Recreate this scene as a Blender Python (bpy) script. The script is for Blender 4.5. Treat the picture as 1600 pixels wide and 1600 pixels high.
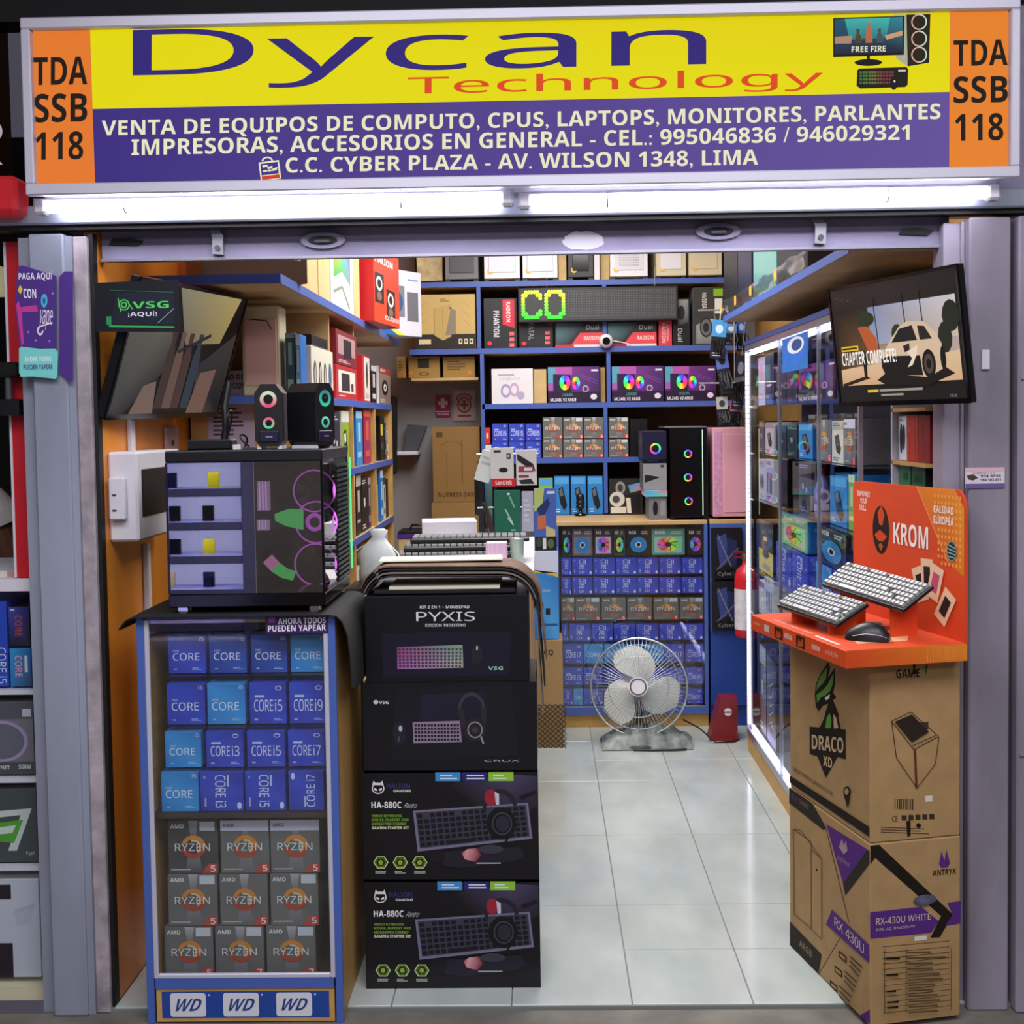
import bpy, bmesh, math, random, colorsys
from mathutils import Vector, Matrix, Euler
random.seed(7)
for _o in list(bpy.data.objects): bpy.data.objects.remove(_o)
S = bpy.context.scene
COL = S.collection
PI = math.pi

# ------------------------------------------------------------------ camera
F = 1850.0                                   # focal length in photo pixels (frame 1600 x 1600)
CAM = Vector((0, -2.9, 1.436))
YAW, PITCH, ROLL = math.radians(1.0), math.radians(2.6), math.radians(0.85)
RC = Matrix.Rotation(YAW, 3, 'Z') @ Matrix.Rotation(PI/2-PITCH, 3, 'X') @ Matrix.Rotation(-ROLL, 3, 'Z')
_d = RC.transposed() @ Vector((0, 1, 0))
OX, OY = 848 - F*_d.x/-_d.z, 660 + F*_d.y/-_d.z
cd = bpy.data.cameras.new('camera'); cam = bpy.data.objects.new('camera', cd); COL.objects.link(cam)
cd.sensor_width = 36; cd.lens = F/1600*36; cd.shift_x = (800-OX)/1600; cd.shift_y = (OY-800)/1600
cd.clip_start = .05; cd.clip_end = 100
cam.location = CAM; cam.rotation_euler = RC.to_euler(); S.camera = cam
def ray(u, v): return RC @ Vector(((u-OX)/F, -(v-OY)/F, -1))
def pY(u, v, Y): d = ray(u, v); return CAM + d*((Y-CAM.y)/d.y)
def pX(u, v, X): d = ray(u, v); return CAM + d*((X-CAM.x)/d.x)
def pZ(u, v, Z): d = ray(u, v); return CAM + d*((Z-CAM.z)/d.z)
def proj(p):
    q = RC.transposed() @ (Vector(p)-CAM); return OX+F*q.x/-q.z, OY-F*q.y/-q.z

# ------------------------------------------------------------------ world, lights, exposure
W = bpy.data.worlds.new('world'); S.world = W; W.use_nodes = True
W.node_tree.nodes['Background'].inputs[0].default_value = (.62, .60, .80, 1)
W.node_tree.nodes['Background'].inputs[1].default_value = .10
def area(name, loc, sx, sy, power, col, rot=(0, 0, 0)):
    l = bpy.data.lights.new(name, 'AREA'); l.shape = 'RECTANGLE'; l.size = sx; l.size_y = sy; l.energy = power; l.color = col
    o = bpy.data.objects.new(name, l); COL.objects.link(o); o.location = loc; o.rotation_euler = rot; return o
area('stall_ceiling_lamp', (.05, 1.45, 2.585), 1.1, 1.9, 66, (1, .97, .93))
area('corridor_ceiling_lamp', (.2, -1.9, 2.85), 3.2, 1.2, 95, (.95, .94, 1))
area('corridor_fill_light', (0, -4.3, 2.85), 3.0, 1.0, 70, (.96, .95, 1))  # added fill light, brightens the wall opposite and the stall's fronts
S.view_settings.view_transform = 'Standard'; S.view_settings.look = 'None'
S.view_settings.exposure = 0.0; S.view_settings.gamma = 1.0; S.view_settings.use_curve_mapping = False

# ------------------------------------------------------------------ colours and materials
def lin(c): return c/12.92 if c <= .04045 else ((c+.055)/1.055)**2.4
def hx(h):
    if not isinstance(h, str): return tuple(h)
    h = h.lstrip('#'); return tuple(lin(int(h[i:i+2], 16)/255) for i in (0, 2, 4))
def hsv(h, s=1, v=1): return tuple(lin(x) for x in colorsys.hsv_to_rgb(h % 1, s, v))
MATS = {}
def M(name, col='#808080', rough=.5, metal=0, noise=0, nscale=8, bump=0, bscale=40, emit=0, spec=.5, stretch=(1, 1, 1), col2=None, coat=0, detail=4):
    if name in MATS: return MATS[name]
    m = bpy.data.materials.new(name); m.use_nodes = True; nt = m.node_tree; b = nt.nodes['Principled BSDF']
    c = hx(col); b.inputs['Base Color'].default_value = (*c, 1); b.inputs['Roughness'].default_value = rough
    b.inputs['Metallic'].default_value = metal; b.inputs['Specular IOR Level'].default_value = spec
    if coat: b.inputs['Coat Weight'].default_value = coat; b.inputs['Coat Roughness'].default_value = .08
    if emit: b.inputs['Emission Color'].default_value = (*c, 1); b.inputs['Emission Strength'].default_value = emit
    if noise or bump or col2:
        tc = nt.nodes.new('ShaderNodeTexCoord'); mp = nt.nodes.new('ShaderNodeMapping'); nt.links.new(tc.outputs['Object'], mp.inputs['Vector'])
        mp.inputs['Scale'].default_value = stretch
    if noise or col2:
        n = nt.nodes.new('ShaderNodeTexNoise'); n.inputs['Scale'].default_value = nscale; n.inputs['Detail'].default_value = detail
        nt.links.new(mp.outputs[0], n.inputs['Vector']); r = nt.nodes.new('ShaderNodeValToRGB'); nt.links.new(n.outputs['Fac'], r.inputs[0])
        if col2:
            r.color_ramp.elements[0].color = (*c, 1); r.color_ramp.elements[1].color = (*hx(col2), 1)
            r.color_ramp.elements[0].position = .5-noise/2; r.color_ramp.elements[1].position = .5+noise/2+.001
        else:
            r.color_ramp.elements[0].color = (*[x*(1-noise) for x in c], 1); r.color_ramp.elements[1].color = (*[min(1, x*(1+noise)) for x in c], 1)
            r.color_ramp.elements[0].position = .3; r.color_ramp.elements[1].position = .7
        nt.links.new(r.outputs[0], b.inputs['Base Color'])
    if bump:
        n2 = nt.nodes.new('ShaderNodeTexNoise'); n2.inputs['Scale'].default_value = bscale; nt.links.new(mp.outputs[0], n2.inputs['Vector'])
        bp = nt.nodes.new('ShaderNodeBump'); bp.inputs['Strength'].default_value = bump; bp.inputs['Distance'].default_value = .004
        nt.links.new(n2.outputs['Fac'], bp.inputs['Height']); nt.links.new(bp.outputs[0], b.inputs['Normal'])
    MATS[name] = m; return m
def glass(name, tint=(1, 1, 1), refl=.08, rough=0.0, ior=1.45):
    m = bpy.data.materials.new(name); m.use_nodes = True; nt = m.node_tree; nt.nodes.clear()
    o = nt.nodes.new('ShaderNodeOutputMaterial'); mx = nt.nodes.new('ShaderNodeMixShader'); t = nt.nodes.new('ShaderNodeBsdfTransparent')
    g = nt.nodes.new('ShaderNodeBsdfGlossy'); g.inputs['Roughness'].default_value = rough; g.inputs['Color'].default_value = (1, 1, 1, 1)
    t.inputs['Color'].default_value = (*tint, 1)
    lw = nt.nodes.new('ShaderNodeFresnel'); lw.inputs['IOR'].default_value = ior
    mm = nt.nodes.new('ShaderNodeMath'); mm.operation = 'ADD'; mm.inputs[1].default_value = refl; mm.use_clamp = True
    ge = nt.nodes.new('ShaderNodeNewGeometry'); iv = nt.nodes.new('ShaderNodeMath'); iv.operation = 'SUBTRACT'; iv.inputs[0].default_value = 1; nt.links.new(ge.outputs['Backfacing'], iv.inputs[1])
    mu = nt.nodes.new('ShaderNodeMath'); mu.operation = 'MULTIPLY'; nt.links.new(lw.outputs[0], mm.inputs[0]); nt.links.new(mm.outputs[0], mu.inputs[0]); nt.links.new(iv.outputs[0], mu.inputs[1]); nt.links.new(mu.outputs[0], mx.inputs[0])
    nt.links.new(t.outputs[0], mx.inputs[1]); nt.links.new(g.outputs[0], mx.inputs[2]); nt.links.new(mx.outputs[0], o.inputs[0])
    MATS[name] = m; return m
def printmat(name, rough=.38, emit=0, spec=.4):
    m = bpy.data.materials.new(name); m.use_nodes = True; nt = m.node_tree; b = nt.nodes['Principled BSDF']
    a = nt.nodes.new('ShaderNodeAttribute'); a.attribute_name = 'Col'
    if emit:
        b.inputs['Base Color'].default_value = (.01, .01, .01, 1); nt.links.new(a.outputs['Color'], b.inputs['Emission Color']); b.inputs['Emission Strength'].default_value = emit
    else: nt.links.new(a.outputs['Color'], b.inputs['Base Color'])
    b.inputs['Roughness'].default_value = rough; b.inputs['Specular IOR Level'].default_value = spec
    MATS[name] = m; return m
printmat('print'); printmat('print_gloss', .15, 0, .5); printmat('print_matt', .7, 0, .2); printmat('print_screen', .5, 1.0, .1); printmat('print_sign', .65, .86, .05); printmat('print_glow', .3, 2.2)
glass('pane', (.96, .98, .985), .02, ior=1.2); glass('pane_dark', (.60, .57, .58), .26); glass('pane_shop', (.95, .97, .98), .07); glass('bag', (.92, .93, .95), .02, .15); glass('smoke_blade', (.72, .76, .78), .05, .3)
M('pillar_steel', '#9aa0b2', .42, .2, .2, 5, .15, 30, stretch=(1, 1, .3)); M('pillar_right', '#968e9e', .5, .1, .3, 5, .25, 30, stretch=(1, 1, .3), detail=8)
M('header_paint', '#8d86a4', .5, .1, .22, 6, .3, 25, stretch=(.6, 1, 1)); M('guide_grime', '#a59aa2', .7, 0, .35, 14, .4, 60)
M('black_gap', '#0b0b0e', .6); M('black_plastic', '#101013', .38); M('black_gloss', '#08080a', .12); M('black_matt', '#0c0c0e', .75, bump=.2, bscale=200)
M('grey_plastic', '#4a4b52', .45); M('white_plastic', '#dcd9e2', .4); M('white_case', '#e6e6ee', .35); M('cream', '#d9d0b0', .6)
M('orange_wall', '#da8628', .38, 0, .22, 5, coat=.25, stretch=(1, 1, .25)); M('wood', '#b98f55', .5, 0, .16, 9, stretch=(1, 1, .2)); M('wood_edge', '#c79b57', .5, 0, .12, 12)
M('board_under', '#c4a271', .55, 0, .14, 6); M('board_back', '#3b2a22', .7, 0, .25, 8); M('blue_edge', '#4560ae', .4); M('blue_frame', '#4a66b4', .38); M('blue_panel', '#24479c', .4, 0, .08, 4)
M('tile', '#a6afac', .14, 0, .5, 6, .03, 14, col2='#c2cac7', stretch=(1, .55, 1), coat=.15, detail=8); M('grout', '#7c807e', .8); M('concrete', '#6d6a62', .75, 0, .3, 7, .5, 60)
M('grey_wall', '#9c9a9c', .7, 0, .06, 3); M('yellow_wall', '#b98c4a', .55, 0, .12, 5); M('ceiling_white', '#d8d8d8', .8); M('dark_wall', '#0d0d10', .8); M('corridor_wall', '#7d726a', .7)
M('alu', '#b9b9c6', .3, .8, .06, 20); M('alu_white', '#cfccdc', .4, .2); M('chrome', '#d8d8dc', .12, 1); M('steel_wire', '#c9ced3', .25, .8)
M('cardboard', '#a8875a', .75, 0, .08, 18, .08, 120); M('cardboard_pale', '#c9ad78', .75, 0, .08, 18, .05, 100); M('cardboard_dark', '#8a6b42', .75, 0, .1, 14)
M('red', '#c8202c', .35); M('dark_red', '#7e1520', .4); M('orange_board', '#d8491e', .5, 0, .06, 6); M('orange_light', '#e0791f', .5)
M('pink', '#dba0b4', .4, 0, .04, 4); M('purple', '#4d2f86', .4); M('cyan', '#7fd8d4', .4); M('pad_cloth', '#131216', .85, bump=.2, bscale=300); M('pad_edge', '#6d6258', .8); M('paper', '#e4dcc4', .8, 0, .05, 8)
M('tube_glow', (.90, .90, 1.0), emit=13); M('led_glow', (.9, .9, 1), emit=2.6); M('skin', '#6b4330', .55, 0, .06, 20); M('shirt', '#d9d6d2', .85, 0, .05, 30); M('hair', '#15110f', .8); M('trousers', '#22252e', .85)
M('keycap', '#8f9194', .35); M('box_black', '#0f0e12', .33); M('box_navy', '#171735', .35); M('box_white', '#dedce4', .45); M('box_grey', '#6d6f74', .45)  # keycap grey has the tube glare on black keys put into it
M('intel_dark', '#3a4cc4', .35); M('intel_light', '#3f92dc', .35); M('amd_grey', '#69696a', .38); M('box_blue', '#1f6fc0', .35); M('box_purple', '#4a2260', .35)

# ------------------------------------------------------------------ mesh builder
class MB:
    def __init__(s): s.v = []; s.f = []; s.mi = []; s.sm = []
    def add(s, vs, fs, m=0, smooth=False):
        n = len(s.v); s.v += [tuple(p) for p in vs]
        for f in fs: s.f.append([n+i for i in f]); s.mi.append(m); s.sm.append(smooth)
        return s
    def box(s, x0, y0, z0, x1, y1, z1, m=0, bev=0, mtx=None):
        if x1 < x0: x0, x1 = x1, x0
        if y1 < y0: y0, y1 = y1, y0
        if z1 < z0: z0, z1 = z1, z0
        if not bev:
            vs = [Vector((x, y, z)) for x in (x0, x1) for y in (y0, y1) for z in (z0, z1)]
            fs = [(0, 1, 3, 2), (4, 6, 7, 5), (0, 4, 5, 1), (2, 3, 7, 6), (0, 2, 6, 4), (1, 5, 7, 3)]
        else:
            b = min(bev, (x1-x0)*.45, (y1-y0)*.45, (z1-z0)*.45); vs = []; idx = {}
            X = (x0, x1); Y = (y0, y1); Z = (z0, z1)
            for i in (0, 1):
                for j in (0, 1):
                    for k in (0, 1):
                        ax, ay, az = X[i], Y[j], Z[k]; bx, by, bz = ax+(b if i == 0 else -b), ay+(b if j == 0 else -b), az+(b if k == 0 else -b)
                        idx[i, j, k, 0] = len(vs); vs.append(Vector((ax, by, bz))); idx[i, j, k, 1] = len(vs); vs.append(Vector((bx, ay, bz))); idx[i, j, k, 2] = len(vs); vs.append(Vector((bx, by, az)))
            I = idx; fs = []
            for i in (0, 1):
                q = [(0, 0), (0, 1), (1, 1), (1, 0)]; o = q if i == 0 else q[::-1]
                fs.append([I[i, a, c, 0] for a, c in o][::1]); fs.append([I[a, i, c, 1] for a, c in o][::-1]); fs.append([I[a, c, i, 2] for a, c in o])
            for a in (0, 1):
                for c in (0, 1):
                    fl = (a == c)
                    f1 = [I[a, c, 0, 0], I[a, c, 1, 0], I[a, c, 1, 1], I[a, c, 0, 1]]; fs.append(f1 if not fl else f1[::-1])
                    f2 = [I[a, 0, c, 0], I[a, 1, c, 0], I[a, 1, c, 2], I[a, 0, c, 2]]; fs.append(f2 if fl else f2[::-1])
                    f3 = [I[0, a, c, 1], I[1, a, c, 1], I[1, a, c, 2], I[0, a, c, 2]]; fs.append(f3 if not fl else f3[::-1])
                    for k in (0, 1):
                        t = [I[a, c, k, 0], I[a, c, k, 1], I[a, c, k, 2]]; fs.append(t if (a+c+k) % 2 else t[::-1])
        if mtx is not None: vs = [mtx @ p for p in vs]
        return s.add(vs, fs, m)
    def frame(s, p, d):
        d = Vector(d).normalized(); a = Vector((0, 0, 1)) if abs(d.z) < .9 else Vector((1, 0, 0)); x = d.cross(a).normalized(); return x, d.cross(x)
    def cyl(s, p0, p1, r0, r1=None, n=16, m=0, caps=True, smooth=True):
        r1 = r0 if r1 is None else r1; p0 = Vector(p0); p1 = Vector(p1); x, y = s.frame(p0, p1-p0)
        vs = [p0+(x*math.cos(2*PI*i/n)+y*math.sin(2*PI*i/n))*r0 for i in range(n)]+[p1+(x*math.cos(2*PI*i/n)+y*math.sin(2*PI*i/n))*r1 for i in range(n)]
        s.add(vs, [(i, (i+1) % n, n+(i+1) % n, n+i) for i in range(n)], m, smooth)
        if caps: s.add(vs[:n], [list(range(n))[::-1]], m); s.add(vs[n:], [list(range(n))], m)
        return s
    def tube(s, pts, r, n=8, m=0, closed=False):
        pts = [Vector(p) for p in pts]; N = len(pts); vs = []; up = None
        for i, p in enumerate(pts):
            if closed: d = pts[(i+1) % N]-pts[i-1]
            else: d = pts[min(i+1, N-1)]-pts[max(i-1, 0)]
            d.normalize()
            if up is None: x, y = s.frame(p, d)
            else:
                y = d.cross(up).normalized() if d.cross(up).length > 1e-6 else y; x = y.cross(d).normalized()
            up = x
            rr = r[i] if isinstance(r, (list, tuple)) else r
            vs += [p+(x*math.cos(2*PI*k/n)+y*math.sin(2*PI*k/n))*rr for k in range(n)]
        fs = []
        for i in range(N if closed else N-1):
            j = (i+1) % N; fs += [(i*n+k, i*n+(k+1) % n, j*n+(k+1) % n, j*n+k) for k in range(n)]
        s.add(vs, fs, m, True)
        if not closed: s.add(vs[:n], [list(range(n))[::-1]], m); s.add(vs[-n:], [list(range(n))], m)
        return s
    def torus(s, c, nrm, R, r, n=32, k=6, m=0, squash=1):
        c = Vector(c); x, y = s.frame(c, nrm); return s.tube([c+(x*math.cos(2*PI*i/n)+y*math.sin(2*PI*i/n)*squash)*R for i in range(n)], r, k, m, True)
    def lathe(s, prof, c=(0, 0, 0), n=24, m=0, axis=(0, 0, 1)):
        c = Vector(c); ax = Vector(axis).normalized(); x, y = s.frame(c, ax); vs = []
        for r, h in prof: vs += [c+ax*h+(x*math.cos(2*PI*i/n)+y*math.sin(2*PI*i/n))*r for i in range(n)]
        fs = []
        for j in range(len(prof)-1): fs += [(j*n+i, j*n+(i+1) % n, (j+1)*n+(i+1) % n, (j+1)*n+i) for i in range(n)]
        return s.add(vs, fs, m, True)
    def prism(s, pts, a, b, axis='y', m=0):
        """2-D outline extruded from a to b along an axis"""
        def P(p, t): return {'y': (p[0], t, p[1]), 'z': (p[0], p[1], t), 'x': (t, p[0], p[1])}[axis]
        n = len(pts); vs = [P(p, a) for p in pts]+[P(p, b) for p in pts]
        s.add(vs, [list(range(n))]+[list(range(n, 2*n))[::-1]]+[(i, n+i, n+(i+1) % n, (i+1) % n) for i in range(n)], m); return s
    def sheet(s, rows, m=0, smooth=True, th=0):
        """grid of points, with optional thickness"""
        R, C = len(rows), len(rows[0]); vs = [Vector(p) for r in rows for p in r]
        fs = [(i*C+j, i*C+j+1, (i+1)*C+j+1, (i+1)*C+j) for i in range(R-1) for j in range(C-1)]
        if not th: return s.add(vs, fs, m, smooth)
        nr = [Vector() for _ in vs]
        for f in fs:
            k = (vs[f[1]]-vs[f[0]]).cross(vs[f[3]]-vs[f[0]])
            for i in f: nr[i] += k
        lo = [p-q.normalized()*th for p, q in zip(vs, nr)]; N = len(vs)
        s.add(vs+lo, fs+[[N+i for i in f[::-1]] for f in fs], m, smooth)
        bd = [j for j in range(C)]+[i*C+C-1 for i in range(1, R)]+[(R-1)*C+j for j in range(C-2, -1, -1)]+[i*C for i in range(R-2, 0, -1)]
        s.add([vs[i] for i in bd]+[lo[i] for i in bd], [(i, len(bd)+i, len(bd)+(i+1) % len(bd), (i+1) % len(bd)) for i in range(len(bd))], m); return s
    def build(s, name, mats, parent=None, loc=None, rot=None, fix=True):
        me = bpy.data.meshes.new(name); me.from_pydata(s.v, [], s.f)
        for m in (mats if isinstance(mats, (list, tuple)) else [mats]): me.materials.append(MATS[m] if isinstance(m, str) else m)
        me.polygons.foreach_set('material_index', s.mi); me.polygons.foreach_set('use_smooth', s.sm)
        if fix:
            bm = bmesh.new(); bm.from_mesh(me); bmesh.ops.recalc_face_normals(bm, faces=bm.faces); bm.to_mesh(me); bm.free()
        me.update(); return link(name, me, parent, loc, rot)
def link(name, me, parent=None, loc=None, rot=None):
    o = bpy.data.objects.new(name, me); COL.objects.link(o)
    if parent: o.parent = parent
    if loc is not None: o.location = loc
    if rot is not None: o.rotation_euler = rot if hasattr(rot, '__len__') else (0, 0, rot)
    return o
def tag(o, label=None, cat=None, group=None, kind=None):
    if label: o['label'] = label
    if cat: o['category'] = cat
    if group: o['group'] = group
    if kind: o['kind'] = kind
    return o
def thing(name, label, cat, loc=(0, 0, 0), rot=0, group=None):
    return tag(link(name, None, None, loc, rot), label, cat, group)
def struct(o): o['kind'] = 'structure'; return o

# ------------------------------------------------------------------ flat print (lettering and pictures) as coloured shapes
_TXT = {}
_TC = bpy.data.curves.new('lettering', 'FONT'); _TO = bpy.data.objects.new('lettering', _TC)
def sans(s, heavy):
    """the same characters as upright sans-serif letters, plain or heavy"""
    U, L_, N_ = (0x1D5D4, 0x1D5EE, 0x1D7EC) if heavy else (0x1D5A0, 0x1D5BA, 0x1D7E2)
    return ''.join(chr(U+ord(c)-65) if 'A' <= c <= 'Z' else chr(L_+ord(c)-97) if 'a' <= c <= 'z' else chr(N_+ord(c)-48) if '0' <= c <= '9' else c for c in s)
def textmesh(s, bold=0):
    k = (s, bold)
    if k in _TXT: return _TXT[k]
    cu = _TC; cu.body = sans(s, bold > .012); cu.size = 1; cu.resolution_u = 12 if s in ('Dycan', 'Technology') else 4 if len(s) < 14 else 3; cu.fill_mode = 'FRONT'
    ob = _TO; me = ob.to_mesh()
    vs = [(v.co.x, v.co.y) for v in me.vertices]; fs = [tuple(p.vertices) for p in me.polygons]; ob.to_mesh_clear()
    if vs:
        x0 = min(v[0] for v in vs); x1 = max(v[0] for v in vs); y0 = min(v[1] for v in vs); y1 = max(v[1] for v in vs)
        vs = [((x-x0)/(x1-x0+1e-9), (y1-y)/(y1-y0+1e-9)) for x, y in vs]
        asp = (x1-x0)/(y1-y0+1e-9)
    else: asp = 1
    _TXT[k] = (vs, fs, asp); return _TXT[k]
def homog(q):
    (x0, y0), (x1, y1), (x2, y2), (x3, y3) = q      # TL TR BR BL -> (0,0)(1,0)(1,1)(0,1)
    dx1, dx2, dx3 = x1-x2, x3-x2, x0-x1+x2-x3; dy1, dy2, dy3 = y1-y2, y3-y2, y0-y1+y2-y3
    de = dx1*dy2-dx2*dy1; g = (dx3*dy2-dx2*dy3)/de; h = (dx1*dy3-dx3*dy1)/de
    return Matrix(((x1-x0+g*x1, x3-x0+h*x3, x0), (y1-y0+g*y1, y3-y0+h*y3, y0), (g, h, 1))).inverted()
PCACHE = {}
class Print:
    """shapes in design units (x right, y down), W x H, or in photo pixels of a face whose four corners are given"""
    def __init__(s, Wd=100, Hd=100, quad=None): s.W = Wd; s.H = Hd; s.q = homog(quad) if quad else None; s.sh = []
    def _add(s, vs, fs, cols):
        x0 = min(v[0] for v in vs); x1 = max(v[0] for v in vs); y0 = min(v[1] for v in vs); y1 = max(v[1] for v in vs)
        L = 1
        for b in s.sh:
            if b[3][0] < x1 and b[3][1] > x0 and b[3][2] < y1 and b[3][3] > y0: L = max(L, b[4]+1)
        s.sh.append((vs, fs, cols, (x0, x1, y0, y1), L)); return s
    def poly(s, pts, c):
        cs = [hx(k) for k in c] if isinstance(c, list) else [hx(c)]*len(pts); return s._add(list(pts), [tuple(range(len(pts)))], cs)
    def rect(s, x0, y0, x1, y1, c): return s.poly([(x0, y0), (x1, y0), (x1, y1), (x0, y1)], c)
    def bg(s, c): return s.rect(0, 0, s.W, s.H, c)
    def circ(s, x, y, rx, ry, c, n=20, c2=None):
        vs = [(x, y)]+[(x+rx*math.cos(2*PI*i/n), y+ry*math.sin(2*PI*i/n)) for i in range(n)]
        return s._add(vs, [(0, i+1, (i+1) % n+1) for i in range(n)], [hx(c)]+[hx(c2 or c)]*n)
    def hue(s, x, y, rx, ry, rin=.6, n=24, h0=0, sat=.75, val=1, span=1):
        vs = []; cs = []
        for i in range(n):
            a = 2*PI*i/n; cc = hsv(h0+span*(i/n if span == 1 else abs(2*i/n-1)), sat, val)
            vs += [(x+rx*math.cos(a), y+ry*math.sin(a)), (x+rx*rin*math.cos(a), y+ry*rin*math.sin(a))]; cs += [cc, cc]
        return s._add(vs, [(2*i, 2*((i+1) % n), 2*((i+1) % n)+1, 2*i+1) for i in range(n)], cs)
    def ring(s, x, y, rx, ry, rin, c, n=24, a0=0, a1=2*PI):
        vs = []
        for i in range(n+1):
            a = a0+(a1-a0)*i/n; vs += [(x+rx*math.cos(a), y+ry*math.sin(a)), (x+rx*rin*math.cos(a), y+ry*rin*math.sin(a))]
        return s._add(vs, [(2*i, 2*i+2, 2*i+3, 2*i+1) for i in range(n)], [hx(c)]*len(vs))
    def ring2(s, x, y, r, rin, ctop, cbot, n=28):
        vs = []; cs = []; a_, b_ = hx(ctop), hx(cbot)
        for i in range(n):
            a = 2*PI*i/n; k = .5+.5*math.sin(a); cc = tuple(p*(1-k)+q*k for p, q in zip(a_, b_)); vs += [(x+r*math.cos(a), y+r*math.sin(a)), (x+r*rin*math.cos(a), y+r*rin*math.sin(a))]; cs += [cc, cc]
        return s._add(vs, [(2*i, 2*((i+1) % n), 2*((i+1) % n)+1, 2*i+1) for i in range(n)], cs)
    def line(s, x0, y0, x1, y1, w, c):
        d = math.hypot(x1-x0, y1-y0) or 1; nx, ny = -(y1-y0)/d*w/2, (x1-x0)/d*w/2
        return s.poly([(x0+nx, y0+ny), (x1+nx, y1+ny), (x1-nx, y1-ny), (x0-nx, y0-ny)], c)
    def t(s, txt, x0, y0, x1, y1, c, bold=0, rot=0, shear=0): return s.tq(txt, (x0, y0), (x1, y0), (x1, y1), (x0, y1), c, bold, rot, shear)
    def th(s, txt, x, y, h, c, bold=0, al='l', wk=1):
        w = textmesh(txt, bold)[2]*h*wk; x = x-(w/2 if al == 'c' else w if al == 'r' else 0); return s.t(txt, x, y, x+w, y+h, c, bold)
    def tq(s, txt, a, b, c, d, col, bold=0, rot=0, shear=0):
        vs, fs, _ = textmesh(txt, bold)
        if not vs: return s
        out = []
        for x, y in vs:
            if shear: x = x*(1-shear)+shear*(1-y)
            if rot == 90: x, y = 1-y, x          # reads downwards
            elif rot == -90: x, y = y, 1-x       # reads upwards
            elif rot == 180: x, y = 1-x, 1-y
            px = (a[0]*(1-x)+b[0]*x)*(1-y)+(d[0]*(1-x)+c[0]*x)*y; py = (a[1]*(1-x)+b[1]*x)*(1-y)+(d[1]*(1-x)+c[1]*x)*y
            out.append((px, py))
        return s._add(out, fs, [hx(col)]*len(out))
    def lines(s, x0, y0, x1, y1, n, c, fill=.5, seed=1):
        """rows of small illegible print"""
        r = random.Random(seed); h = (y1-y0)/n
        for i in range(n):
            s.rect(x0, y0+i*h+h*(1-fill)/2, x0+(x1-x0)*r.uniform(.55, 1), y0+i*h+h*(1+fill)/2, c)
        return s
    def mesh(s, w, h, key=None):
        kk = (key, round(w, 4), round(h, 4))
        if key and kk in PCACHE: return PCACHE[kk]
        V = []; Fc = []; Cc = []
        for vs, fs, cs, _, L in s.sh:
            n = len(V)
            for (x, y) in vs:
                if s.q: r = s.q @ Vector((x, y, 1)); a, b = r.x/r.z, r.y/r.z
                else: a, b = x/s.W, y/s.H
                V.append(((a-.5)*w, -L*.0004, (.5-b)*h))
            for f in fs: Fc.append([n+i for i in f])
            Cc += cs
        me = bpy.data.meshes.new('printed_front'); me.from_pydata(V, [], Fc)
        ca = me.color_attributes.new('Col', 'FLOAT_COLOR', 'POINT')
        ca.data.foreach_set('color', [x for c in Cc for x in (*c, 1)])
        # all faces towards -y
        bm = bmesh.new(); bm.from_mesh(me)
        for f in bm.faces:
            f.normal_update()
            if f.normal.y > 0: f.normal_flip()
        bm.to_mesh(me); bm.free(); me.update()
        if key: PCACHE[kk] = me
        return me
def put_print(P, w, h, parent, off, rotz=0, mat='print', name='printed_front', key=None, rot=None):
    """off: centre of the face in the parent's space; the print faces local -y turned by rotz"""
    me = P.mesh(w, h, key)
    if not me.materials: me.materials.append(MATS[mat])
    return link(name, me, parent, off, rot if rot is not None else (0, 0, rotz))
_BX = {}
def boxmesh(w, d, h, mat, bev=.0015):
    k = (round(w, 4), round(d, 4), round(h, 4), mat)
    if k not in _BX:
        b = MB().box(-w/2, -d/2, 0, w/2, d/2, h, bev=bev); me = bpy.data.meshes.new('box'); me.from_pydata(b.v, [], b.f); me.materials.append(MATS[mat])
        bm = bmesh.new(); bm.from_mesh(me); bmesh.ops.recalc_face_normals(bm, faces=bm.faces); bm.to_mesh(me); bm.free(); me.update(); _BX[k] = me
    return _BX[k]
def box(name, label, cat, loc, w, d, h, rot=0, mat='cardboard', front=None, key=None, group=None, side=None, skey=None, pm='print', sideright=True, bev=.0015):
    """a packaging box standing at loc (centre of its base); its front looks to local -y"""
    o = tag(link(name, boxmesh(w, d, h, mat, bev), None, loc, rot), label, cat, group)
    if front: put_print(front, w-.001, h-.001, o, (0, -d/2, h/2), 0, pm, key=key)
    if side: put_print(side, d-.001, h-.001, o, ((w/2 if sideright else -w/2), 0, h/2), PI/2 if sideright else -PI/2, pm, 'printed_side', key=skey)
    return o
def bpx(name, label, cat, u0, u1, vt, z, Y, d, **k):
    """box facing the camera side: pixel range in x, pixel top, standing at height z, its front at depth Y"""
    vb = proj((0, Y, z))[1]; a = pY(u0, (vt+vb)/2, Y).x; b = pY(u1, (vt+vb)/2, Y).x; h = pY((u0+u1)/2, vt, Y).z-z
    return box(name, label, cat, ((a+b)/2, Y+d/2, z), abs(b-a)-.001, d, h, 0, **k)
def bxl(name, label, cat, u0, u1, vt, z, X, d, vm=None, **k):
    """box on the left shelf, its front looking to +x at plane X"""
    vm = vm or vt+30; y0 = pX(u0, vm, X).y; y1 = pX(u1, vm, X).y; h = k.pop('h', None) or pX((u0+u1)/2, vt, X).z-z
    return box(name, label, cat, (X-d/2, (y0+y1)/2, z), abs(y1-y0)-.002, d, h, PI/2, **k)
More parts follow.
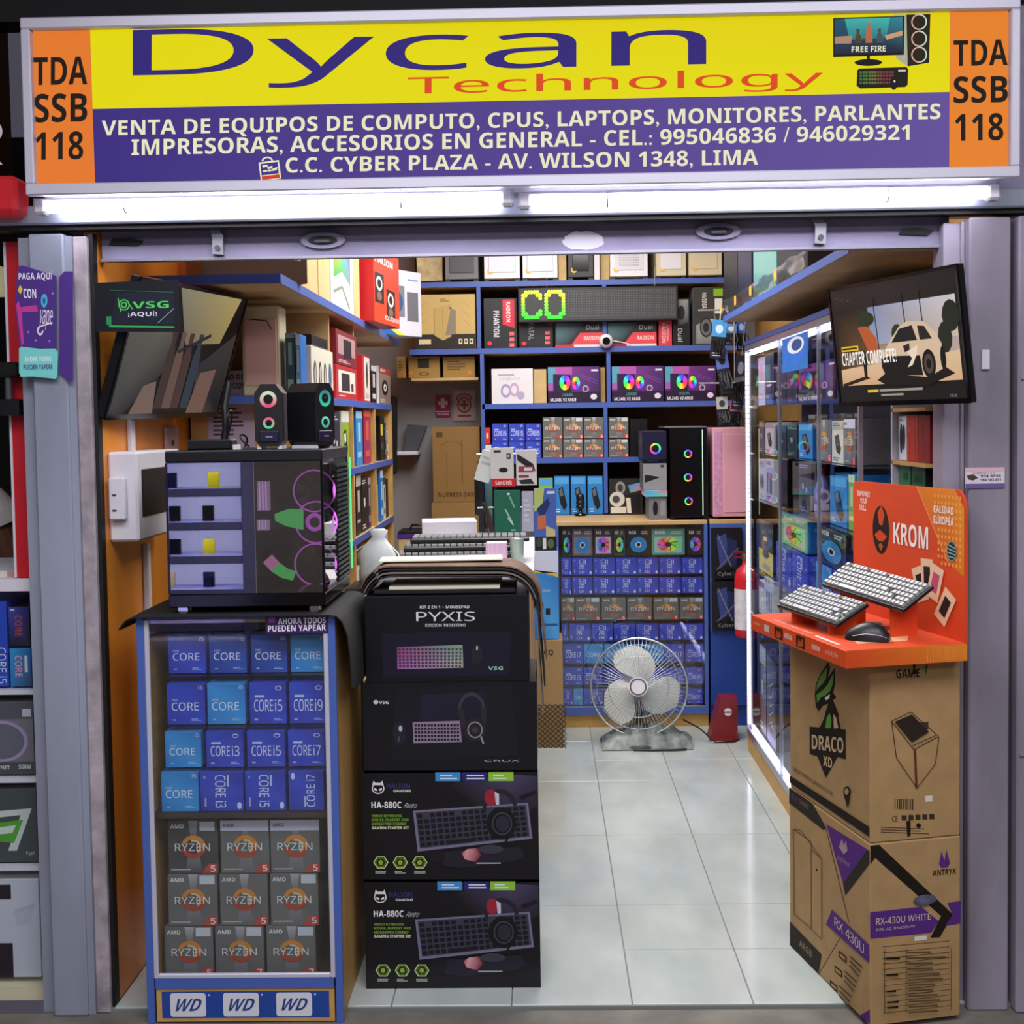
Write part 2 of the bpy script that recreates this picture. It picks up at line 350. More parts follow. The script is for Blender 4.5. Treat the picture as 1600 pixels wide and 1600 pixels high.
def bxr(name, label, cat, u0, u1, vt, z, X, d, vm=None, **k):
    """box on the right, its front looking to -x at plane X"""
    vm = vm or vt+30; y0 = pX(u0, vm, X).y; y1 = pX(u1, vm, X).y; h = k.pop('h', None) or pX((u0+u1)/2, vt, X).z-z
    return box(name, label, cat, (X+d/2, (y0+y1)/2, z), abs(y1-y0)-.002, d, h, -PI/2, **k)
# ================================================================== THE SETTING
XL, XR, YB = -1.085, 1.12, 3.36           # side walls and back wall of the stall
YF = -.04                                  # floor's front edge
ZC = 2.6
def sbox(name, mat, *r, **k): return struct(MB().box(*r, **k).build(name, mat))
floor = sbox('floor', 'grout', XL-.1, YF, -.06, XR+.1, YB, -.004)
cols = [XL]+[.201+.298*k for k in range(-4, 4)]+[XR]
joints = {0: [.56, 1.158, 1.78, 2.37, 2.96], 1: [.264, .563, 1.158, 1.782, 2.07, 2.66], 2: [.264, .563, 1.158, 2.07, 2.66]}
for ci in range(len(cols)-1):
    x0, x1 = cols[ci]+.0015, cols[ci+1]-.0015
    if x1-x0 < .02: continue
    k = ci-4
    js = [YF]+joints[0 if k <= 0 else 1 if k == 1 else 2]+[YB]
    for y0, y1 in zip(js, js[1:]):
        MB().box(x0, y0+.0015, -.012, x1, y1-.0015, 0, bev=.001).build('tile', 'tile', floor)
sbox('floor_corridor', 'concrete', -4, -6, -.075, 4, YF-.004, -.012)
for i, x in enumerate((-1.35, -.02, .36, 1.6)): pass
wl = sbox('wall_left', 'orange_wall', XL-.03, .0, 0, XL, YB, ZC)
sbox('wall_right', 'yellow_wall', XR, .06, 0, XR+.04, YB, ZC)
sbox('wall_back', 'grey_wall', XL-.1, YB, 0, XR+.1, YB+.05, ZC)
sbox('ceiling', 'ceiling_white', XL-.1, .1, ZC, XR+.1, YB, ZC+.04)
sbox('ceiling_corridor', 'ceiling_white', -4, -6, 2.9, 4, .1, 2.94)
sbox('wall_front', 'dark_wall', -4, -.02, 2.42, 4, .06, 2.9)
# shutter housing / beams above the opening
sbox('trim_1', 'header_paint', XL-.1, .0, 1.93, XR+.1, .12, 2.42)                      # lintel behind the sign
tb = struct(MB().box(-1.36, -.06, 1.927, 1.30, -.005, 1.972, 0, bev=.004).build('trim_2', 'pillar_steel'))
sbox('trim_3', 'black_gap', -1.36, -.045, 1.916, 1.30, -.005, 1.9265)
# roller shutter, rolled up: its bottom bar with latches
sh = thing('door_1', None, None, (0, 0, 0)); struct(sh)
MB().box(XL+.005, .015, 1.848, XR-.125, .055, 1.888, 0, bev=.004).build('bottom_bar', 'header_paint', sh)
MB().box(XL+.005, .022, 1.888, XR-.125, .045, 1.93, 0).build('shutter_slat', 'header_paint', sh)
MB().box(XL+.005, .010, 1.846, XR-.125, .016, 1.852, 0).build('bar_lip', 'alu', sh)
for u, v in ((505, 376), (1122, 362)):
    p = pY(u, v, .012); m = MB(); n = 20
    m.prism([(p.x+.055*math.cos(2*PI*i/n), p.z+.020*math.sin(2*PI*i/n)) for i in range(n)], .006, .016, 'y')
    m.build('handle_plate', 'header_paint', sh)
    MB().prism([(p.x+.036*math.cos(2*PI*i/n), p.z+.010*math.sin(2*PI*i/n)) for i in range(n)], .003, .006, 'y').build('handle_hole', 'black_gap', sh)
    MB().box(p.x-.02, -.004, p.z-.008, p.x+.02, .003, p.z+.002, bev=.003).build('pull_grip', 'grey_plastic', sh)
for u, v in ((340, 375), (1282, 358)):
    p = pY(u, v, .0); m = MB()
    m.prism([(p.x-.014, p.z-.034), (p.x+.012, p.z-.036), (p.x+.014, p.z+.012), (p.x-.006, p.z+.036), (p.x-.022, p.z+.034), (p.x-.013, p.z+.008)], -.002, .014, 'y')
    m.build('lock_tongue', 'alu', sh); MB().cyl((p.x, -.006, p.z-.02), (p.x, 0, p.z-.02), .007, n=12).build('rivet', 'grey_plastic', sh)
for u, v in ((195, 378), (1430, 362)):
    p = pY(u, v, .012); MB().prism([(p.x-.04, p.z-.006), (p.x+.03, p.z-.010), (p.x+.045, p.z+.002), (p.x+.01, p.z+.009), (p.x-.03, p.z+.008)], .010, .0155, 'y').build('rust_slot', 'black_gap', sh)
p = pY(912, 376, .012); r = random.Random(3)
MB().prism([(p.x+.05*math.cos(a)*(1+r.uniform(-.12, .1)), p.z+.024*math.sin(a)*(1+r.uniform(-.15, .1))) for a in [2*PI*i/26 for i in range(26)]], .0135, .0152, 'y').build('old_sticker', 'alu_white', sh)
# pillars and shutter guides
def px(u, Y=YF, v=950): return pY(u, v, Y).x
struct(MB().box(px(68), -.06, -.012, px(122), .06, 1.905, 0, bev=.004).box(px(46), -.035, -.012, px(69), .06, 1.9, 0).box(px(121), -.05, -.012, px(132), .05, 1.9, 0).build('trim_4', 'pillar_steel'))
struct(MB().box(px(132), -.045, -.012, px(154), .05, 1.9, 0, bev=.003).build('trim_5', 'guide_grime'))
sbox('trim_6', 'black_gap', px(153), -.03, -.012, px(160), -.003, 1.91)
struct(MB().box(px(1478), -.02, -.012, px(1508), .06, 1.9, 0, bev=.003).box(px(1503), -.03, -.012, px(1508), -.02, 1.9).build('trim_7', 'pillar_right'))
struct(MB().box(px(1509), -.06, -.012, px(1573), .06, 1.905, 0, bev=.004).build('trim_8', 'pillar_right'))
struct(MB().box(px(1581), -.075, -.012, px(1720), .06, 1.905, 0, bev=.005).build('trim_9', 'pillar_right'))
sbox('trim_10', 'black_gap', px(1572), -.02, -.012, px(1582), .05, 1.9)
for z in (1.52, .62): struct(MB().box(px(1584), -.079, z, px(1700), -.074, z+.006).build('trim_11', 'pillar_right'))
# passage walls so the surroundings close up
sbox('wall_corridor_right', 'corridor_wall', px(1720), -.02, 0, 4, .06, 2.42)
sbox('wall_corridor_left', 'dark_wall', -4, 1.1, 0, px(30), 1.16, 2.42)

# ================================================================== SIGN
YS = -.155
sq = [(39, 26), (1578, 3), (1577, 275), (48, 292)]
sx0, sx1, sz0, sz1 = -1.184, 1.092, 1.976, 2.379
sign = thing('shop_sign', 'long illuminated shop sign with yellow top, purple lower band and orange ends above the stall', 'sign', (0, YS, sz0))
sx, szh = sx1-sx0, sz1-sz0
MB().box(sx0+.01, .008, .01, sx1-.01, .11, szh-.01).build('box_body', 'alu_white', sign)
fb = .026
for nm, r in (('frame_bar', (sx0, -.012, 0, sx1, .012, fb)), ('frame_bar', (sx0, -.012, szh-fb, sx1, .012, szh)), ('frame_bar', (sx0, -.012, fb, sx0+.022, .012, szh-fb)), ('frame_bar', (sx1-.022, -.012, fb, sx1, .012, szh-fb))):
    MB().box(*r, bev=.003).build(nm, 'alu_white', sign)
P = Print(quad=sq); Ye, Pu, Og, Re, Cr = '#f2e600', '#3f2f86', '#f2812f', '#e8501e', '#f7f4cf'
P.poly([(39, 26), (129, 24.6), (138, 290.7), (48, 292)], Og); P.poly([(1485, 4.4), (1578, 3), (1577, 275), (1484, 276)], '#f58a2e')
P.poly([(129, 24.6), (1485, 4.4), (1484.5, 143), (133.5, 161)], [Ye, '#f0dc00', '#f3e800', Ye])
P.poly([(133.5, 161), (1484.5, 143), (1484, 276), (138, 290.7)], [Pu, '#6a55a4', '#6a55a4', Pu])
P.tq('Dycan', (196, 25), (1099, 12), (1099, 118), (196, 130), '#35297e', .006)
P.tq('Technology', (628, 109), (1284, 99), (1284, 139), (628, 149), Re, .004)
P.tq('VENTA DE EQUIPOS DE COMPUTO, CPUS, LAPTOPS, MONITORES, PARLANTES', (148, 181), (1470, 163), (1470, 196), (148, 213), Cr, .038)
P.tq('IMPRESORAS, ACCESORIOS EN GENERAL - CEL.: 995046836 / 946029321', (195, 214), (1421, 199), (1421, 230), (195, 246), Cr, .038)
P.tq('C.C. CYBER PLAZA - AV. WILSON 1348, LIMA', (437, 248), (1181, 240), (1181, 271), (437, 278), Cr, .038)
for (x, ys, xs) in ((0, ((71, 119), (134, 184), (200, 249)), ((40, 125), (42, 125), (44, 119))), (1, ((53, 98), (116, 163), (181, 229)), ((1491, 1577), (1491, 1577), (1493, 1570)))):
    for tx, (y0, y1), (x0, x1) in zip(('TDA', 'SSB', '118'), ys, xs):
        P.tq(tx, (x0, y0), (x1, y0-1), (x1, y1-1), (x0, y1), '#1d1712', .03)
# shopping-bag emblem
P.poly([(394, 256), (426, 252), (430, 284), (398, 289)], Cr); P.poly([(397, 258.5), (424, 255), (426, 275), (399, 278.5)], '#43348c'); P.poly([(399, 280), (427, 276.5), (428, 283), (400, 286.5)], '#d8412c')
P.ring(408, 254, 9, 8, .7, Cr, 14, PI, 2*PI)
for k in range(3): P.poly([(400+k*8, 261+k*3), (408+k*8, 260+k*2), (409+k*7, 263+k*3), (401+k*8, 265+k*3)], Cr); P.poly([(401+k*7, 270-k), (407+k*7, 269-k), (408+k*7, 272-k), (402+k*7, 273-k)], Cr)
# picture of a computer with screen, tower and keyboard
P.poly([(1395, 8), (1418, 8), (1418, 98), (1400, 84)], '#b9b79e'); P.poly([(1416, 8), (1454, 7), (1452, 92), (1418, 98)], '#2c2318')
for y in (21, 50, 78): P.ring(1436, y, 12.5, 14, .84, '#e9b9a2', 22); P.ring(1436, y, 12.5, 14, .84, '#cfe8d4', 14, -PI/2, PI*.4)
P.poly([(1300, 13), (1413, 10), (1412, 78), (1300, 81)], '#1c1a1e'); P.poly([(1302, 15), (1410, 12), (1410, 74), (1302, 77)], ['#285a74', '#3d8a9c', '#26283a', '#2a2c3e'])
P.poly([(1318, 15), (1390, 13), (1384, 48), (1326, 52)], ['#46b8b0', '#48bfb8', '#2f7e8c', '#2f7e8c']); P.poly([(1302, 46), (1330, 44), (1328, 58), (1302, 58)], '#b88e74'); P.poly([(1382, 44), (1410, 36), (1410, 44), (1384, 52)], '#d9a27a')
for a, b, c in ((1339, 33, '#53492f'), (1356, 22, '#c76b45'), (1373, 32, '#4b5560')): P.poly([(a-5, 57), (a-4, b+12), (a-2, b+8), (a-3, b), (a+3, b), (a+2, b+8), (a+5, b+12), (a+6, 57)], c)
P.tq('FREE FIRE', (1329, 63), (1383, 62), (1383, 72), (1329, 73), '#f2f0d2', .03)
P.rect(1353, 78, 1358, 87, '#181618'); P.circ(1355.5, 91, 22, 6, '#181618')
P.poly([(1338, 104), (1342, 101), (1416, 99), (1419, 103), (1418, 130), (1414, 134), (1343, 136), (1337, 131)], '#231d18')
for i in range(4):
    for j in range(12): P.rect(1342+j*4.6, 106+i*6, 1345.4+j*4.6, 110+i*6, hsv(.36-.36*min(j, 8)/8, .5, .5))
P.rect(1403, 104, 1415, 107, '#e8e6e0'); P.circ(1396, 127, 6, 12, '#1e1814'); P.circ(1397, 124, 1.5, 2, '#f2efe6')
put_print(P, sx-.044, szh-2*fb, sign, ((sx0+sx1)/2, .0075, szh/2), 0, 'print_sign', 'sign_face')
# two tubes under the sign
for (ua, va, ub, vb, wh) in ((75, 319, 783, 316, 'left end of the purple band'), (830, 314, 1540, 303, 'right end of the purple band')):
    a = pY(ua, va, -.105); b = pY(ub, vb, -.105); z = (a.z+b.z)/2
    t = thing('tube_lamp', 'glowing white tube lamp under the '+('word beginning with D on the shop sign' if ua < 100 else 'computer picture on the shop sign'), 'lamp', ((a.x+b.x)/2, -.105, z)); L = (b.x-a.x)/2
    MB().cyl((-L, 0, 0), (L, 0, 0), .0135, n=16).build('tube', 'tube_glow', t)
    for s in (-1, 1): MB().box(s*L, -.018, -.018, s*(L+.03), .018, .018, bev=.006).build('end_cap', 'white_plastic', t)
    MB().box(-L-.03, -.012, .0145, L+.03, .012, .019).build('batten', 'alu_white', t)
    for x in (-.35, .3): MB().torus((x, 0, 0), (1, 0, 0), .0155, .002, 16, 5).build('clip', 'alu', t)
# ------------------------------------------------------------------ what shows of the stall next door on the left
nb = MB().box(px(-60), -.05, 2.0, px(26), .02, 2.42).box(px(-220), -.05, 2.02, px(-60), .02, 2.42).build('sign_panel', 'black_gloss')
tag(nb, 'black glossy sign panel of the next stall with cut-off white letters', 'sign')
for ch_, v_ in (('O', 205), ('R', 243)): q = pY(0, v_, -.051); put_print(Print(60, 60).t(ch_, 4, 4, 56, 56, '#e8e6e6', .02), .05, .05, nb, (q.x-.016, -.051, q.z))
m = MB().box(px(-120), -.12, pY(20, 334, -.12).z, px(25, -.12, 300), -.04, pY(20, 273, -.12).z, bev=.012)
tag(m.build('red_lightbox', M('red_glow', '#b3202a', .3, emit=.25)), 'small rounded red sign box hanging beside the long sign', 'sign')
rp = thing('display_post', 'tall red post with white edge beside the grey steel pillar', 'post', (px(36, .02), .03, 0))
zc = pY(20, 905, 0).z; MB().box(-.012, -.01, zc+.002, .026, .02, 1.9).build('red_face', 'red', rp); MB().box(-.018, -.012, zc+.002, -.012, .02, 1.9).build('white_edge', 'white_plastic', rp)
hb = thing('hinge_bracket', 'black steel clamp bracket on the red post', 'bracket', (px(29, .0), -.005, pY(20, 608, 0).z))
MB().box(-.02, -.025, .03, .03, .012, .065, bev=.003).build('upper_jaw', 'black_plastic', hb); MB().box(-.02, -.025, -.065, .03, .012, -.025, bev=.003).build('lower_jaw', 'black_plastic', hb); MB().cyl((.0, -.008, -.03), (0, -.008, .035), .008).build('hinge_pin', 'grey_plastic', hb)
cr = MB().box(px(-80, .3), .28, 1.80, px(24, .3), .34, 1.88, bev=.01).build('lamp_box', M('cream_lit', '#d9d0a4', .5, emit=.35)); tag(cr, 'cream lamp box with a rounded edge in the dark stall next door', 'lamp')
# neighbour's glass counter with boxes
zc = pY(20, 905, 0).z; xr = px(48, 0); xl = -1.78
cb = thing('display_counter', 'glass fronted counter of the next stall with stacked boxes inside', 'cabinet', ((xl+xr)/2, 0, 0)); w2 = (xr-xl)/2
MB().box(-w2, 0, zc-.03, w2, .5, zc).build('counter_top', 'white_plastic', cb); MB().box(-w2, 0, 0, w2, .5, .035).build('plinth', 'cream', cb); MB().box(-w2, .46, .035, w2, .5, zc-.03).build('back_panel', 'grey_plastic', cb)
MB().box(-w2, -.004, .035, w2, 0, zc-.03).build('glass_front', 'pane', cb)
zs = [.035, pY(20, 1350, .02).z, pY(20, 1213, .02).z, pY(20, 1076, .02).z]
for z in zs[1:]: MB().box(-w2, .005, z-.012, w2, .46, z, ).build('shelf', 'white_plastic', cb)
# ================================================================== PRINT DESIGNS
def intel(kind, light=False, sideways=0, edge='#c9d6f2'):
    a, b = ('#3f9fe6', '#2f80d0') if light else ('#3a52d0', '#3a3cae')
    if kind == 'new_dark': a, b = '#2c56b8', '#2a3c96'
    P = Print(100, 100) if not sideways else Print(110, 90); W_, H_ = P.W, P.H
    P.rect(0, 0, W_, H_, [a, b, a, b])
    if kind in ('new', 'new_dark'):
        P.poly([(0, 0), (90, 0), (90, 4), (0, 4)], '#4f96d8' if light else '#2f56b0')
        P.t('intel.', 13, 36, 30, 43, '#e6ecf8').t('CORE', 12, 46, 84, 66, '#eef2fb', -.008); P.lines(14, 86, 28, 92, 1, '#aecbee'); P.lines(64, 85, 92, 92, 2, '#aecbee'); P.t('i5', 84, 5, 96, 14, '#dfe8f6')
    elif not sideways:
        P.circ(80, 13, 9, 6, '#dfe6f8', 14); P.circ(80, 13, 7, 4, a, 12); P.rect(14, 30, 40, 36, '#c9d6f2')
        P.t('CORE', 12, 41, 64, 70, '#e8ecfa', .006).t(kind, 70, 41, 90, 70, '#e8ecfa', .006); P.rect(12, 87, 22, 92, '#9fb4e6'); P.lines(66, 86, 92, 93, 2, '#b9c8ee')
    else:
        r = 90 if sideways > 0 else -90; x0 = 38 if sideways > 0 else 55
        P.t('CORE '+kind, x0, 8, x0+28, 82, '#e8ecfa', .006, r); P.rect(x0+(31 if sideways > 0 else -7), 8 if sideways > 0 else 58, x0+(36 if sideways > 0 else -2), 34 if sideways > 0 else 82, '#c9d6f2')
        P.circ(100 if sideways > 0 else 14, 78 if sideways > 0 else 12, 6, 8, '#dfe6f8', 12); P.rect(10, 60, 15, 80, '#9fb4e6') if sideways > 0 else None; P.rect(8, 10, 14, 16, '#8fa4dc') if sideways > 0 else None
    return P
def ryzen(st='tag', n='5', dark=False, plainn=False):
    P = Print(100, 105); a, b = ('#454346', '#555353') if dark else ('#6c6c6a', '#72706e')
    P.rect(0, 0, 100, 105, [a, b, a, b]); P.poly([(42, 0), (62, 0), (57, 34), (47, 34)], ['#b4b4b8', '#b0b0b4', b, b]); P.poly([(34, 105), (40, 72), (64, 72), (70, 105)], [a, '#84848a', '#84848a', a])
    P.ring(52, 52, 25, 23, .66, '#d98a2e', 22, -PI*.9, .15); P.ring(52, 52, 25, 23, .62, '#b5452b', 18, .2, PI*.95); P.ring(52, 52, 16, 15, .7, '#d8c7a4', 14, -PI*.6, PI*.3)
    P.t('RYZEN', 14, 45, 86, 60, '#eceae6', .012)
    if st == 'band': P.rect(0, 0, 100, 21, '#d8d6ea'); P.t('AMD', 5, 6, 28, 13, '#5a5a66', .02)
    else:
        P.t('AMD', 5, 7, 33, 15, '#eeeeee', .025)
        if st == 'tag': P.rect(65, 2, 96, 20, '#cfd4da')
    P.poly([(68, 105), (82, 86), (100, 86), (100, 105)], '#c5473a'); P.t(n, 86, 89, 96, 102, '#f3e9e6', .02); P.rect(5, 96, 45, 98.5, '#b9b9b9')
    return P
DES = {}
def D(k):
    if k not in DES:
        if k.startswith('i_'): DES[k] = intel(k[2:])
        elif k.startswith('s_'): DES[k] = intel(k[2:], sideways=1)
        elif k.startswith('u_'): DES[k] = intel(k[2:], sideways=-1)
        elif k == 'n_light': DES[k] = intel('new', True)
        elif k == 'n_mid': DES[k] = intel('new')
        elif k == 'n_dark': DES[k] = intel('new_dark')
        elif k.startswith('r_'): a = k.split('_'); DES[k] = ryzen(a[1], a[2], len(a) > 3)
    return DES[k]
def liquid(rev=False):
    P = Print(140, 100); P.rect(0, 0, 140, 100, ['#8a3f9a', '#4a2a6c', '#3a1f58', '#2c1a44'])
    P.rect(0, 0, 20, 60, '#5aa0b8').rect(20, 0, 66, 22, '#b057a8').rect(0, 45, 18, 65, '#a45ab0').poly([(14, 20), (62, 22), (62, 72), (14, 70)], '#2c1c40')
    P.hue(46, 44, 15, 21, .25, 20, .9).hue(76, 46, 11, 18, .3, 20, .5).ring(102, 62, 9, 10, .6, '#a9a3b4', 16).circ(124, 86, 9, 8, '#dcd6e4', 14)
    P.rect(0, 70, 140, 100, '#2a1838').t('LIQUID', 38, 74, 66, 83, '#57c8a4', .01).t('ML240L V2 ARGB', 6, 87, 76, 96, '#efe9f4', .02).rect(118, 8, 136, 13, '#e6ddf0').circ(124, 84, 9, 8, '#dcd6e4', 14).line(88, 22, 134, 40, 1.2, '#8a5aa0').line(88, 28, 134, 48, 1.2, '#8a5aa0')
    return P
def fanpack(bg, ringh, seed=1, body='#15161a'):
    P = Print(100, 100).bg(bg); P.rect(8, 30, 92, 92, body)
    if ringh is None: P.circ(50, 60, 36, 30, '#2d86c8').circ(50, 60, 13, 11, '#dfe4ea').circ(50, 60, 8, 7, '#17181c')
    else:
        P.hue(50, 60, 34, 28, .3, 24, ringh, .6, .95, .5).circ(50, 60, 11, 9, '#17181c')
        for i in range(7): a = 2*PI*i/7; P.line(50+12*math.cos(a), 60+10*math.sin(a), 50+32*math.cos(a+.5), 60+26*math.sin(a+.5), 2, '#2b2b38')
    P.t('RGB', 10, 8, 40, 20, '#f0f0f0', .02).lines(60, 8, 94, 22, 2, '#d0d0d0', .5, seed); return P
def pack(bg, c1, c2, seed, art=0):
    """plain retail package: colour field, a product silhouette, a title bar and small print"""
    r = random.Random(seed); P = Print(100, 140).bg(bg); P.rect(0, 0, 100, r.uniform(20, 34), c1)
    P.lines(10, 6, 80, 18, 2, c2, .5, seed)
    if art == 0: P.poly([(24, 50), (60, 44), (82, 92), (70, 112), (40, 104)], '#16171a').poly([(30, 56), (54, 52), (62, 72), (40, 80)], c2)
    elif art == 1: P.circ(50, 76, 26, 30, '#17181c').circ(50, 76, 13, 15, c2).circ(50, 76, 6, 7, '#0c0c0e')
    elif art == 2: P.rect(24, 46, 48, 116, '#1a1b20').rect(54, 54, 76, 116, '#24252b').circ(36, 66, 8, 9, c2).circ(64, 74, 7, 8, c2)
    elif art == 3: P.circ(36, 78, 13, 28, '#131316').circ(64, 78, 13, 28, '#131316')
    elif art == 4:
        for k in range(4): P.rect(16+18*k, 44, 26+18*k, 112, c2)
    P.lines(10, 120, 70, 134, 2, c2, .45, seed+3); return P
def spine(bg, fg, seed):
    r = random.Random(seed); P = Print(40, 160).bg(bg); y = r.uniform(10, 30); P.rect(0, 0, 40, y, fg); P.rect(12, y+12, 28, y+70, fg); P.rect(8, 120, 32, 122+r.uniform(6, 24), fg); return P

# ================================================================== LEFT DISPLAY CABINET (blue frame, glass front)
CX0, CX1, CY, CZ = pY(221, 1270, -.1).x, pY(530, 1270, -.1).x, -.1, .985
CW = CX1-CX0; CDp = .37
cab = thing('display_cabinet', 'blue framed wooden display cabinet full of processor boxes, white letters on its blue foot panel', 'cabinet', ((CX0+CX1)/2, CY, -.012)); hw = CW/2; ch = CZ+.012
for s in (-1, 1): MB().box(s*hw, .012, 0, s*(hw-.016), CDp, ch).build('side_panel', 'wood', cab)
for s in (-1, 1): MB().box(s*hw, 0, 0, s*(hw-.018), .012, ch, bev=.001).build('front_stile', 'blue_frame', cab)
MB().box(-hw+.022, 0, ch-.008, hw-.022, .012, ch).build('front_rail', 'blue_frame', cab); MB().box(-hw+.022, 0, .088, hw-.022, .012, .112).build('front_rail', 'blue_frame', cab)
MB().box(-hw+.016, .012, ch-.018, hw-.016, CDp, ch).build('top_board', 'wood', cab); MB().box(-hw+.016, CDp-.012, 0, hw-.016, CDp, ch-.018).build('back_board', 'board_back', cab)
fp = MB().box(-hw+.022, .004, .004, hw-.022, .012, .088).build('foot_panel', 'wood_edge', cab)
P = Print(300, 52).bg('#24489e')
for k in range(3):
    x = 14+k*95; pts = []
    for cx, cy, a0 in ((x+60, 8, -PI/2), (x+60, 44, 0), (x+6, 44, PI/2), (x+6, 8, PI)):
        for i in range(4): a = a0+PI/2*i/3; pts.append((cx+5*math.cos(a), cy+5*math.sin(a)))
    P.poly(pts, '#dfe0e8'); P.tq('WD', (x+9, 14), (x+61, 14), (x+57, 38), (x+5, 38), '#28408f', .05, shear=.12); P.circ(x+71, 7, 2, 2, '#c9d2e6', 8)
put_print(P, CW-.07, .066, fp, (0, .004, .046))
af = .0115; az0, az1 = .112, ch-.008
for r in ((-hw+.018, 0, az0, -hw+.018+af, .01, az1), (hw-.018-af, 0, az0, hw-.018, .01, az1), (-hw+.018+af, 0, az0, hw-.018-af, .01, az0+af)): MB().box(*r, bev=.002).build('white_trim', 'alu_white', cab)
gl = MB().box(-hw+.030, .004, az0+af, hw-.030, .008, az1).build('glass_front', 'pane_shop', cab)
P = Print(110, 34).bg('#3b1e5c').tq('AHORA TODOS', (22, 6), (106, 5), (106, 16), (22, 17), '#f1eef6', .03).tq('PUEDEN YAPEAR', (4, 19), (106, 18), (106, 29), (4, 30), '#f1eef6', .03).rect(5, 4, 17, 14, '#9a4fa8')
q = pY(464, 975, CY); st = put_print(P, .15, .046, gl, (q.x-(CX0+CX1)/2, -.001, q.z+.012)); st.name = 'printed_sticker'
shelf_px = [1527, 1446, 1362, 1272, 1200, 1132, 1055]
RY = [(1527, 1445, [(257, 334, 'r_tag_5'), (336, 413, 'r_tag_7'), (416, 494, 'r_tag_7')]), (1445, 1361, [(262, 340, 'r_tag_5'), (343, 419, 'r_no_5'), (422, 498, 'r_tag_5')]), (1361, 1275, [(262, 340, 'r_tag_5_d'), (344, 421, 'r_band_5'), (422, 500, 'r_band_5')])]
YI = CY+.05
zc0 = pY(370, 1527, YI).z
MB().box(-hw+.016, .02, .09, hw-.016, CDp-.012, zc0+.012).build('shelf', 'board_back', cab)
DESC = {'r_tag_5': 'dark grey processor box with orange ring and pale price tag', 'r_tag_7': 'dark grey processor box, orange ring, pale tag, cut red corner', 'r_no_5': 'dark grey processor box with orange ring, no price tag', 'r_tag_5_d': 'blackish processor box with orange ring and white tag', 'r_band_5': 'dark grey processor box with orange ring and broad pale top'}
z = zc0+.0015
for ri, (vb, vt, cells) in enumerate(RY):
    h = pY(370, vt+2, YI).z-pY(370, vb, YI).z
    for ci, (a, b, k) in enumerate(cells):
        x0 = pY(a, (vb+vt)/2, YI).x; x1 = pY(b, (vb+vt)/2, YI).x; pl = ('lowest row', 'second row from the foot', 'third row from the foot')[ri]
        box('processor_box', DESC[k]+', '+pl, 'box', ((x0+x1)/2, YI+.035, z), x1-x0-.002, .07, h-.002, 0, 'amd_grey', D(k), k, 'orange-ring processor boxes in the blue cabinet')
    z += h
IN = [(1268, 1199, [(251, 311, 'n_light'), (312, 381, 's_i3'), (382, 447, 's_i5'), (450, 507, 'u_i7')]),
      (1199, 1136, [(257, 315, 'n_light'), (321, 381, 'i_i3'), (385, 446, 'i_i5'), (449, 508, 'i_i7')]),
      (1132, 1061, [(260, 321, 'n_mid'), (323, 384, 'n_light'), (389, 448, 'i_i5'), (451, 511, 'i_i9')]),
      (1052, 986, [(262, 322, 'n_mid'), (326, 386, 'n_dark'), (391, 449, 'n_dark'), (453, 511, 'n_light')])]
IDESC = {'n_light': 'bright blue processor box with thin white lettering', 'n_mid': 'mid blue processor box with thin white lettering', 'n_dark': 'deep blue processor box with thin white lettering', 's_i3': 'indigo processor box on its side, letters reading down to a 3', 's_i5': 'indigo processor box on its side, letters reading down to a 5', 'u_i7': 'indigo processor box on its side, letters reading up to a 7', 'i_i3': 'indigo processor box with tall white letters ending in 3', 'i_i5': 'indigo processor box with tall white letters ending in 5', 'i_i7': 'indigo processor box with tall white letters ending in 7', 'i_i9': 'indigo processor box with tall white letters ending in 9'}
z = zc0+sum((pY(370, vt+2, YI).z-pY(370, vb, YI).z) for vb, vt, _ in RY)+.004
for ri, (vb, vt, cells) in enumerate(IN):
    zb = pY(380, vb, YI).z
    MB().box(-hw+.016, .02, zb-.006+.012, hw-.016, CDp-.012, zb+.012).build('shelf', 'pane' if ri else 'board_back', cab)
    h = pY(380, vt, YI).z-zb
    for ci, (a, b, k) in enumerate(cells):
        x0 = pY(a, (vb+vt)/2, YI).x; x1 = pY(b, (vb+vt)/2, YI).x
        box('processor_box', IDESC[k]+', '+('right above orange-ring boxes', 'third shelf down', 'second shelf down', 'top shelf')[ri], 'box', ((x0+x1)/2, YI+.03, zb+.0015), x1-x0-.003, .06, h-.011, 0, 'intel_light' if k == 'n_light' else 'intel_dark', D(k), k, 'blue processor boxes in the blue cabinet')
# black mat hanging over the cabinet top
xs = [CX0-.035, CX0-.03, CX0-.018, CX0-.004, CX0+.01]+[CX0+.01+(CW-.02)*i/6 for i in range(1, 7)]+[CX1+.008, CX1+.022, CX1+.034, CX1+.04, CX1+.042]
zz = [-.030, -.02, -.005, .002, .004]+[.004]*6+[.001, -.015, -.05, -.11, -.19]
rows = [[(x, y, CZ+.002+dz*(1 if y > -.11 else 1)) for x, dz in zip(xs, zz)] for y in (CY-.022, CY+.05, CY+.2, CY+.36)]
rows[0] = [(x, CY-.022, CZ+.002+dz*.9-.002) for x, dz in zip(xs, zz)]
tag(MB().sheet(rows, th=.003).build('desk_mat', 'pad_cloth'), 'black cloth mat draped over the top of the blue cabinet', 'mat')
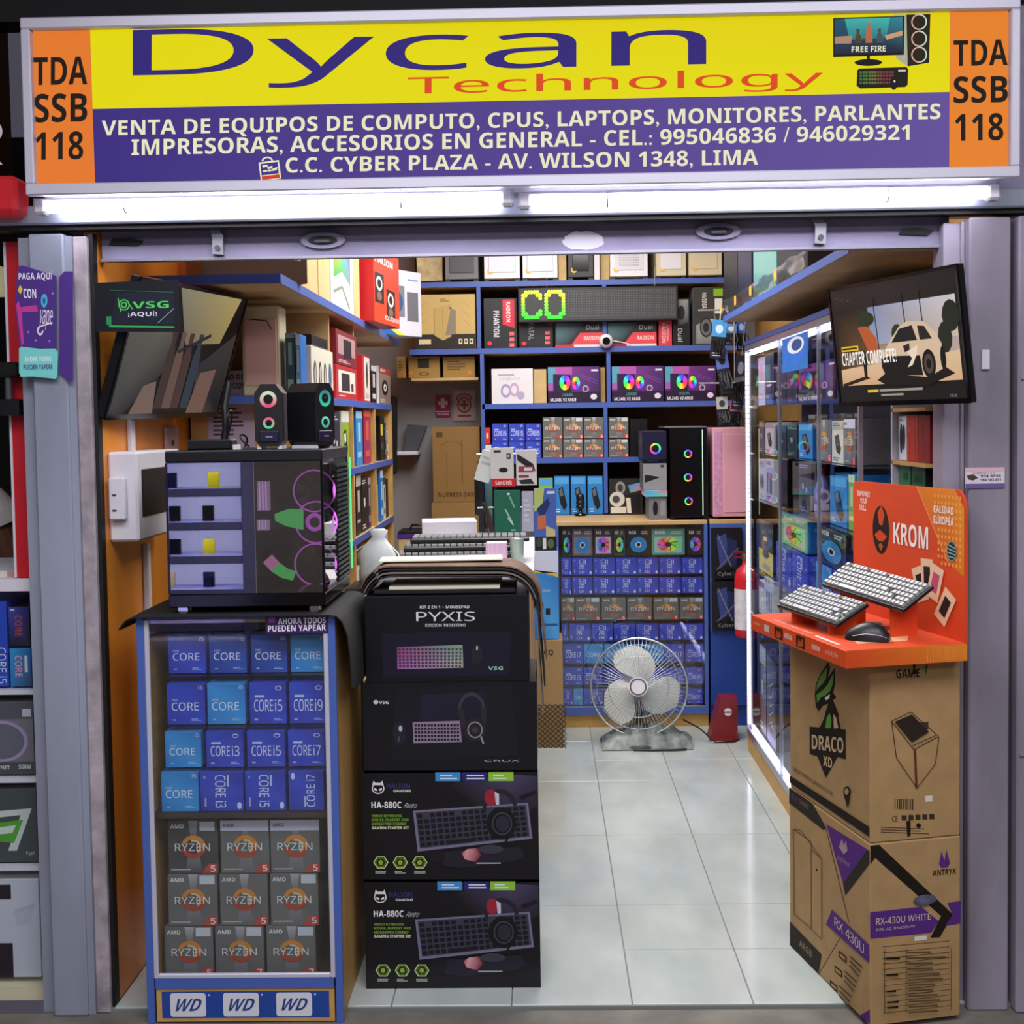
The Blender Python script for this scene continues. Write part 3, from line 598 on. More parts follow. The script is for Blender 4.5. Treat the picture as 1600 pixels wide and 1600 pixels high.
# ================================================================== PC CASE ON THE CABINET
PY_ = CY+.005; a = pY(260, 820, PY_); b = pY(506, 820, PY_); zt = pY(400, 703, PY_).z; zb = CZ+.008
pw = b.x-a.x; ph = zt-zb; pd = .36
pc = thing('computer_case', 'large black computer case with tinted glass front and lit fan rings on the blue cabinet', 'computer', ((a.x+b.x)/2, PY_, zb)); w2 = pw/2
for x in (-w2+.03, w2-.03):
    for y in (.03, pd-.04): MB().cyl((x, y, 0), (x, y, .012), .016, .014, 16).cyl((x, y-.017, .006), (x, y-.0155, .006), .012, .012, 12).build('foot', 'chrome', pc)
MB().box(-w2, 0, .012, w2, pd, .045, bev=.003).build('base', 'black_gloss', pc); MB().box(-w2, 0, ph-.028, w2, pd, ph, bev=.003).build('top_panel', 'black_plastic', pc)
for x in (-w2, w2-.006): MB().box(x, 0, .045, x+.006, .006, ph-.028).build('corner_post', 'black_gloss', pc)
MB().box(-w2, pd-.01, .045, w2, pd, ph-.028).build('rear_panel', 'black_plastic', pc); MB().box(-w2, .006, .045, -w2+.004, pd-.01, ph-.028).build('side_wall', 'black_plastic', pc)
MB().box(-w2+.006, .0, .045, w2-.006, .004, ph-.028).build('glass_panel', 'pane_dark', pc)
for z0 in [.05+i*.0125 for i in range(int((ph-.085)/.0125))]: MB().box(w2-.002, .172, z0, w2+.004, pd-.01, z0+.007).build('vent_slat', 'black_plastic', pc)
MB().box(w2-.004, .17, .045, w2-.002, pd-.01, ph-.028).build('vent_back', 'black_matt', pc); MB().box(w2-.004, .008, .045, w2, .168, ph-.028).build('side_glass', 'pane_dark', pc)
gp = [(w2+.004, pd*.98, zz) for zz in (.06, ph*.35, ph*.7, ph-.03)]; MB().tube([(p[0]+.003, p[1], p[2]) for p in gp], .003, 6).build('green_cable', M('green_led', (.15, .9, .35), emit=.5), pc)
# inside: board, memory, card, cooler fans
MB().box(-w2+.02, .20, .06, w2-.06, .21, ph-.05).build('motherboard', M('pcb_grey', '#5c5654', .5, 0, .2, 30), pc)
for dz in (.075, .165, .255): MB().box(-w2+.02, .19, dz, w2-.06, .2, dz+.018).build('bracket_rail', 'grey_plastic', pc)
def at(u, v, y): p = pY(u, v, PY_+y); return p.x-(a.x+b.x)/2, p.z-zb
glowp = M('ring_glow', (.55, .12, .72), emit=1.3); 
for (u, v) in ((491, 767), (494, 816), (493, 882)):
    x, z = at(u, v, .15); f = MB().torus((x, .15, z), (0, 1, 0), .052, .0022, 40, 6).build('fan_ring', glowp, pc)
    MB().cyl((x, .160, z), (x, .168, z), .016, n=16).build('fan_hub', 'grey_plastic', f)
    for k in range(7):
        an = 2*PI*k/7; ca, sa = math.cos(an), math.sin(an); cb_, sb = math.cos(an+.55), math.sin(an+.55)
        MB().add([(x+.015*ca, .163, z+.015*sa), (x+.048*ca, .157, z+.048*sa), (x+.048*cb_, .171, z+.048*sb), (x+.015*cb_, .169, z+.015*sb)], [(0, 1, 2, 3)]).build('fan_blade', 'smoke_blade', f)
gm = M('memory_glow', (.72, .55, .85), emit=.6)
for k in range(4):
    x0, z0 = at(404+k*5, 752, .19); x1, z1 = at(407+k*5.2, 797, .19); MB().box(x0, .17, z1, x0+.0045, .19, z0).build('memory_stick', gm, pc)
    x0, z0 = at(404+k*5, 812, .19); x1, z1 = at(407, 828, .19); MB().box(x0, .17, z1, x0+.0045, .19, z0).build('memory_stick', gm, pc)
gg = M('strap_glow', (.12, .85, .22), emit=.9); gm2 = M('strap_pink', (.85, .35, .75), emit=.8)
pts = [at(u, v, .12) for u, v in ((429, 803), (452, 795), (473, 797), (473, 828), (447, 822), (430, 814))]; MB().prism(pts, .12, .13, 'y').build('cable_comb', gg, pc)
pts = [(424, 867), (436, 880), (450, 890), (462, 893)]; pt2 = [(411, 879), (424, 893), (440, 903), (457, 907)]
for k in range(3): MB().prism([at(*pts[k], .11), at(*pts[k+1], .11), at(*pt2[k+1], .11), at(*pt2[k], .11)], .11, .118, 'y').build('ribbon_cable', gm2 if k == 0 else gg, pc)
x, z = at(494, 815, .14); MB().torus((x, .12, z), (0, 1, 0), .018, .005, 24, 8).build('pump_ring', glowp, pc)
x0, z0 = at(440, 862, .15); MB().box(x0-.09, .13, z0-.02, x0+.015, .19, z0+.02, bev=.003).build('graphics_card', 'black_plastic', pc)
# ------------------------------------------------------------------ speakers, strip and wires on the case
zt2 = zt
def speaker(u0, u1, vt, rz, cols, label):
    q0 = pY(u0, 650, CY+.09); q1 = pY(u1, 650, CY+.09); w = .068; h = pY((u0+u1)/2, vt, CY+.09).z-zt2
    t = thing('speaker', label, 'speaker', ((q0.x+q1.x)/2, CY+.145, zt2), rz); c = .012
    o = [(-w/2+c, .006), (w/2-c, .006), (w/2, .02), (w/2, h-.022), (w/2-.016, h), (-w/2+.016, h), (-w/2, h-.022), (-w/2, .02)]
    MB().prism(o, -.045, .05, 'y').build('cabinet', 'black_plastic', t)
    for zc_, R, h0 in ((h*.765, .021, .33), (h*.40, .0145, .5)):
        P = Print(100, 100).circ(50, 50, 34, 34, '#0c0c10').ring2(50, 50, 49, .58, *(cols[0] if R > .02 else cols[1])); put_print(P, R*2, R*2, t, (0, -.046, zc_), 0, 'print_screen', 'driver_ring')
        MB().lathe([(R*.5, -.0005), (R*.35, -.004), (R*.2, .0), (.0, .004)], (0, -.046, zc_), 16, axis=(0, -1, 0)).build('cone', 'black_matt', t)
    MB().box(-.024, -.048, .016, .024, -.044, .044, bev=.003).build('badge_plate', 'box_navy', t)
    put_print(Print(40, 10).t('HALION', 4, 2, 36, 8, '#d8d8e4', .02), .02, .005, t, (0, -.0485, .03))
    MB().box(-w/2+.004, -.04, 0, -w/2+.014, .04, .008).box(w/2-.014, -.04, 0, w/2-.004, .04, .008).build('foot', 'white_plastic', t)
speaker(392, 440, 600, .08, (('#c8e0c4', '#e0487c'), ('#e05a84', '#52d29c')), 'black desktop speaker with pink and green lit rings, facing the front'); speaker(448, 512, 598, 1.0, (('#3a7f88', '#2fc8a4'), ('#6fd8c0', '#3fae98')), 'black desktop speaker with teal lit rings, turned towards the shelves')
ps = thing('power_strip', 'flat black adapter block lying on the computer case', 'adapter', (pY(328, 690, CY+.1).x, CY+.12, zt2)); MB().box(-.055, -.03, 0, .055, .03, .026, bev=.004).build('housing', 'black_plastic', ps); MB().box(.056, -.02, .0, .075, .0, .012).build('plug', 'white_plastic', ps)
q = pY(350, 650, CY+.22); m = MB(); m.tube([(q.x, CY+.2, zt2+.005), (q.x+.01, CY+.2, zt2+.05), (q.x+.005, CY+.21, zt2+.11), (q.x+.015, CY+.22, zt2+.17)], .010, 8); tag(m.build('stand_stem', 'black_plastic'), 'slim black stand stem rising behind the flat adapter', 'stand')
for k, (c0, pl) in enumerate((((.02, .05), 'looping up from the flat black adapter'), ((.06, .09), 'running low to the front speaker'))):
    x0 = q.x+c0[0]; pts = [(x0+.035*t+.014*math.sin(5*t+k), CY+.12+.02*math.cos(4*t), zt2+.006+max(0, math.sin(PI*t))*(.09 if k == 0 else .03)) for t in [i/12 for i in range(13)]]
    tag(MB().tube(pts, .0025, 6).build('speaker_cable', 'black_plastic'), 'thin black cable '+pl, 'cable')
# ================================================================== STACK OF KEYBOARD KIT BOXES
YK = .05; KD = .30
zk = [0]+[pY(703, v, YK).z for v in (1376, 1206, 1068, 930)]
def ha880(label, i):
    P = Print(quad=[(567, 1207), (840, 1205), (840, 1374), (567, 1376)])
    P.rect(567, 1203, 842, 1378, '#131116')
    P.poly([(700, 1225), (800, 1210), (840, 1212), (840, 1260), (780, 1290)], ['#131116', '#4b4460', '#3a3550', '#26222f', '#1b1820'])
    P.rect(682, 1206, 721, 1220, '#3f8fd0').rect(724, 1206, 763, 1220, '#2b2470').rect(765, 1206, 804, 1220, '#8fc63d')
    for x in (685, 727, 768): P.lines(x+4, 1209, x+32, 1218, 2, '#e6ecf4', .45, x)
    P.ring(592, 1231, 10, 9, .82, '#e4e4ea', 18); P.poly([(583, 1226), (585, 1219), (589, 1223), (595, 1223), (599, 1219), (601, 1226)], '#e4e4ea'); P.poly([(586, 1230), (591, 1233), (590, 1235), (586, 1234)], '#f2f2f6').poly([(598, 1230), (593, 1233), (594, 1235), (598, 1234)], '#f2f2f6')
    P.t('HALION', 606, 1223, 642, 1231, '#39366e', .02).t('GAMING', 616, 1233, 643, 1237, '#e6e6ea', .03)
    P.t('HA-880C', 581, 1252, 628, 1262, '#f0f0f4', .03).t('Pantro', 631, 1254, 655, 1262, '#c9c9d2', 0, 0, .2)
    for k in range(4): P.t(('WIRED KEYBOARD,', 'MOUSE, HEADSET AND', 'MOUSEPAD COMBO', 'GAMING STARTER KIT')[k], 581, 1272+k*6.2, 581+(48, 58, 54, 58)[k], 1276.5+k*6.2, '#7fae34' if k < 3 else '#f0ead8', .02)
    # keyboard
    P.poly([(646, 1266), (826, 1254), (832, 1310), (652, 1330)], '#77728e'); P.poly([(650, 1269), (823, 1257), (828, 1306), (656, 1325)], '#3d3a4c')
    for r_ in range(6):
        for k in range(17):
            if r_ == 0 and k in (1, 6, 11): continue
            t0, t1 = (k+.12)/17.3, (k+.86)/17.3; s0, s1 = (r_+.14)/6.1, (r_+.82)/6.1
            def bl(t, s_): return (651+173*t+5*s_, 1270-12*t+(55-6*t)*s_)
            if r_ == 5 and 3 < k < 8: continue
            P.poly([bl(t0, s0), bl(t1, s0), bl(t1, s1), bl(t0, s1)], '#15141b')
    P.poly([bl(.24, .85), bl(.47, .85), bl(.47, .96), bl(.24, .96)], '#1a1922')
    # headset
    P.ring(782, 1262, 27, 30, .78, '#25232c', 20, PI*.95, PI*1.95); P.circ(768, 1245, 10, 13, '#9c2438', 16).poly([(774, 1236), (781, 1240), (781, 1256), (776, 1257)], '#c9c6d6'); P.circ(784, 1286, 23, 25, '#101015', 22).ring(785, 1286, 16, 18, .86, '#3e3f48', 20).circ(786, 1286, 11, 13, '#2b2a38', 16)
    P.line(796, 1304, 788, 1318, 3, '#101015')
    # mouse mat, mouse, red emblem
    P.poly([(676, 1336), (700, 1329), (812, 1322), (820, 1336), (806, 1345), (720, 1356), (694, 1352)], '#221f2c'); P.poly([(721, 1332), (730, 1326), (746, 1324), (752, 1336), (742, 1346), (726, 1342)], ['#b33a4a', '#d9a0a8', '#8a2434', '#5e1e2a', '#a83644', '#d4949c'])
    P.circ(767, 1326, 20, 7, '#3a3a48', 16).circ(684, 1338, 12, 11, '#17151c', 14).rect(744, 1347, 782, 1349, '#a9a9b4'); P.poly([(812, 1244), (838, 1234), (839, 1240), (816, 1250)], '#17151c')
    for k in range(3):
        cx = 594+k*30.5; P.ring(cx, 1347, 12, 11, .84, '#c9d98f', 6).ring(cx, 1347, 9, 8, .8, '#5e7a2a', 6).circ(cx, 1347, 4, 4, '#8fae3a', 8); P.lines(cx-9, 1360, cx+9, 1365, 2, '#c9c9cc', .4, k)
    x0, x1 = pY(567, 1300, YK).x, pY(840, 1300, YK).x
    box('keyboard_kit_box', label, 'box', ((x0+x1)/2, YK+KD/2, zk[i]+.001*i), x1-x0, KD, zk[i+1]-zk[i]-.001, 0, 'box_black', P, 'ha880', 'stacked keyboard kit boxes')
ha880('black kit box with purple keyboard picture standing on the floor under its twin', 0); ha880('black kit box with purple keyboard picture stacked on its twin', 1)
P = Print(quad=[(567, 1070), (839, 1068), (840, 1204), (567, 1206)]); P.poly([(567, 1068), (840, 1066), (840, 1206), (567, 1208)], '#121117')
P.poly([(620, 1075), (800, 1072), (810, 1180), (610, 1185)], ['#15141d', '#17161f', '#181820', '#1a1a26']).poly([(660, 1085), (760, 1082), (770, 1160), (650, 1165)], ['#1e1e34', '#1b1b2c', '#181822', '#1b1b2a'])
P.circ(588, 1097, 4, 3.5, '#d8d8e0', 10).t('VSG', 593, 1095, 608, 1100, '#d8d8e0', .03)
P.poly([(645, 1128), (719, 1126), (722, 1159), (646, 1161)], '#8f7f98')
for r_ in range(5):
    for k in range(14): P.rect(648+k*5.1, 1131+r_*5.6, 651.6+k*5.1, 1134.8+r_*5.6, '#1a1418' if (k+r_) % 7 else '#3e1a2c')
P.circ(624, 1146, 10, 18, '#232330', 18).circ(626, 1138, 3, 5, '#b9b9c4', 8).rect(622, 1150, 624, 1158, '#585866')
P.ring(738, 1112, 22, 30, .8, '#3c3840', 20, PI*.95, PI*2.05).poly([(716, 1108), (724, 1106), (730, 1136), (722, 1140)], '#2c2830').poly([(752, 1104), (761, 1106), (760, 1134), (752, 1132)], '#2c2830').circ(742, 1140, 18, 19, '#24222a', 20).ring(743, 1140, 12, 13, .84, '#8a8a7c', 20).circ(743, 1140, 5, 5, '#3c3c40', 10).line(752, 1150, 756, 1162, 3, '#8a8a94')
P.poly([(608, 1166), (720, 1164), (721, 1188), (612, 1190)], '#17161e').t('CRUX', 757, 1187, 812, 1190.5, '#b9b9c4', 0)
x0, x1 = pY(567, 1140, YK).x, pY(839, 1140, YK).x
box('keyboard_kit_box', 'black kit box with small keyboard and headset picture, third in the stack', 'box', ((x0+x1)/2, YK+.15, zk[2]+.001), x1-x0, .30, zk[3]-zk[2]-.001, 0, 'box_black', P, None, 'stacked keyboard kit boxes')
P = Print(quad=[(573, 932), (818, 930), (832, 1066), (566, 1068)]); P.poly([(573, 932), (818, 930), (832, 1066), (566, 1068)], '#0f0e13')
P.t('KIT 2 EN 1 + MOUSEPAD', 656, 945, 731, 949, '#d8d8de', .02).t('PYXIS', 650, 954, 740, 968, '#d9d9e0', -.012).t('EDICION TUDESTINO', 664, 972, 726, 976.5, '#cfcfd6', .02)
P.poly([(596, 986), (796, 984), (800, 1055), (594, 1057)], '#17162a'); P.poly([(619, 1008), (722, 1005), (724, 1042), (618, 1044)], ['#8a3f78', '#7fa08a', '#b9a4a0', '#9a5fa4'])
for r_ in range(6):
    for k in range(17): P.rect(621+k*6, 1010+r_*5.5, 624.6+k*6, 1013.6+r_*5.5, hsv(.86-.42*k/17, .55, .34))
P.circ(745, 1021, 9, 17, '#26242c', 18).circ(745, 1010, 1.6, 4, '#b9b9c2', 8).line(744, 984, 745, 1004, 1.2, '#07070a').t('VSG', 764, 1040, 788, 1046, '#9cc9b4', .02)
x0, x1 = pY(570, 1000, YK).x, pY(826, 1000, YK).x
box('keyboard_kit_box', 'black kit box with colour-lit keyboard picture, topmost of its stack', 'box', ((x0+x1)/2, YK+.14, zk[3]+.001), x1-x0, .27, zk[4]-zk[3]-.003, 0, 'box_black', P, None, 'stacked keyboard kit boxes')
KX0, KX1 = pY(567, 1140, YK).x, pY(840, 1140, YK).x
# curved sheets (mouse mats) laid over the stack, hanging down its right side
def arch(x0, x1, ztop, drop_l, drop_r, r, n=7):
    pts = [(x0, ztop-drop_l)]
    for i in range(n+1):
        a_ = PI-PI/2*i/n; pts.append((x0+r+r*math.cos(a_), ztop-r+r*math.sin(a_)))
    for i in range(n+1):
        a_ = PI/2-PI/2*i/n; pts.append((x1-r*1.25+r*1.25*math.cos(a_), ztop-r*1.25+r*1.25*math.sin(a_)))
    pts += [(x1+.003, ztop-drop_r*.6), (x1+.012, ztop-drop_r)]
    return pts
zt0 = zk[4]
for k in range(4):
    zt_ = zt0+.044+.0075*k; A = arch(KX0+.012-.006*k, KX1-.004+.005*k, zt_, .055, (.10, .36, .30, .24)[k], .065+.004*k)
    A = [(x, max(z, zt0+.001) if x < (KX0+KX1)/2 else z) for x, z in A]
    rows = [[(x, y, z+.002*math.sin(9*x)) for x, z in A] for y in (YK+.012+.010*k, YK+.08, YK+.14, YK+.21)]
    o = MB().sheet(rows[::-1], th=.0035).build('mouse_mat', ['pad_cloth', 'pad_edge', 'pad_cloth', M('pad_photo', '#8a6a54', .8, 0, .6, 9, col2='#2b2224')][k] if k else 'pad_cloth')
    tag(o, ('black mouse mat arched over the kit boxes, innermost of the pile', 'grey-brown mouse mat arched over the kit boxes, second of the pile', 'black mouse mat arched over the kit boxes, third of the pile', 'brown patterned mouse mat arched on top of the pile over the kit boxes')[k], 'mouse mat', 'mouse mats draped over the kit boxes')
cl = thing('folder', 'closed black flat folder with pale edge lying on the top kit box', 'folder', ((KX0+KX1)/2, YK+.02, zt0)); MB().box(-.19, .0, .0, .17, .2, .012, bev=.003).build('cover', 'black_matt', cl); MB().box(-.15, .003, .0125, .13, .19, .02).build('sheets', 'paper', cl)
zz_ = zt0+.044+.0225+.004
o = MB().box(-.16, -.05, 0, .16, .05, .003).build('paper_sheet', 'paper', None, (pY(690, 878, .2).x, .2, zz_+.004), (0, 0, .05)); tag(o, 'cream sheet of paper lying on the draped mouse mats', 'paper')

# ================================================================== RIGHT: CARTONS AND KEYBOARD STAND
RA = math.radians(12.5); B0 = Vector((.752, -.157, 0)); ex = Vector((math.cos(RA), math.sin(RA), 0)); ey = Vector((-math.sin(RA), math.cos(RA), 0))
cw, cdp = .235, .45; h1 = .438; zTray = pY(1325, 1046, -.23).z
def carton(name, label, z, w, d, h, base, front, left, extra=0):
    c_ = base+ex*(w/2)+ey*(d/2); o = tag(link(name, boxmesh(w, d, h, 'cardboard', .003), None, (c_.x, c_.y, z), RA), label, 'carton')
    put_print(front, w-.002, h-.002, o, (0, -d/2, h/2), 0, 'print_matt'); put_print(left, d-.002, h-.002, o, (-w/2, 0, h/2), -PI/2, 'print_matt', 'printed_side'); return o
K, V_ = '#1c1712', '#55297c'
# lower carton
Fp = Print(quad=[(1361, 1322), (1503, 1306), (1505, 1594), (1360, 1604)]); T_ = '#a98b62'
Fp.poly([(1361, 1324), (1374, 1322), (1492, 1430), (1470, 1466), (1455, 1466), (1472, 1432), (1368, 1342), (1361, 1352)], K)
Fp.poly([(1360, 1425), (1440, 1417), (1468, 1440), (1456, 1458), (1360, 1466)], V_).poly([(1482, 1411), (1504, 1408), (1504, 1444), (1478, 1448), (1491, 1430)], V_)
Fp.tq('RX-430U WHITE', (1369, 1434), (1455, 1427), (1455, 1437), (1369, 1445), '#cfc2a6', .012).tq('P/N: AC-RX430UW', (1369, 1450), (1430, 1445), (1430, 1449), (1369, 1455), '#bfae90', 0)
Fp.poly([(1468, 1350), (1472, 1330), (1477, 1345), (1480, 1328), (1486, 1348), (1482, 1355), (1472, 1356)], V_).tq('ANTRYX', (1458, 1360), (1496, 1356), (1496, 1365), (1458, 1369), K, .015)
Fp.poly([(1429, 1464), (1449, 1462), (1449, 1469), (1429, 1471)], '#d9d6d0')
for k in range(13): y = 1476+k*8.4; Fp.line(1379, y+(4 if k else 3), 1486, y-6+(3 if k else 2), .8, K); Fp.lines(1417, y+2, 1480, y+7, 1, '#5c482f', .5, k) if k else None
for x in (1379, 1413, 1486): Fp.line(x, 1480, x, 1582, .9, K)
for k in (2, 5, 8, 10, 11): Fp.lines(1383, 1477+k*8.4, 1406, 1483+k*8.4, 1, K, .5, k)
Lp = Print(quad=[(1212, 1232), (1361, 1322), (1360, 1604), (1213, 1480)])
Lp.poly([(1212, 1232), (1256, 1258), (1281, 1296), (1276, 1300), (1212, 1257)], '#2b2622').tq('RX', (1218, 1242), (1228, 1248), (1228, 1256), (1218, 1250), '#4f3a6a', .02).tq('SERIES', (1231, 1250), (1248, 1260), (1248, 1267), (1231, 1257), '#85775e')
Lp.poly([(1281, 1290), (1357, 1330), (1312, 1384)], V_).poly([(1357, 1330), (1361, 1333), (1361, 1352), (1316, 1402), (1312, 1384)], '#2b2622'); Lp.poly([(1305, 1326), (1311, 1312), (1314, 1324), (1318, 1316), (1321, 1332), (1314, 1338)], '#a98d9a').tq('ANTRYX', (1302, 1338), (1325, 1352), (1325, 1359), (1302, 1346), '#a98d9a')
Lp.line(1281, 1296, 1323, 1444, 1, K).line(1306, 1468, 1266, 1525, 1, K)
Lp.poly([(1292, 1424), (1360, 1478), (1360, 1506), (1281, 1447)], V_).tq('RX 430U', (1297, 1434), (1351, 1477), (1351, 1493), (1297, 1449), '#d2c4aa', .008)
Lp.poly([(1213, 1443), (1272, 1494), (1266, 1524), (1213, 1480)], '#2b2622').tq('ARGB', (1231, 1470), (1254, 1489), (1254, 1500), (1231, 1481), '#8a7a60', .02)
for a_, b_ in (((1220, 1298), (1253, 1318)), ((1253, 1318), (1253, 1454)), ((1253, 1454), (1222, 1432)), ((1220, 1298), (1222, 1432)), ((1253, 1330), (1273, 1344)), ((1273, 1344), (1273, 1470)), ((1253, 1454), (1273, 1470)), ((1235, 1300), (1273, 1344)), ((1220, 1298), (1235, 1300))): Lp.line(*a_, *b_, 1, '#4b3a26')
Lp.circ(1263, 1362, 1.6, 2.4, K, 8)
for k in range(3):
    x, y = 1305-9*k, 1487+23*k; Lp.poly([(x, y), (x+14, y+10), (x+14, y+20), (x, y+10)], K); Lp.poly([(x+2, y+4), (x+12, y+11), (x+12, y+16), (x+2, y+9)], T_)
    for j in range(3): Lp.line(x+20, y+9+j*7, x+43-j*3, y+26+j*7, 2.2, '#4b3a26')
Lp.poly([(1340, 1588), (1360, 1578), (1360, 1600)], V_)
cr1 = carton('case_carton', 'tall brown carton with purple bands and black zigzag standing by the right pillar', .0005, cw, cdp, h1, B0, Fp, Lp)
n = 16; MB().prism([(.022+.03*math.cos(2*PI*i/n), .293+.013*math.sin(2*PI*i/n)) for i in range(n)], -cdp/2-.0045, -cdp/2-.0035, 'y').build('hand_hole', M('bag_grey', '#6a6a86', .4, 0, .5, 30, col2='#2b2a3a'), cr1)
# upper carton
h2 = zTray-h1-.002
Fp = Print(quad=[(1363, 1044), (1504, 1030), (1503, 1300), (1361, 1318)])
FpA = Print(quad=[(1363, 1044), (1504, 1030), (1503, 1300), (1361, 1318)])
FpA.tq('GAME', (1403, 1052), (1440, 1049), (1440, 1062), (1403, 1065), K, .02).poly([(1428, 1040), (1434, 1040), (1432, 1050), (1440, 1056), (1426, 1058), (1430, 1050)], K).poly([(1448, 1044), (1453, 1042), (1451, 1056), (1448, 1056)], '#3f6a2c')
for a_, b_ in (((1395, 1130), (1426, 1115)), ((1426, 1115), (1469, 1150)), ((1469, 1150), (1430, 1172)), ((1430, 1172), (1395, 1130)), ((1395, 1130), (1402, 1185)), ((1402, 1185), (1434, 1230)), ((1434, 1230), (1463, 1192)), ((1463, 1192), (1469, 1150)), ((1426, 1166), (1464, 1148))): Fp.line(*a_, *b_, 1.1, '#3b2a1c')
Fp.poly([(1399, 1130), (1426, 1118), (1453, 1143), (1426, 1160)], '#2b211b').line(1431, 1172, 1433, 1230, 3, '#5a1f1c')
for k in range(9): Fp.rect(1399+k*3.4, 1248, 1400.6+k*3.4+(k % 3)*.5, 1264, '#4b3a28')
Fp.poly([(1448, 1242), (1459, 1241), (1459, 1250), (1448, 1251)], '#d9d3c6').tq('CE', (1395, 1275), (1404, 1274), (1404, 1283), (1395, 1284), K, .01)
for k in range(5): Fp.rect(1410+k*11, 1273-k*.9, 1418+k*11, 1281-k*.9, '#3b2c1e')
Fp.lines(1377, 1291, 1482, 1302, 3, '#5c482f', .4, 4).poly([(1417, 1282), (1424, 1280), (1424, 1304), (1419, 1306)], K).circ(1437, 1288, 4, 4, K, 10)
Lp = Print(quad=[(1218, 1010), (1363, 1044), (1361, 1318), (1217, 1228)])
G_ = '#5f9a45'
Lp.poly([(1284.5, 1048.0), (1288.3, 1056.3), (1283.8, 1070.5), (1296.5, 1056.3), (1297.3, 1076.9), (1293.5, 1093.0), (1299.5, 1099.0), (1292.8, 1103.5), (1303.3, 1123.8), (1302.5, 1129.4), (1307.0, 1145.5), (1267.3, 1145.5), (1276.3, 1130.5), (1280.0, 1118.5), (1283.8, 1108.8), (1274.4, 1112.5), (1267.3, 1120.8), (1262.0, 1114.8), (1260.1, 1098.3), (1262.0, 1082.5), (1270.3, 1066.8)], K).poly([(1283.8, 1054.8), (1280.4, 1073.5), (1274.8, 1080.3), (1266.5, 1087.0), (1263.5, 1091.5), (1264.3, 1083.3), (1271.0, 1069.8)], G_).poly([(1294.7, 1063.0), (1294.3, 1077.3), (1288.3, 1090.0), (1280.0, 1096.8), (1271.8, 1100.5), (1265.0, 1108.8), (1263.5, 1096.8), (1274.8, 1090.0), (1284.5, 1080.3)], G_).poly([(1278.5, 1100.5), (1288.3, 1094.5), (1286.8, 1101.3), (1280.8, 1104.3)], '#d8ead0').poly([(1281.5, 1129.0), (1286.8, 1122.3), (1289.8, 1132.0), (1289.0, 1144.8), (1278.5, 1144.8)], G_).poly([(1293.5, 1123.8), (1298.8, 1129.0), (1302.5, 1144.0), (1294.3, 1144.8)], '#c9a98a')
Lp.poly([(1251, 1143), (1316, 1146), (1316, 1190), (1301, 1186), (1279, 1217), (1264, 1185), (1251, 1182)], K).tq('DRACO', (1255, 1154), (1312, 1158), (1312, 1181), (1255, 1175), '#cbb48c', .02).tq('XD', (1275, 1184), (1291, 1188), (1291, 1203), (1275, 1199), '#cbb48c', .02)
Lp.tq('MIDTOWER GAMING CASE', (1224, 1200), (1292, 1238), (1292, 1244), (1224, 1206), '#3b2c1e').poly([(1217, 1212), (1361, 1293), (1361, 1308), (1217, 1222)], K)
Lp.circ(1319, 1238, 7, 8, K, 14).poly([(1313, 1242), (1325, 1246), (1320, 1263)], K).circ(1319, 1238, 4, 5, '#a98b62', 12)
cr2 = carton('case_carton', 'brown carton with green dragon head emblem stacked on the purple banded carton', h1+.0015, cw-.002, cdp-.005, h2, B0+ex*.001, Fp, Lp)
put_print(FpA, cw-.004, h2-.002, cr2, (0, -(cdp-.005)/2, h2/2), 0, 'print_matt', 'printed_title')
MB().box(-.024, -(cdp-.005)/2-.0012, .262, .032, -(cdp-.005)/2-.0004, .279, bev=.0004).build('hand_hole', 'board_back', cr2)
# orange display stand
TA = math.radians(13.5); tx = Vector((math.cos(TA), math.sin(TA), 0)); ty = Vector((-math.sin(TA), math.cos(TA), 0)); TB = pZ(1322, 1046, zTray); TB.z = 0
tw, tl, tht = .308, .53, .042
tc = TB+tx*(tw/2)+ty*(tl/2)
stand = thing('keyboard_stand', 'orange cardboard display stand with tall back board on the dragon carton', 'display stand', (tc.x, tc.y, zTray+.001), TA)
MB().box(-tw/2, -tl/2, 0, tw/2, tl/2, tht, bev=.002).build('tray', 'orange_board', stand)
P = Print(quad=[(1322, 1020), (1513, 992), (1515, 1032), (1322, 1046)]).poly([(1322, 1020), (1513, 992), (1515, 1032), (1322, 1046)], ['#cf4a20', '#e58a2c', '#df7d28', '#c8441e'])
for i in range(7):
    for j in range(16): P.circ(1430+j*5.3, 1008+i*4.2-j*.6, 1.1, 1, '#eda852', 6)
put_print(P, tw-.003, tht-.002, stand, (0, -tl/2, tht/2))
P = Print(300, 30).bg('#d8491e').t('exactly like', 8, 9, 34, 19, '#e8b9a4').rect(48, 8, 66, 22, '#c6bdb8').rect(84, 4, 112, 27, '#15110f').t('KROM', 118, 9, 142, 20, '#e8d6cc', .02).rect(156, 4, 184, 27, '#15110f').t('KROM', 205, 10, 228, 20, '#e8d6cc', .02).t('exactly like', 245, 9, 280, 21, '#e8b9a4')
for x in (84, 156): P.poly([(x+4, 25), (x+9, 8), (x+13, 16), (x+20, 7), (x+24, 20), (x+17, 25)], '#b8431e')
put_print(P, tl-.004, tht-.004, stand, (-tw/2, 0, tht/2), -PI/2, name='printed_side')
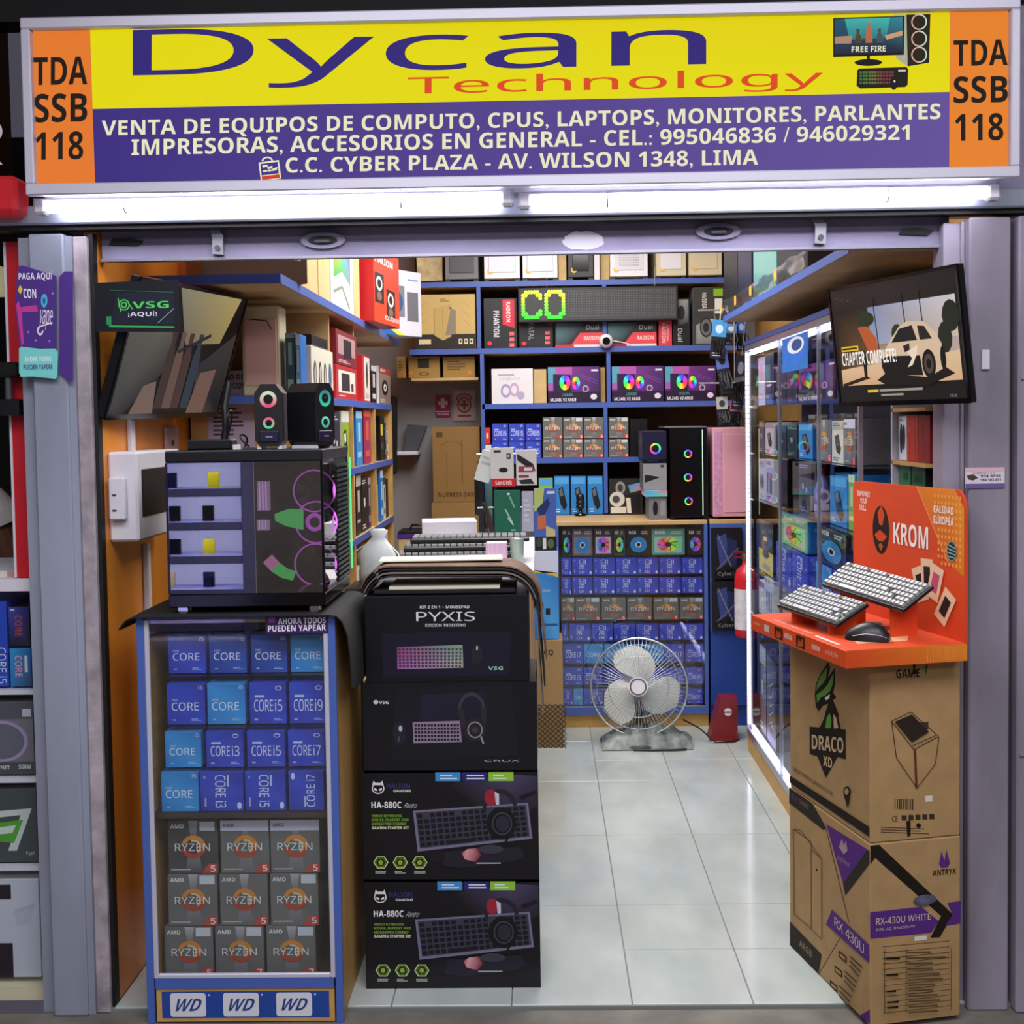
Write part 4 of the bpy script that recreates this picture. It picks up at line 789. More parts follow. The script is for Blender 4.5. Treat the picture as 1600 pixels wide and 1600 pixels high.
# prints on the tray's top: pale mouse field and lettering
P = Print(100, 170).poly([(30, 118), (70, 92), (92, 104), (62, 150), (20, 150)], '#e9b98a').circ(78, 96, 12, 10, '#7a2a14', 16); P.t('MEJORES PARA JUGAR', 4, 30, 9, 100, '#f0d9cc', .01, 90).lines(4, 108, 9, 150, 1, '#f0d9cc', .9, 3)
put_print(P, tw-.004, tl-.004, stand, (0, 0, tht), rot=(-PI/2, 0, 0), name='printed_top')
# back board along the right long side, rounded top corners
bh = pY(1500, 764, -.09).z-(zTray+.043); n = 6; r_ = .035; bo = [(-tl/2, 0), (tl/2, 0)]
bo = [(-tl/2, .0), (-tl/2, bh-r_*1.6)]+[(-tl/2+r_-r_*math.cos(PI/2*i/n), bh-r_*1.6+r_*1.6*math.sin(PI/2*i/n)) for i in range(1, n+1)]+[(tl/2-r_*.5+r_*.5*math.sin(PI/2*i/n), bh-r_*.5+r_*.5*math.cos(PI/2*i/n)) for i in range(n+1)]+[(tl/2, 0)]
bb = MB().prism(bo, tw/2-.006, tw/2, 'x').build('back_board', 'orange_board', stand, (0, 0, tht))
# back board picture: left side of the board as seen = far end
P = Print(260, 190); Wt = '#f2e6df'
P.poly([(158, 0), (240, 0), (258, 22), (258, 108), (222, 92)], ['#e07a26', '#e88c2a', '#eb962c', '#e07f24', '#d8601f']); P.line(158, 0, 228, 96, 1.6, '#eaa06a')
for i in range(11):
    for j in range(9):
        if j > i*.2: P.rect(190+j*7.4, 8+i*8.6, 193.4+j*7.4, 12+i*8.6, '#efa94a')
for k, s_ in enumerate(('EMPOWER', 'YOUR', 'SKILL')): P.t(s_, 10+(0, 8, 6)[k], 14+k*10, 44-(0, 8, 10)[k], 22+k*10, Wt, .025)
P.t('CALIDAD', 196, 22, 238, 32, Wt, .03).t('EUROPEA', 196, 36, 238, 46, Wt, .03)
P.circ(72, 66, 21, 34, '#1a1512', 24).poly([(64, 42), (74, 32), (82, 44), (76, 60), (68, 58)], '#cf4a20').poly([(56, 74), (70, 66), (88, 74), (78, 82), (66, 82)], '#cf4a20').poly([(66, 88), (72, 84), (78, 88), (72, 96)], '#b0592e')
P.tq('KROM', (104, 52), (184, 52), (184, 82), (104, 82), '#f3eee9', .03)
P.circ(234, 78, 10, 13, '#21333c', 18).ring(234, 78, 10, 13, .9, '#8aa4a0', 18)
for k in range(4): P.line(226, 70+k*5, 242, 74+k*4, 1.4, '#9ab4ac')
for (x, y, an) in ((166, 128, -.35), (182, 116, -.05), (200, 122, .3), (222, 150, .55)):
    c_, s_ = math.cos(an), math.sin(an)
    def R_(dx, dy): return (x+dx*c_-dy*s_, y+dx*s_+dy*c_)
    P.poly([R_(-13, -22), R_(13, -22), R_(13, 24), R_(-13, 24)], '#edc9a4'); P.poly([R_(-7, -12), R_(7, -12), R_(7, 14), R_(-7, 14)], '#241f22' if an != .3 else '#c2557a')
q = put_print(P, tl-.004, bh, bb, (tw/2-.006, 0, bh/2), -PI/2)
# risers under the keyboards
KS = .757
def kbpose(t, Mr): return CAM+(Vector(t)-CAM)*KS, Mr
k1 = ((.91, 1.02, .826), ((.331, .840, -.429), (-.943, .278, -.183), (-.034, .465, .885)), .36*KS, .135*KS)
k2 = ((1.076, .975, .894), ((.344, .803, -.487), (-.937, .263, -.229), (-.056, .536, .843)), .44*KS, .135*KS)
for (t_, Mr, w, h, lb, full) in ((*k1, 'compact black keyboard tilted on orange risers, lower of the two', 0), (*k2, 'full black keyboard tilted high on the orange stand, upper of the two', 1)):
    pos = CAM+(Vector(t_)-CAM)*KS; R3 = Matrix(Mr); kb = thing('keyboard', lb, 'keyboard', pos); kb.rotation_euler = R3.to_euler()
    MB().box(-w/2, -h/2, -.016, w/2, h/2, -.004, bev=.003).build('case', 'black_plastic', kb)
    nc = 21 if full else 17; u_ = (w-.008)/nc; rh = (h-.012)/6
    for r_ in range(6):
        y = h/2-.006-rh*(r_+.5)
        c_ = 0
        while c_ < nc:
            wk = 1
            if r_ == 0 and c_ in (1, 6, 11): c_ += 1; continue
            if r_ == 5 and c_ == 4: wk = 5
            if r_ in (2, 3) and c_ == 13: wk = 1.8 if r_ == 3 else 1
            if full and c_ == 17 and r_ == 4: c_ += 1; continue
            if r_ == 3 and c_ in (14, 15): c_ += 1; continue
            if r_ == 4 and c_ in (14, 16) and not full: c_ += 1; continue
            key = ('keycap', full, wk)
            if key not in PCACHE:
                m = MB(); a_ = u_*wk/2-.0011; b_ = rh/2-.0011; ia, ib = a_-.0014, b_-.0014
                m.add([(-a_, -b_, -.004), (a_, -b_, -.004), (a_, b_, -.004), (-a_, b_, -.004), (-ia, -ib, .003), (ia, -ib, .003), (ia, ib, .003), (-ia, ib, .003)], [(4, 5, 6, 7), (0, 1, 5, 4), (1, 2, 6, 5), (2, 3, 7, 6), (3, 0, 4, 7)])
                o_ = m.build('keycap', 'keycap', kb); PCACHE[key] = o_.data
            else: o_ = link('keycap', PCACHE[key], kb)
            o_.location = (-w/2+.004+u_*(c_+wk/2), y, 0); c_ += math.ceil(wk)
def rail(px_, py_, base, dz, a_=.1, name='riser'):
    p_ = Vector((px_, py_, 0))
    return p_
Minv = Matrix.Rotation(-TA, 4, 'Z')
for (t_, Mr, w, h) in (k1, k2):
    pos = CAM+(Vector(t_)-CAM)*KS; R3 = Matrix(Mr)
    for sx_ in (-.32, .3):
        lo = pos+R3 @ Vector((sx_*w, -h*.38, -.018)); hi = pos+R3 @ Vector((sx_*w, h*.42, -.018))
        l2 = Minv @ (lo-stand.location); h2_ = Minv @ (hi-stand.location)
        MB().prism([(min(l2.x, h2_.x), tht), (max(l2.x, h2_.x), tht), (h2_.x, h2_.z), (l2.x, l2.z)], l2.y-.004, l2.y+.004, 'y').build('riser', 'orange_board', stand)
# mouse with cable
mp = pZ(1356, 1000, zTray+tht+.001); ms = thing('mouse', 'black rounded computer mouse on the orange tray', 'mouse', (mp.x, mp.y, zTray+tht+.0018), TA+.9)
prof = []; m = MB(); rows = []
for i in range(9):
    t_ = i/8; y = -.05+.1*t_; wd = .029*math.sin(PI*min(1, max(0, .12+.78*t_)))**.5; hh = .043*math.sin(PI*(.08+.84*t_**.8))**.7
    rows.append([(wd*math.cos(a_), y, max(0, hh*math.sin(a_))) for a_ in [PI*j/10 for j in range(11)]])
m.sheet(rows); m.add(rows[0], [list(range(11))]); m.add(rows[-1], [list(range(11))]); m.build('shell', 'black_plastic', ms)
MB().cyl((-.004, -.026, .0365), (.004, -.026, .0365), .007, n=12).build('wheel', 'grey_plastic', ms)
MB().tube([(-.0285, .03, .012), (-.027, 0, .018), (-.024, -.03, .016), (-.016, -.046, .009)], .0012, 6).build('trim_line', 'alu', ms)
cp = [mp+Vector((.03, .03, .01)), mp+Vector((.07, .06, .004)), mp+Vector((.11, .09, .004)), mp+Vector((.135, .15, .004))]
m = MB().tube([Vector((p.x, p.y, zTray+tht+.004)) for p in cp], .002, 6); tag(m.build('mouse_cable', 'black_plastic'), 'thin black mouse cable running to the orange back board', 'cable')
# ================================================================== SCREENS
def panel(name, label, corners_c, nrm, up, w, h, d, screenP, pm, bz, arm=None):
    nrm = Vector(nrm).normalized(); up = (Vector(up)-nrm*Vector(up).dot(nrm)).normalized(); rt = up.cross(nrm).normalized()
    R3 = Matrix((rt, -nrm, up)).transposed(); t = thing(name, label, 'screen', corners_c); t.rotation_euler = R3.to_euler()
    l, r, b, tp = bz
    MB().box(-w/2, .002, -h/2, w/2, d, h/2, bev=.003).box(-w/2*.6, d, -h/2*.6, w/2*.6, d+.02, h/2*.6, bev=.008).build('housing', 'black_plastic', t)
    for r_ in ((-w/2, 0, -h/2, w/2, .006, -h/2+b), (-w/2, 0, h/2-tp, w/2, .006, h/2), (-w/2, 0, -h/2+b, -w/2+l, .006, h/2-tp), (w/2-r, 0, -h/2+b, w/2, .006, h/2-tp)): MB().box(*r_).build('bezel', 'black_gloss', t)
    put_print(screenP, w-l-r, h-b-tp, t, ((l-r)/2, .0025, (b-tp)/2), 0, pm, 'screen_picture')
    MB().box(-w/2+l, .0, -h/2+b, w/2-r, .0008, h/2-tp).build('screen_glass', 'pane', t) if pm == 'x' else None
    return t
def sc(c, s): return CAM+(Vector(c)-CAM)*s
# left screen: dim picture of armed figures, generic silhouettes
P = Print(180, 100); P.rect(0, 0, 180, 100, ['#6b6452', '#8a7c52', '#2b2628', '#1d1c20']); P.poly([(60, 0), (170, 0), (150, 40), (90, 44)], ['#7d7866', '#a3925c', '#8d7c50', '#6b6254'])
P.poly([(0, 30), (60, 20), (74, 60), (20, 100), (0, 100)], ['#55534e', '#5d5a52', '#33302f', '#2b2a2c', '#3a393a']); P.poly([(120, 60), (178, 30), (180, 100), (128, 100)], ['#2b2b33', '#3b3430', '#16161a', '#5a4640'])
for x, c in ((70, '#3a2e2c'), (84, '#5d4a42'), (98, '#43302e'), (114, '#2c3640')): P.poly([(x-7, 96), (x-6, 52), (x-3, 44), (x-4, 34), (x+4, 34), (x+3, 44), (x+7, 54), (x+7, 96)], c)
P.poly([(28, 100), (40, 78), (58, 74), (64, 100)], '#6e5a54').poly([(120, 100), (128, 66), (156, 62), (150, 100)], '#6a5048').line(80, 50, 130, 34, 3, '#26262a')
tvs = 1.03
tv = panel('television', 'dark wall television showing dim armed figures, tilted over the fuse box', sc((-.93, .171, 1.628), tvs), (.94, -.16, -.31), (.31, -.07, .95), .60*tvs, .35*tvs, .03, P, 'print_screen', (.008, .008, .014, .008))
MB().box(-.06, .045, -.05, .06, .055, .05).build('mount_plate', 'grey_plastic', tv)
P = Print(200, 112); Bk = '#0b0a0b'; P.bg(Bk)
P.rect(8, 22, 196, 96, ['#33291e', '#8c96b4', '#caa582', '#d8b894']); P.poly([(64, 22), (196, 22), (196, 58), (64, 58)], ['#7d88a8', '#c9c3c8', '#c9b3a0', '#8a98b8']); P.poly([(8, 22), (64, 22), (60, 76), (8, 80)], ['#1d1712', '#2a2018', '#6b4a2c', '#4a3018'])
P.poly([(44, 40), (60, 39), (74, 52), (76, 64), (60, 66)], '#b5562c').poly([(8, 80), (196, 70), (196, 96), (8, 96)], ['#d9b48e', '#d8b894', '#cfa882', '#c9a078'])
for x in (74, 120, 146): P.line(x, 14, x+3, 64, 1.6, '#191613')
P.circ(60, 33, 14, 7, '#26301c', 12).circ(188, 40, 12, 14, '#20261c', 12).circ(108, 50, 9, 9, '#2a3320', 10).circ(178, 58, 10, 14, '#20261c', 10)
# hatchback car, three-quarter view
P.poly([(84, 66), (96, 56), (112, 44), (124, 40), (150, 42), (164, 52), (172, 62), (176, 84), (150, 92), (84, 90), (80, 76)], '#d2b69a').poly([(98, 58), (112, 46), (132, 44), (138, 58)], '#1b1a1b').poly([(142, 58), (140, 45), (150, 46), (160, 58)], '#242020')
P.poly([(80, 72), (92, 70), (140, 72), (142, 90), (84, 88), (79, 80)], '#15110f').poly([(122, 68), (138, 62), (136, 70), (128, 80), (120, 82), (128, 74)], '#e6d3bd').circ(152, 80, 10, 13, '#0f0d0d', 18).ring(152, 80, 7, 9, .5, '#4a4038', 14).circ(173, 76, 4, 11, '#0f0d0d', 12).poly([(116, 62), (126, 60), (126, 66), (118, 68)], '#2a2220')
P.poly([(70, 92), (84, 86), (150, 92), (176, 84), (188, 90), (150, 99), (84, 97)], '#17110d').poly([(46, 64), (52, 62), (55, 72), (53, 88), (58, 90), (48, 90), (48, 74)], '#17120f').poly([(9, 94), (46, 88), (56, 90), (10, 97)], '#2a1d12')
P.rect(12, 57, 42, 62, '#d9b02c').lines(14, 58, 40, 61, 1, '#3a2a08', .6, 2).t('CHAPTER COMPLETE!', 12, 63, 104, 76, '#f4f0ea', .035)
P.rect(50, 101, 68, 103.5, '#d9b83a').rect(70, 101, 138, 103.2, '#9a9488').rect(72, 105.5, 108, 107.4, '#9a9488'); P.t('16:9', 176, 108, 186, 110.5, '#8a8a90', 0)
for k in range(3): P.rect(10+k*9, 8+k*2, 16+k*9, 9+k*2, '#6a3a2c')
ms_ = 1.05
mo = panel('monitor', 'bright monitor showing a car and big white words, hung beside the right pillar', sc((.822, -.10, 1.613), ms_), (-.94, -.32, -.12), (-.11, -.04, .99), .50*ms_, .30*ms_, .022, P, 'print_screen', (.007, .007, .012, .007))
MB().box(-.05, .042, -.05, .05, .05, .05).tube([(0, .05, 0), (.02, .07, 0), (.03, .08, -.01)], .014, 8).build('mount_arm', 'grey_plastic', mo)
# ================================================================== LEFT WALL: sign, placard, fuse box, conduits
q0, q1, q2 = pY(156, 480, -.075), pY(272, 480, -.075), pY(215, 450, -.075); zb_ = pY(215, 512, -.075).z
P = Print(quad=[(158, 450), (272, 452), (272, 512), (158, 514)]); P.rect(150, 440, 280, 520, '#14161f').poly([(185, 457), (272, 459), (272, 508), (176, 508)], '#1b2030').line(176, 453, 272, 459, 1, '#2f6a44').line(172, 511, 272, 512.5, 3, '#3fae52').line(248, 506, 272, 484, .8, '#9ac9a4').rect(168, 495, 176, 509, '#2f8f5a')
P.t('VSG', 210, 472, 265, 483, '#55d860', .03).ring(197, 477, 9, 9, .8, '#55d860', 18).ring(197, 477, 5, 5, .6, '#55d860', 12).line(188, 466, 192, 488, 1.6, '#55d860').line(203, 472, 210, 484, 1.6, '#55d860').t('¡AQUÍ!', 203, 487, 247, 497, '#ececf4', .03)
sg = tag(MB().box(-(q1.x-q0.x)/2, 0, 0, (q1.x-q0.x)/2, .004, q2.z-zb_, bev=.0008).build('hanging_sign', 'box_navy', None, ((q0.x+q1.x)/2, -.075, zb_)), 'small dark sign with green lettering and white word hanging before the television', 'sign')
put_print(P, q1.x-q0.x-.001, q2.z-zb_-.001, sg, (0, 0, (q2.z-zb_)/2))
# pay-here placard on the steel pillar
pl = thing('payment_placard', 'purple payment placard with white script and turquoise foot, fixed to the steel pillar', 'placard', (px(70, -.075, 500), -.064, pY(70, 592, -.07).z)); o_ = pl.location
def lp(u, v, Y=-.07): p = pY(u, v, Y); return (p.x-o_.x, p.z-o_.z)
MB().prism([lp(*p) for p in ((92, 432), (100, 424), (113, 424), (113, 596), (104, 594), (92, 582))], -.004, -.001, 'y').build('side_board', 'purple', pl)
b1 = MB().prism([lp(*p) for p in ((28, 424), (31, 416), (36, 415), (88, 431), (88, 545), (32, 542), (27, 500), (25, 473))], -.0095, -.005, 'y').build('main_board', 'purple', pl)
b2 = MB().prism([lp(*p) for p in ((32, 545), (35, 542), (90, 548), (92, 551), (91, 590), (88, 592), (36, 587), (32, 583))], -.014, -.010, 'y').build('foot_board', 'cyan', pl)
P = Print(quad=[(25, 415), (92, 431), (92, 592), (25, 587)]); 
P.tq('PAGA AQUÍ', (33, 426), (85, 438), (85, 452), (33, 440), '#eeeaf4', .04).tq('CON', (40, 453), (60, 458), (60, 472), (40, 468), '#eeeaf4', .04).poly([(31, 454), (35, 446), (39, 454), (35, 461)], '#f0c34a')
P.poly([(27, 475), (32, 470), (34, 480), (60, 482), (62, 492), (36, 488), (38, 535), (34, 540), (30, 500)], '#c8409a').circ(72, 478, 5, 10, '#4fb6dc', 16).circ(72, 478, 2, 5, '#2a5f9a', 10)
P.tq('yape', (64, 489), (85, 494), (85, 524), (61, 519), '#efe8f6', 0, shear=.1).line(63, 515, 82, 512, 2, '#efe8f6').ring(65, 520, 5, 8, .6, '#efe8f6', 12, .2, 4)
for x, y in ((46, 520), (57, 534), (78, 538), (85, 470)): P.circ(x, y, 1.4, 2, '#b48adf', 6)
put_print(P, lp(92, 500)[0]-lp(25, 500)[0], lp(60, 415)[1]-lp(60, 590)[1], b1, ((lp(92, 500)[0]+lp(25, 500)[0])/2, -.0095, (lp(60, 415)[1]+lp(60, 590)[1])/2))
P = Print(60, 44).bg('#7fd8d4').t('AHORA TODOS', 8, 12, 52, 20, '#eef8f8', .03).t('PUEDEN YAPEAR', 6, 25, 54, 33, '#4a2f86', .03); put_print(P, .088, .066, b2, ((lp(32, 560)[0]+lp(91, 560)[0])/2, -.014, lp(60, 567)[1]))
# stickers on the right pillar
def sticker(name, label, u0, v0, u1, v1, P=None, mat='white_plastic', th=.002):
    a_, b_ = pY(u0, v0, -.061), pY(u1, v1, -.061); o = tag(MB().box(a_.x, -.061-th, b_.z, b_.x, -.061, a_.z, bev=.0003).build(name, mat), label, 'sticker')
    if P: put_print(P, b_.x-a_.x, a_.z-b_.z, o, ((a_.x+b_.x)/2, -.061-th, (a_.z+b_.z)/2))
sticker('sensor_tag', 'small blank white tag high on the right pillar', 1533, 547, 1545, 577, th=.006)
P = Print(62, 32).bg('#d8cdd8').rect(0, 25, 62, 32, '#6a5f9a').rect(0, 0, 62, 6, '#d9b4bc').t('CABINAS 1 2 3', 12, 7, 46, 10, '#3b3440').t('934 5558', 24, 11, 56, 15, '#2a2530', .03).t('984 503 451', 24, 17, 56, 21, '#2a2530', .03).poly([(2, 12), (12, 10), (20, 16), (12, 20), (4, 18)], '#4a4038')
sticker('phone_sticker', 'worn pinkish sticker with printed numbers on the right pillar', 1508, 731, 1569, 762, P)
# fuse box on the left wall
zf0, zf1 = pX(200, 848, -1.03).z, pX(200, 706, -1.03).z; yf0 = pX(168, 780, -1.0).y
fx = thing('fuse_box', 'white fuse box with a dark open window on the orange wall', 'fuse box', (XL, .125, zf0)); hf = zf1-zf0
MB().box(.001, -.10, 0, .075, .25, hf, bev=.006).build('housing', 'white_plastic', fx); MB().box(.0745, -.07, .06, .078, .20, hf-.045, bev=.004).build('window', 'black_gap', fx); MB().box(.01, -.125, hf*.25, .05, -.10, hf*.72, bev=.004).build('switch_block', 'white_plastic', fx)
for dz in (.35, .52): MB().box(.02, -.127, hf*dz, .03, -.1248, hf*dz+.004).build('slot', 'grey_plastic', fx)
for (u, v0, v1, lb) in ((206, 655, 706, 'short white conduit between television and fuse box'), (232, 848, 1010, 'white conduit running down below the fuse box')):
    y = pX(u, (v0+v1)/2, XL+.01).y; y = max(y, .09); o = MB().box(XL+.0005, y-.012, pX(u, v1, XL+.01).z, XL+.016, y+.012, pX(u, v0, XL+.01).z if v0 > 700 else 1.46, bev=.003).build('conduit', 'white_plastic'); tag(o, lb, 'conduit')
y = pX(265, 688, XL).y; o = MB().box(XL+.0005, y-.06, 1.36, XL+.009, y+.06, 1.44, bev=.004).build('outlet_plate', M('plate_beige', '#b89a94', .5)); tag(o, 'flat beige outlet plate on the orange wall above the computer case', 'outlet'); MB().box(XL+.008, y-.01, 1.385, XL+.0105, y+.01, 1.40).build('socket', 'black_plastic', o)
# ================================================================== LEFT SHELVES
LX = -.70
ls = thing('shelf_unit', 'tall wooden wall shelf with blue edges along the orange wall', 'shelf', (0, 0, 0))
def shelfb(parent, x0, y0, x1, y1, zt, th, edges, mat='board_under'):
    s_ = MB().box(x0, y0, zt-th, x1, y1, zt).build('shelf_board', mat, parent)
    for e in edges: MB().box(*e[:2], zt-th-.001, *e[2:], zt+.001).build('blue_edging', 'blue_edge', s_)
LZ = {'top': 1.846, 'b': 1.527, 'c': 1.277, 'd': 1.012, 'e': .72, 'f': .40, 'g': .08}
shelfb(ls, XL+.01, .30, LX-.003, 2.98, LZ['top'], .024, [(LX-.003, .30, LX, 2.98), (XL+.01, .297, LX, .30)])
shelfb(ls, XL+.01, .60, LX-.003, 2.60, LZ['b'], .022, [(LX-.003, .60, LX, 2.60), (XL+.01, .597, LX, .60)])
for k in 'cdefg': shelfb(ls, XL+.01, .724, LX-.003, 2.60, LZ[k], .022, [(LX-.003, .74, LX, 2.60)])
for y in (1.46, 2.04, 2.58): MB().box(XL+.01, y, 0, LX-.001, y+.02, 1.505).build('upright', 'wood_edge', ls)
for y in (1.165, 1.70): MB().box(XL+.01, y, LZ['b'], LX-.03, y+.016, LZ['top']-.024).build('divider', 'board_under', ls)
MB().box(XL+.01, .704, 0, LX-.001, .722, 1.505).build('end_panel', 'wood', ls); MB().box(XL+.002, .722, 0, XL+.01, 2.6, 1.9).build('back_panel', 'board_back', ls)
# notice on the end panel
P = Print(100, 130).bg('#b4a4b8').t('LIBRO DE', 20, 6, 80, 15, '#2c2030', .03).t('RECLAMACIONES', 8, 20, 94, 30, '#2c2030', .03).lines(12, 60, 90, 110, 7, '#4a3c50', .45, 3).rect(24, 38, 70, 54, '#8d7a94')
a_, b_ = pY(322, 580, .70), pY(398, 700, .70); o = tag(MB().box(a_.x, .701, b_.z, b_.x, .7035, a_.z).build('wall_notice', 'paper'), 'lilac notice with bold dark heading on the shelf end panel', 'notice'); put_print(P, b_.x-a_.x, a_.z-b_.z, o, ((a_.x+b_.x)/2, .701, (a_.z+b_.z)/2), pm if False else 0, 'print_matt')
GL = 'goods on the left wall shelf'
zt_ = LZ['top']+.0015
P = Print(120, 80).bg('#4a3222').tq('Cooling Notebook Cooler Pad', (6, 44), (112, 50), (112, 62), (6, 56), '#e8ded0', .02).line(0, 20, 120, 30, 1, '#9a8468')
box('gadget_box', 'dark brown box printed in white at the near end of the top left shelf', 'box', (-.825, .45, zt_), .34, .09, .24, PI/2-.75, 'cardboard_dark', P, None, GL)
bxl('gadget_box', 'plain pale carton beside the dark brown box on the top left shelf', 'box', 470, 496, 380, zt_, LX-.012, .25, h=.26, mat='cardboard_pale', group=GL)
bxl('gadget_box', 'plain tan carton between pale carton and rainbow box on the top left shelf', 'box', 497, 515, 380, zt_, LX-.012, .25, h=.26, mat='cardboard_pale', group=GL)
P = Print(100, 150).bg('#e6e6e2').poly([(12, 0), (48, 0), (48, 74), (12, 96)], ['#f0a030', '#d8e04a', '#4fb86a', '#3fae4a']).poly([(48, 0), (86, 0), (86, 92), (48, 74)], ['#59b8e0', '#5a4fb0', '#8a90a0', '#4fb86a']).line(10, 124, 48, 104, 6, '#8d9482').line(48, 104, 80, 140, 6, '#8d9482')
bxl('gadget_box', 'white box with rainbow coloured panel on the top left shelf', 'box', 516, 551, 380, zt_, LX-.01, .22, h=.27, mat='box_white', front=P, group=GL)
bxl('gadget_box', 'narrow tan carton squeezed beside the red speaker box', 'box', 552, 561, 380, zt_, LX-.01, .22, h=.25, mat='cardboard_pale', group=GL)
P = Print(100, 130).bg('#d8402a').t('HALION', 6, 14, 74, 26, '#f4e8e4', .02)
for x, y in ((4, 44), (48, 66)): P.rect(x, y, x+34, y+52, '#2a2526').circ(x+16, y+18, 12, 13, '#d9d4d0').circ(x+16, y+18, 7, 8, '#241f22').circ(x+16, y+40, 9, 8, '#8a5a56')
P.t('ROCKDRUM', 40, 114, 96, 122, '#f4d8d0', .02)
box('speaker_box', 'red speaker box with two loudspeaker pictures jutting from the top left shelf', 'box', (-.735, 2.02, zt_), .42, .2, .30, PI/2-.12, 'red', P, None, GL)
P = Print(100, 150).bg('#d6d4e2').rect(8, 36, 58, 108, '#7d7d86').circ(32, 74, 22, 28, '#3f5a86').circ(32, 74, 7, 8, '#dfe8f6').rect(64, 48, 92, 116, '#6d6d76').rect(66, 18, 92, 22, '#7f9cc0').poly([(0, 124), (40, 150), (0, 150)], '#2a6ab8').poly([(0, 118), (60, 150), (40, 150), (0, 124)], '#e6dc5a')
box('speaker_box', 'white speaker box with grey loudspeaker picture at the far end of the top left shelf', 'box', (-.70, 2.62, zt_), .30, .13, .30, PI/2-.55, 'box_white', P, None, GL)
z = LZ['b']+.0015
pk = thing('pink_case', 'cream case with pink front panel on the second left shelf', 'computer', (pY(408, 540, .63).x, .675, z), .0, GL); pw_ = .112; hh = pY(408, 478, .63).z-z
MB().box(-pw_/2, -.05, 0, pw_/2, .05, hh, bev=.004).build('body', 'cream', pk); MB().box(-pw_/2+.008, -.054, .03, pw_/2-.008, -.05, hh-.04, bev=.003).build('front_panel', M('salmon', '#ecbcb0', .5), pk); MB().tube([(-.03, -.056, hh-.04), (.02, -.057, hh-.045), (.035, -.057, hh-.07)], .0015, 6).build('lace', 'black_plastic', pk); MB().box(-.012, -.0555, .012, .012, -.05, .018).build('badge', 'grey_plastic', pk)
SP = spine
def L(u0, u1, vt, zk_, lb, mat, P=None, d=.2, X=LX-.015, name='gadget_box', **k): return bxl(name, lb, 'box', u0, u1, vt, LZ[zk_]+.0015, X, d, mat=mat, front=P, group=GL, **k)
bpx('gadget_box', 'dark teal box next to the pink fronted case on the second left shelf', 'box', 446, 461, 520, z, .63, .09, mat='box_navy', front=SP('#2c4a50', '#7fa4a0', 1), group=GL); bpx('gadget_box', 'pale blue slim box on the second left shelf by the teal one', 'box', 462, 470, 522, z, .63, .09, mat='box_blue', front=SP('#6fa6c4', '#c9dce6', 2), group=GL)
P = Print(160, 110).bg('#dcdac8')
for k in range(3): P.circ(26+k*36, 62, 11, 32, '#4a4642', 18).circ(26+k*36, 62, 6, 22, '#b9b4a8', 14)
P.circ(136, 58, 12, 30, '#4c5f86', 18)
w_ = L(486, 520, 545, 'b', 'long white box with four dark ovals on the second left shelf', 'box_white', P)
L(525, 558, 573, 'b', 'red and white box with dark gadget picture, lower of two stacked', 'red', Print(100, 100).bg('#b52a34').rect(10, 14, 90, 80, '#e4dccf').rect(24, 22, 62, 74, '#2b2228').poly([(68, 50), (80, 48), (80, 74), (70, 74)], '#5a2a2c').lines(12, 86, 60, 92, 1, '#e8d0cc'))
tz = w_.location.z+.115
bxl('gadget_box', 'flat black pack lying on the white box with ovals', 'box', 487, 512, 520, pX(490, 545, LX-.015).z+.012, LX-.02, .18, h=.035, mat='box_black', group=GL)
bxl('gadget_box', 'maroon box with dark gadget picture stacked on the red and white one', 'box', 525, 557, 520, pX(540, 573, LX-.015).z+.003, LX-.015, .18, mat='dark_red', front=Print(100, 100).bg('#7a2430').rect(8, 14, 92, 70, '#b08a8c').rect(34, 22, 72, 78, '#2a2228').lines(10, 84, 70, 94, 2, '#d9b4b4'), group=GL)
L(566, 578, 556, 'b', 'white and red slim box with dark pen picture on the second left shelf', 'red', Print(60, 120).bg('#c23038').rect(14, 4, 56, 116, '#e6e2d8').circ(34, 50, 8, 34, '#3a3638').lines(20, 96, 50, 110, 3, '#9a9690'))
L(580, 588, 572, 'b', 'slim black box with white script on the second left shelf', 'box_black', SP('#121216', '#d8d6da', 5)); L(592, 610, 575, 'b', 'black and white box with round headset picture at the far second left shelf', 'box_white', pack('#8f7a74', '#a02838', '#e8e4de', 4, 1))
L(487, 498, 636, 'c', 'slim white pack beside the speakers on the third left shelf', 'box_white', SP('#dcdad6', '#8f8c8a', 6)); L(499, 514, 640, 'c', 'white and grey camera pack on the third left shelf', 'box_white', pack('#dedcd8', '#c0bebc', '#8a8886', 7, 1)); L(516, 531, 645, 'c', 'black pack with silver microphone picture on the third left shelf', 'box_black', pack('#2a2a2c', '#3a3a3c', '#c9c9c9', 8, 2)); L(533, 545, 642, 'c', 'lime green pack with white top on the third left shelf', 'box_white', pack('#8cae2c', '#e0e0de', '#dfe6c0', 9, 0))
L(556, 566, 642, 'c', 'slim bright blue pack on the third left shelf behind the upright', 'box_blue', SP('#2f8fd0', '#9cd0f0', 10)); L(568, 579, 641, 'c', 'slim magenta red pack on the third left shelf beside the blue one', 'dark_red', SP('#a02a58', '#e05a3a', 11))
L(594, 600, 650, 'c', 'black pack with yellow label on the third left shelf', 'box_black', Print(40, 160).bg('#16161a').rect(4, 30, 26, 70, '#e0d22c').rect(8, 100, 30, 120, '#4a4a50')); L(600.5, 603.5, 655, 'c', 'dark green slim pack beside the yellow labelled one', 'box_black', SP('#22332c', '#6f8a7c', 13)); L(604, 606.5, 668, 'c', 'white slim pack at the far end of the third left shelf', 'box_white', SP('#d9d2ce', '#b06058', 14))
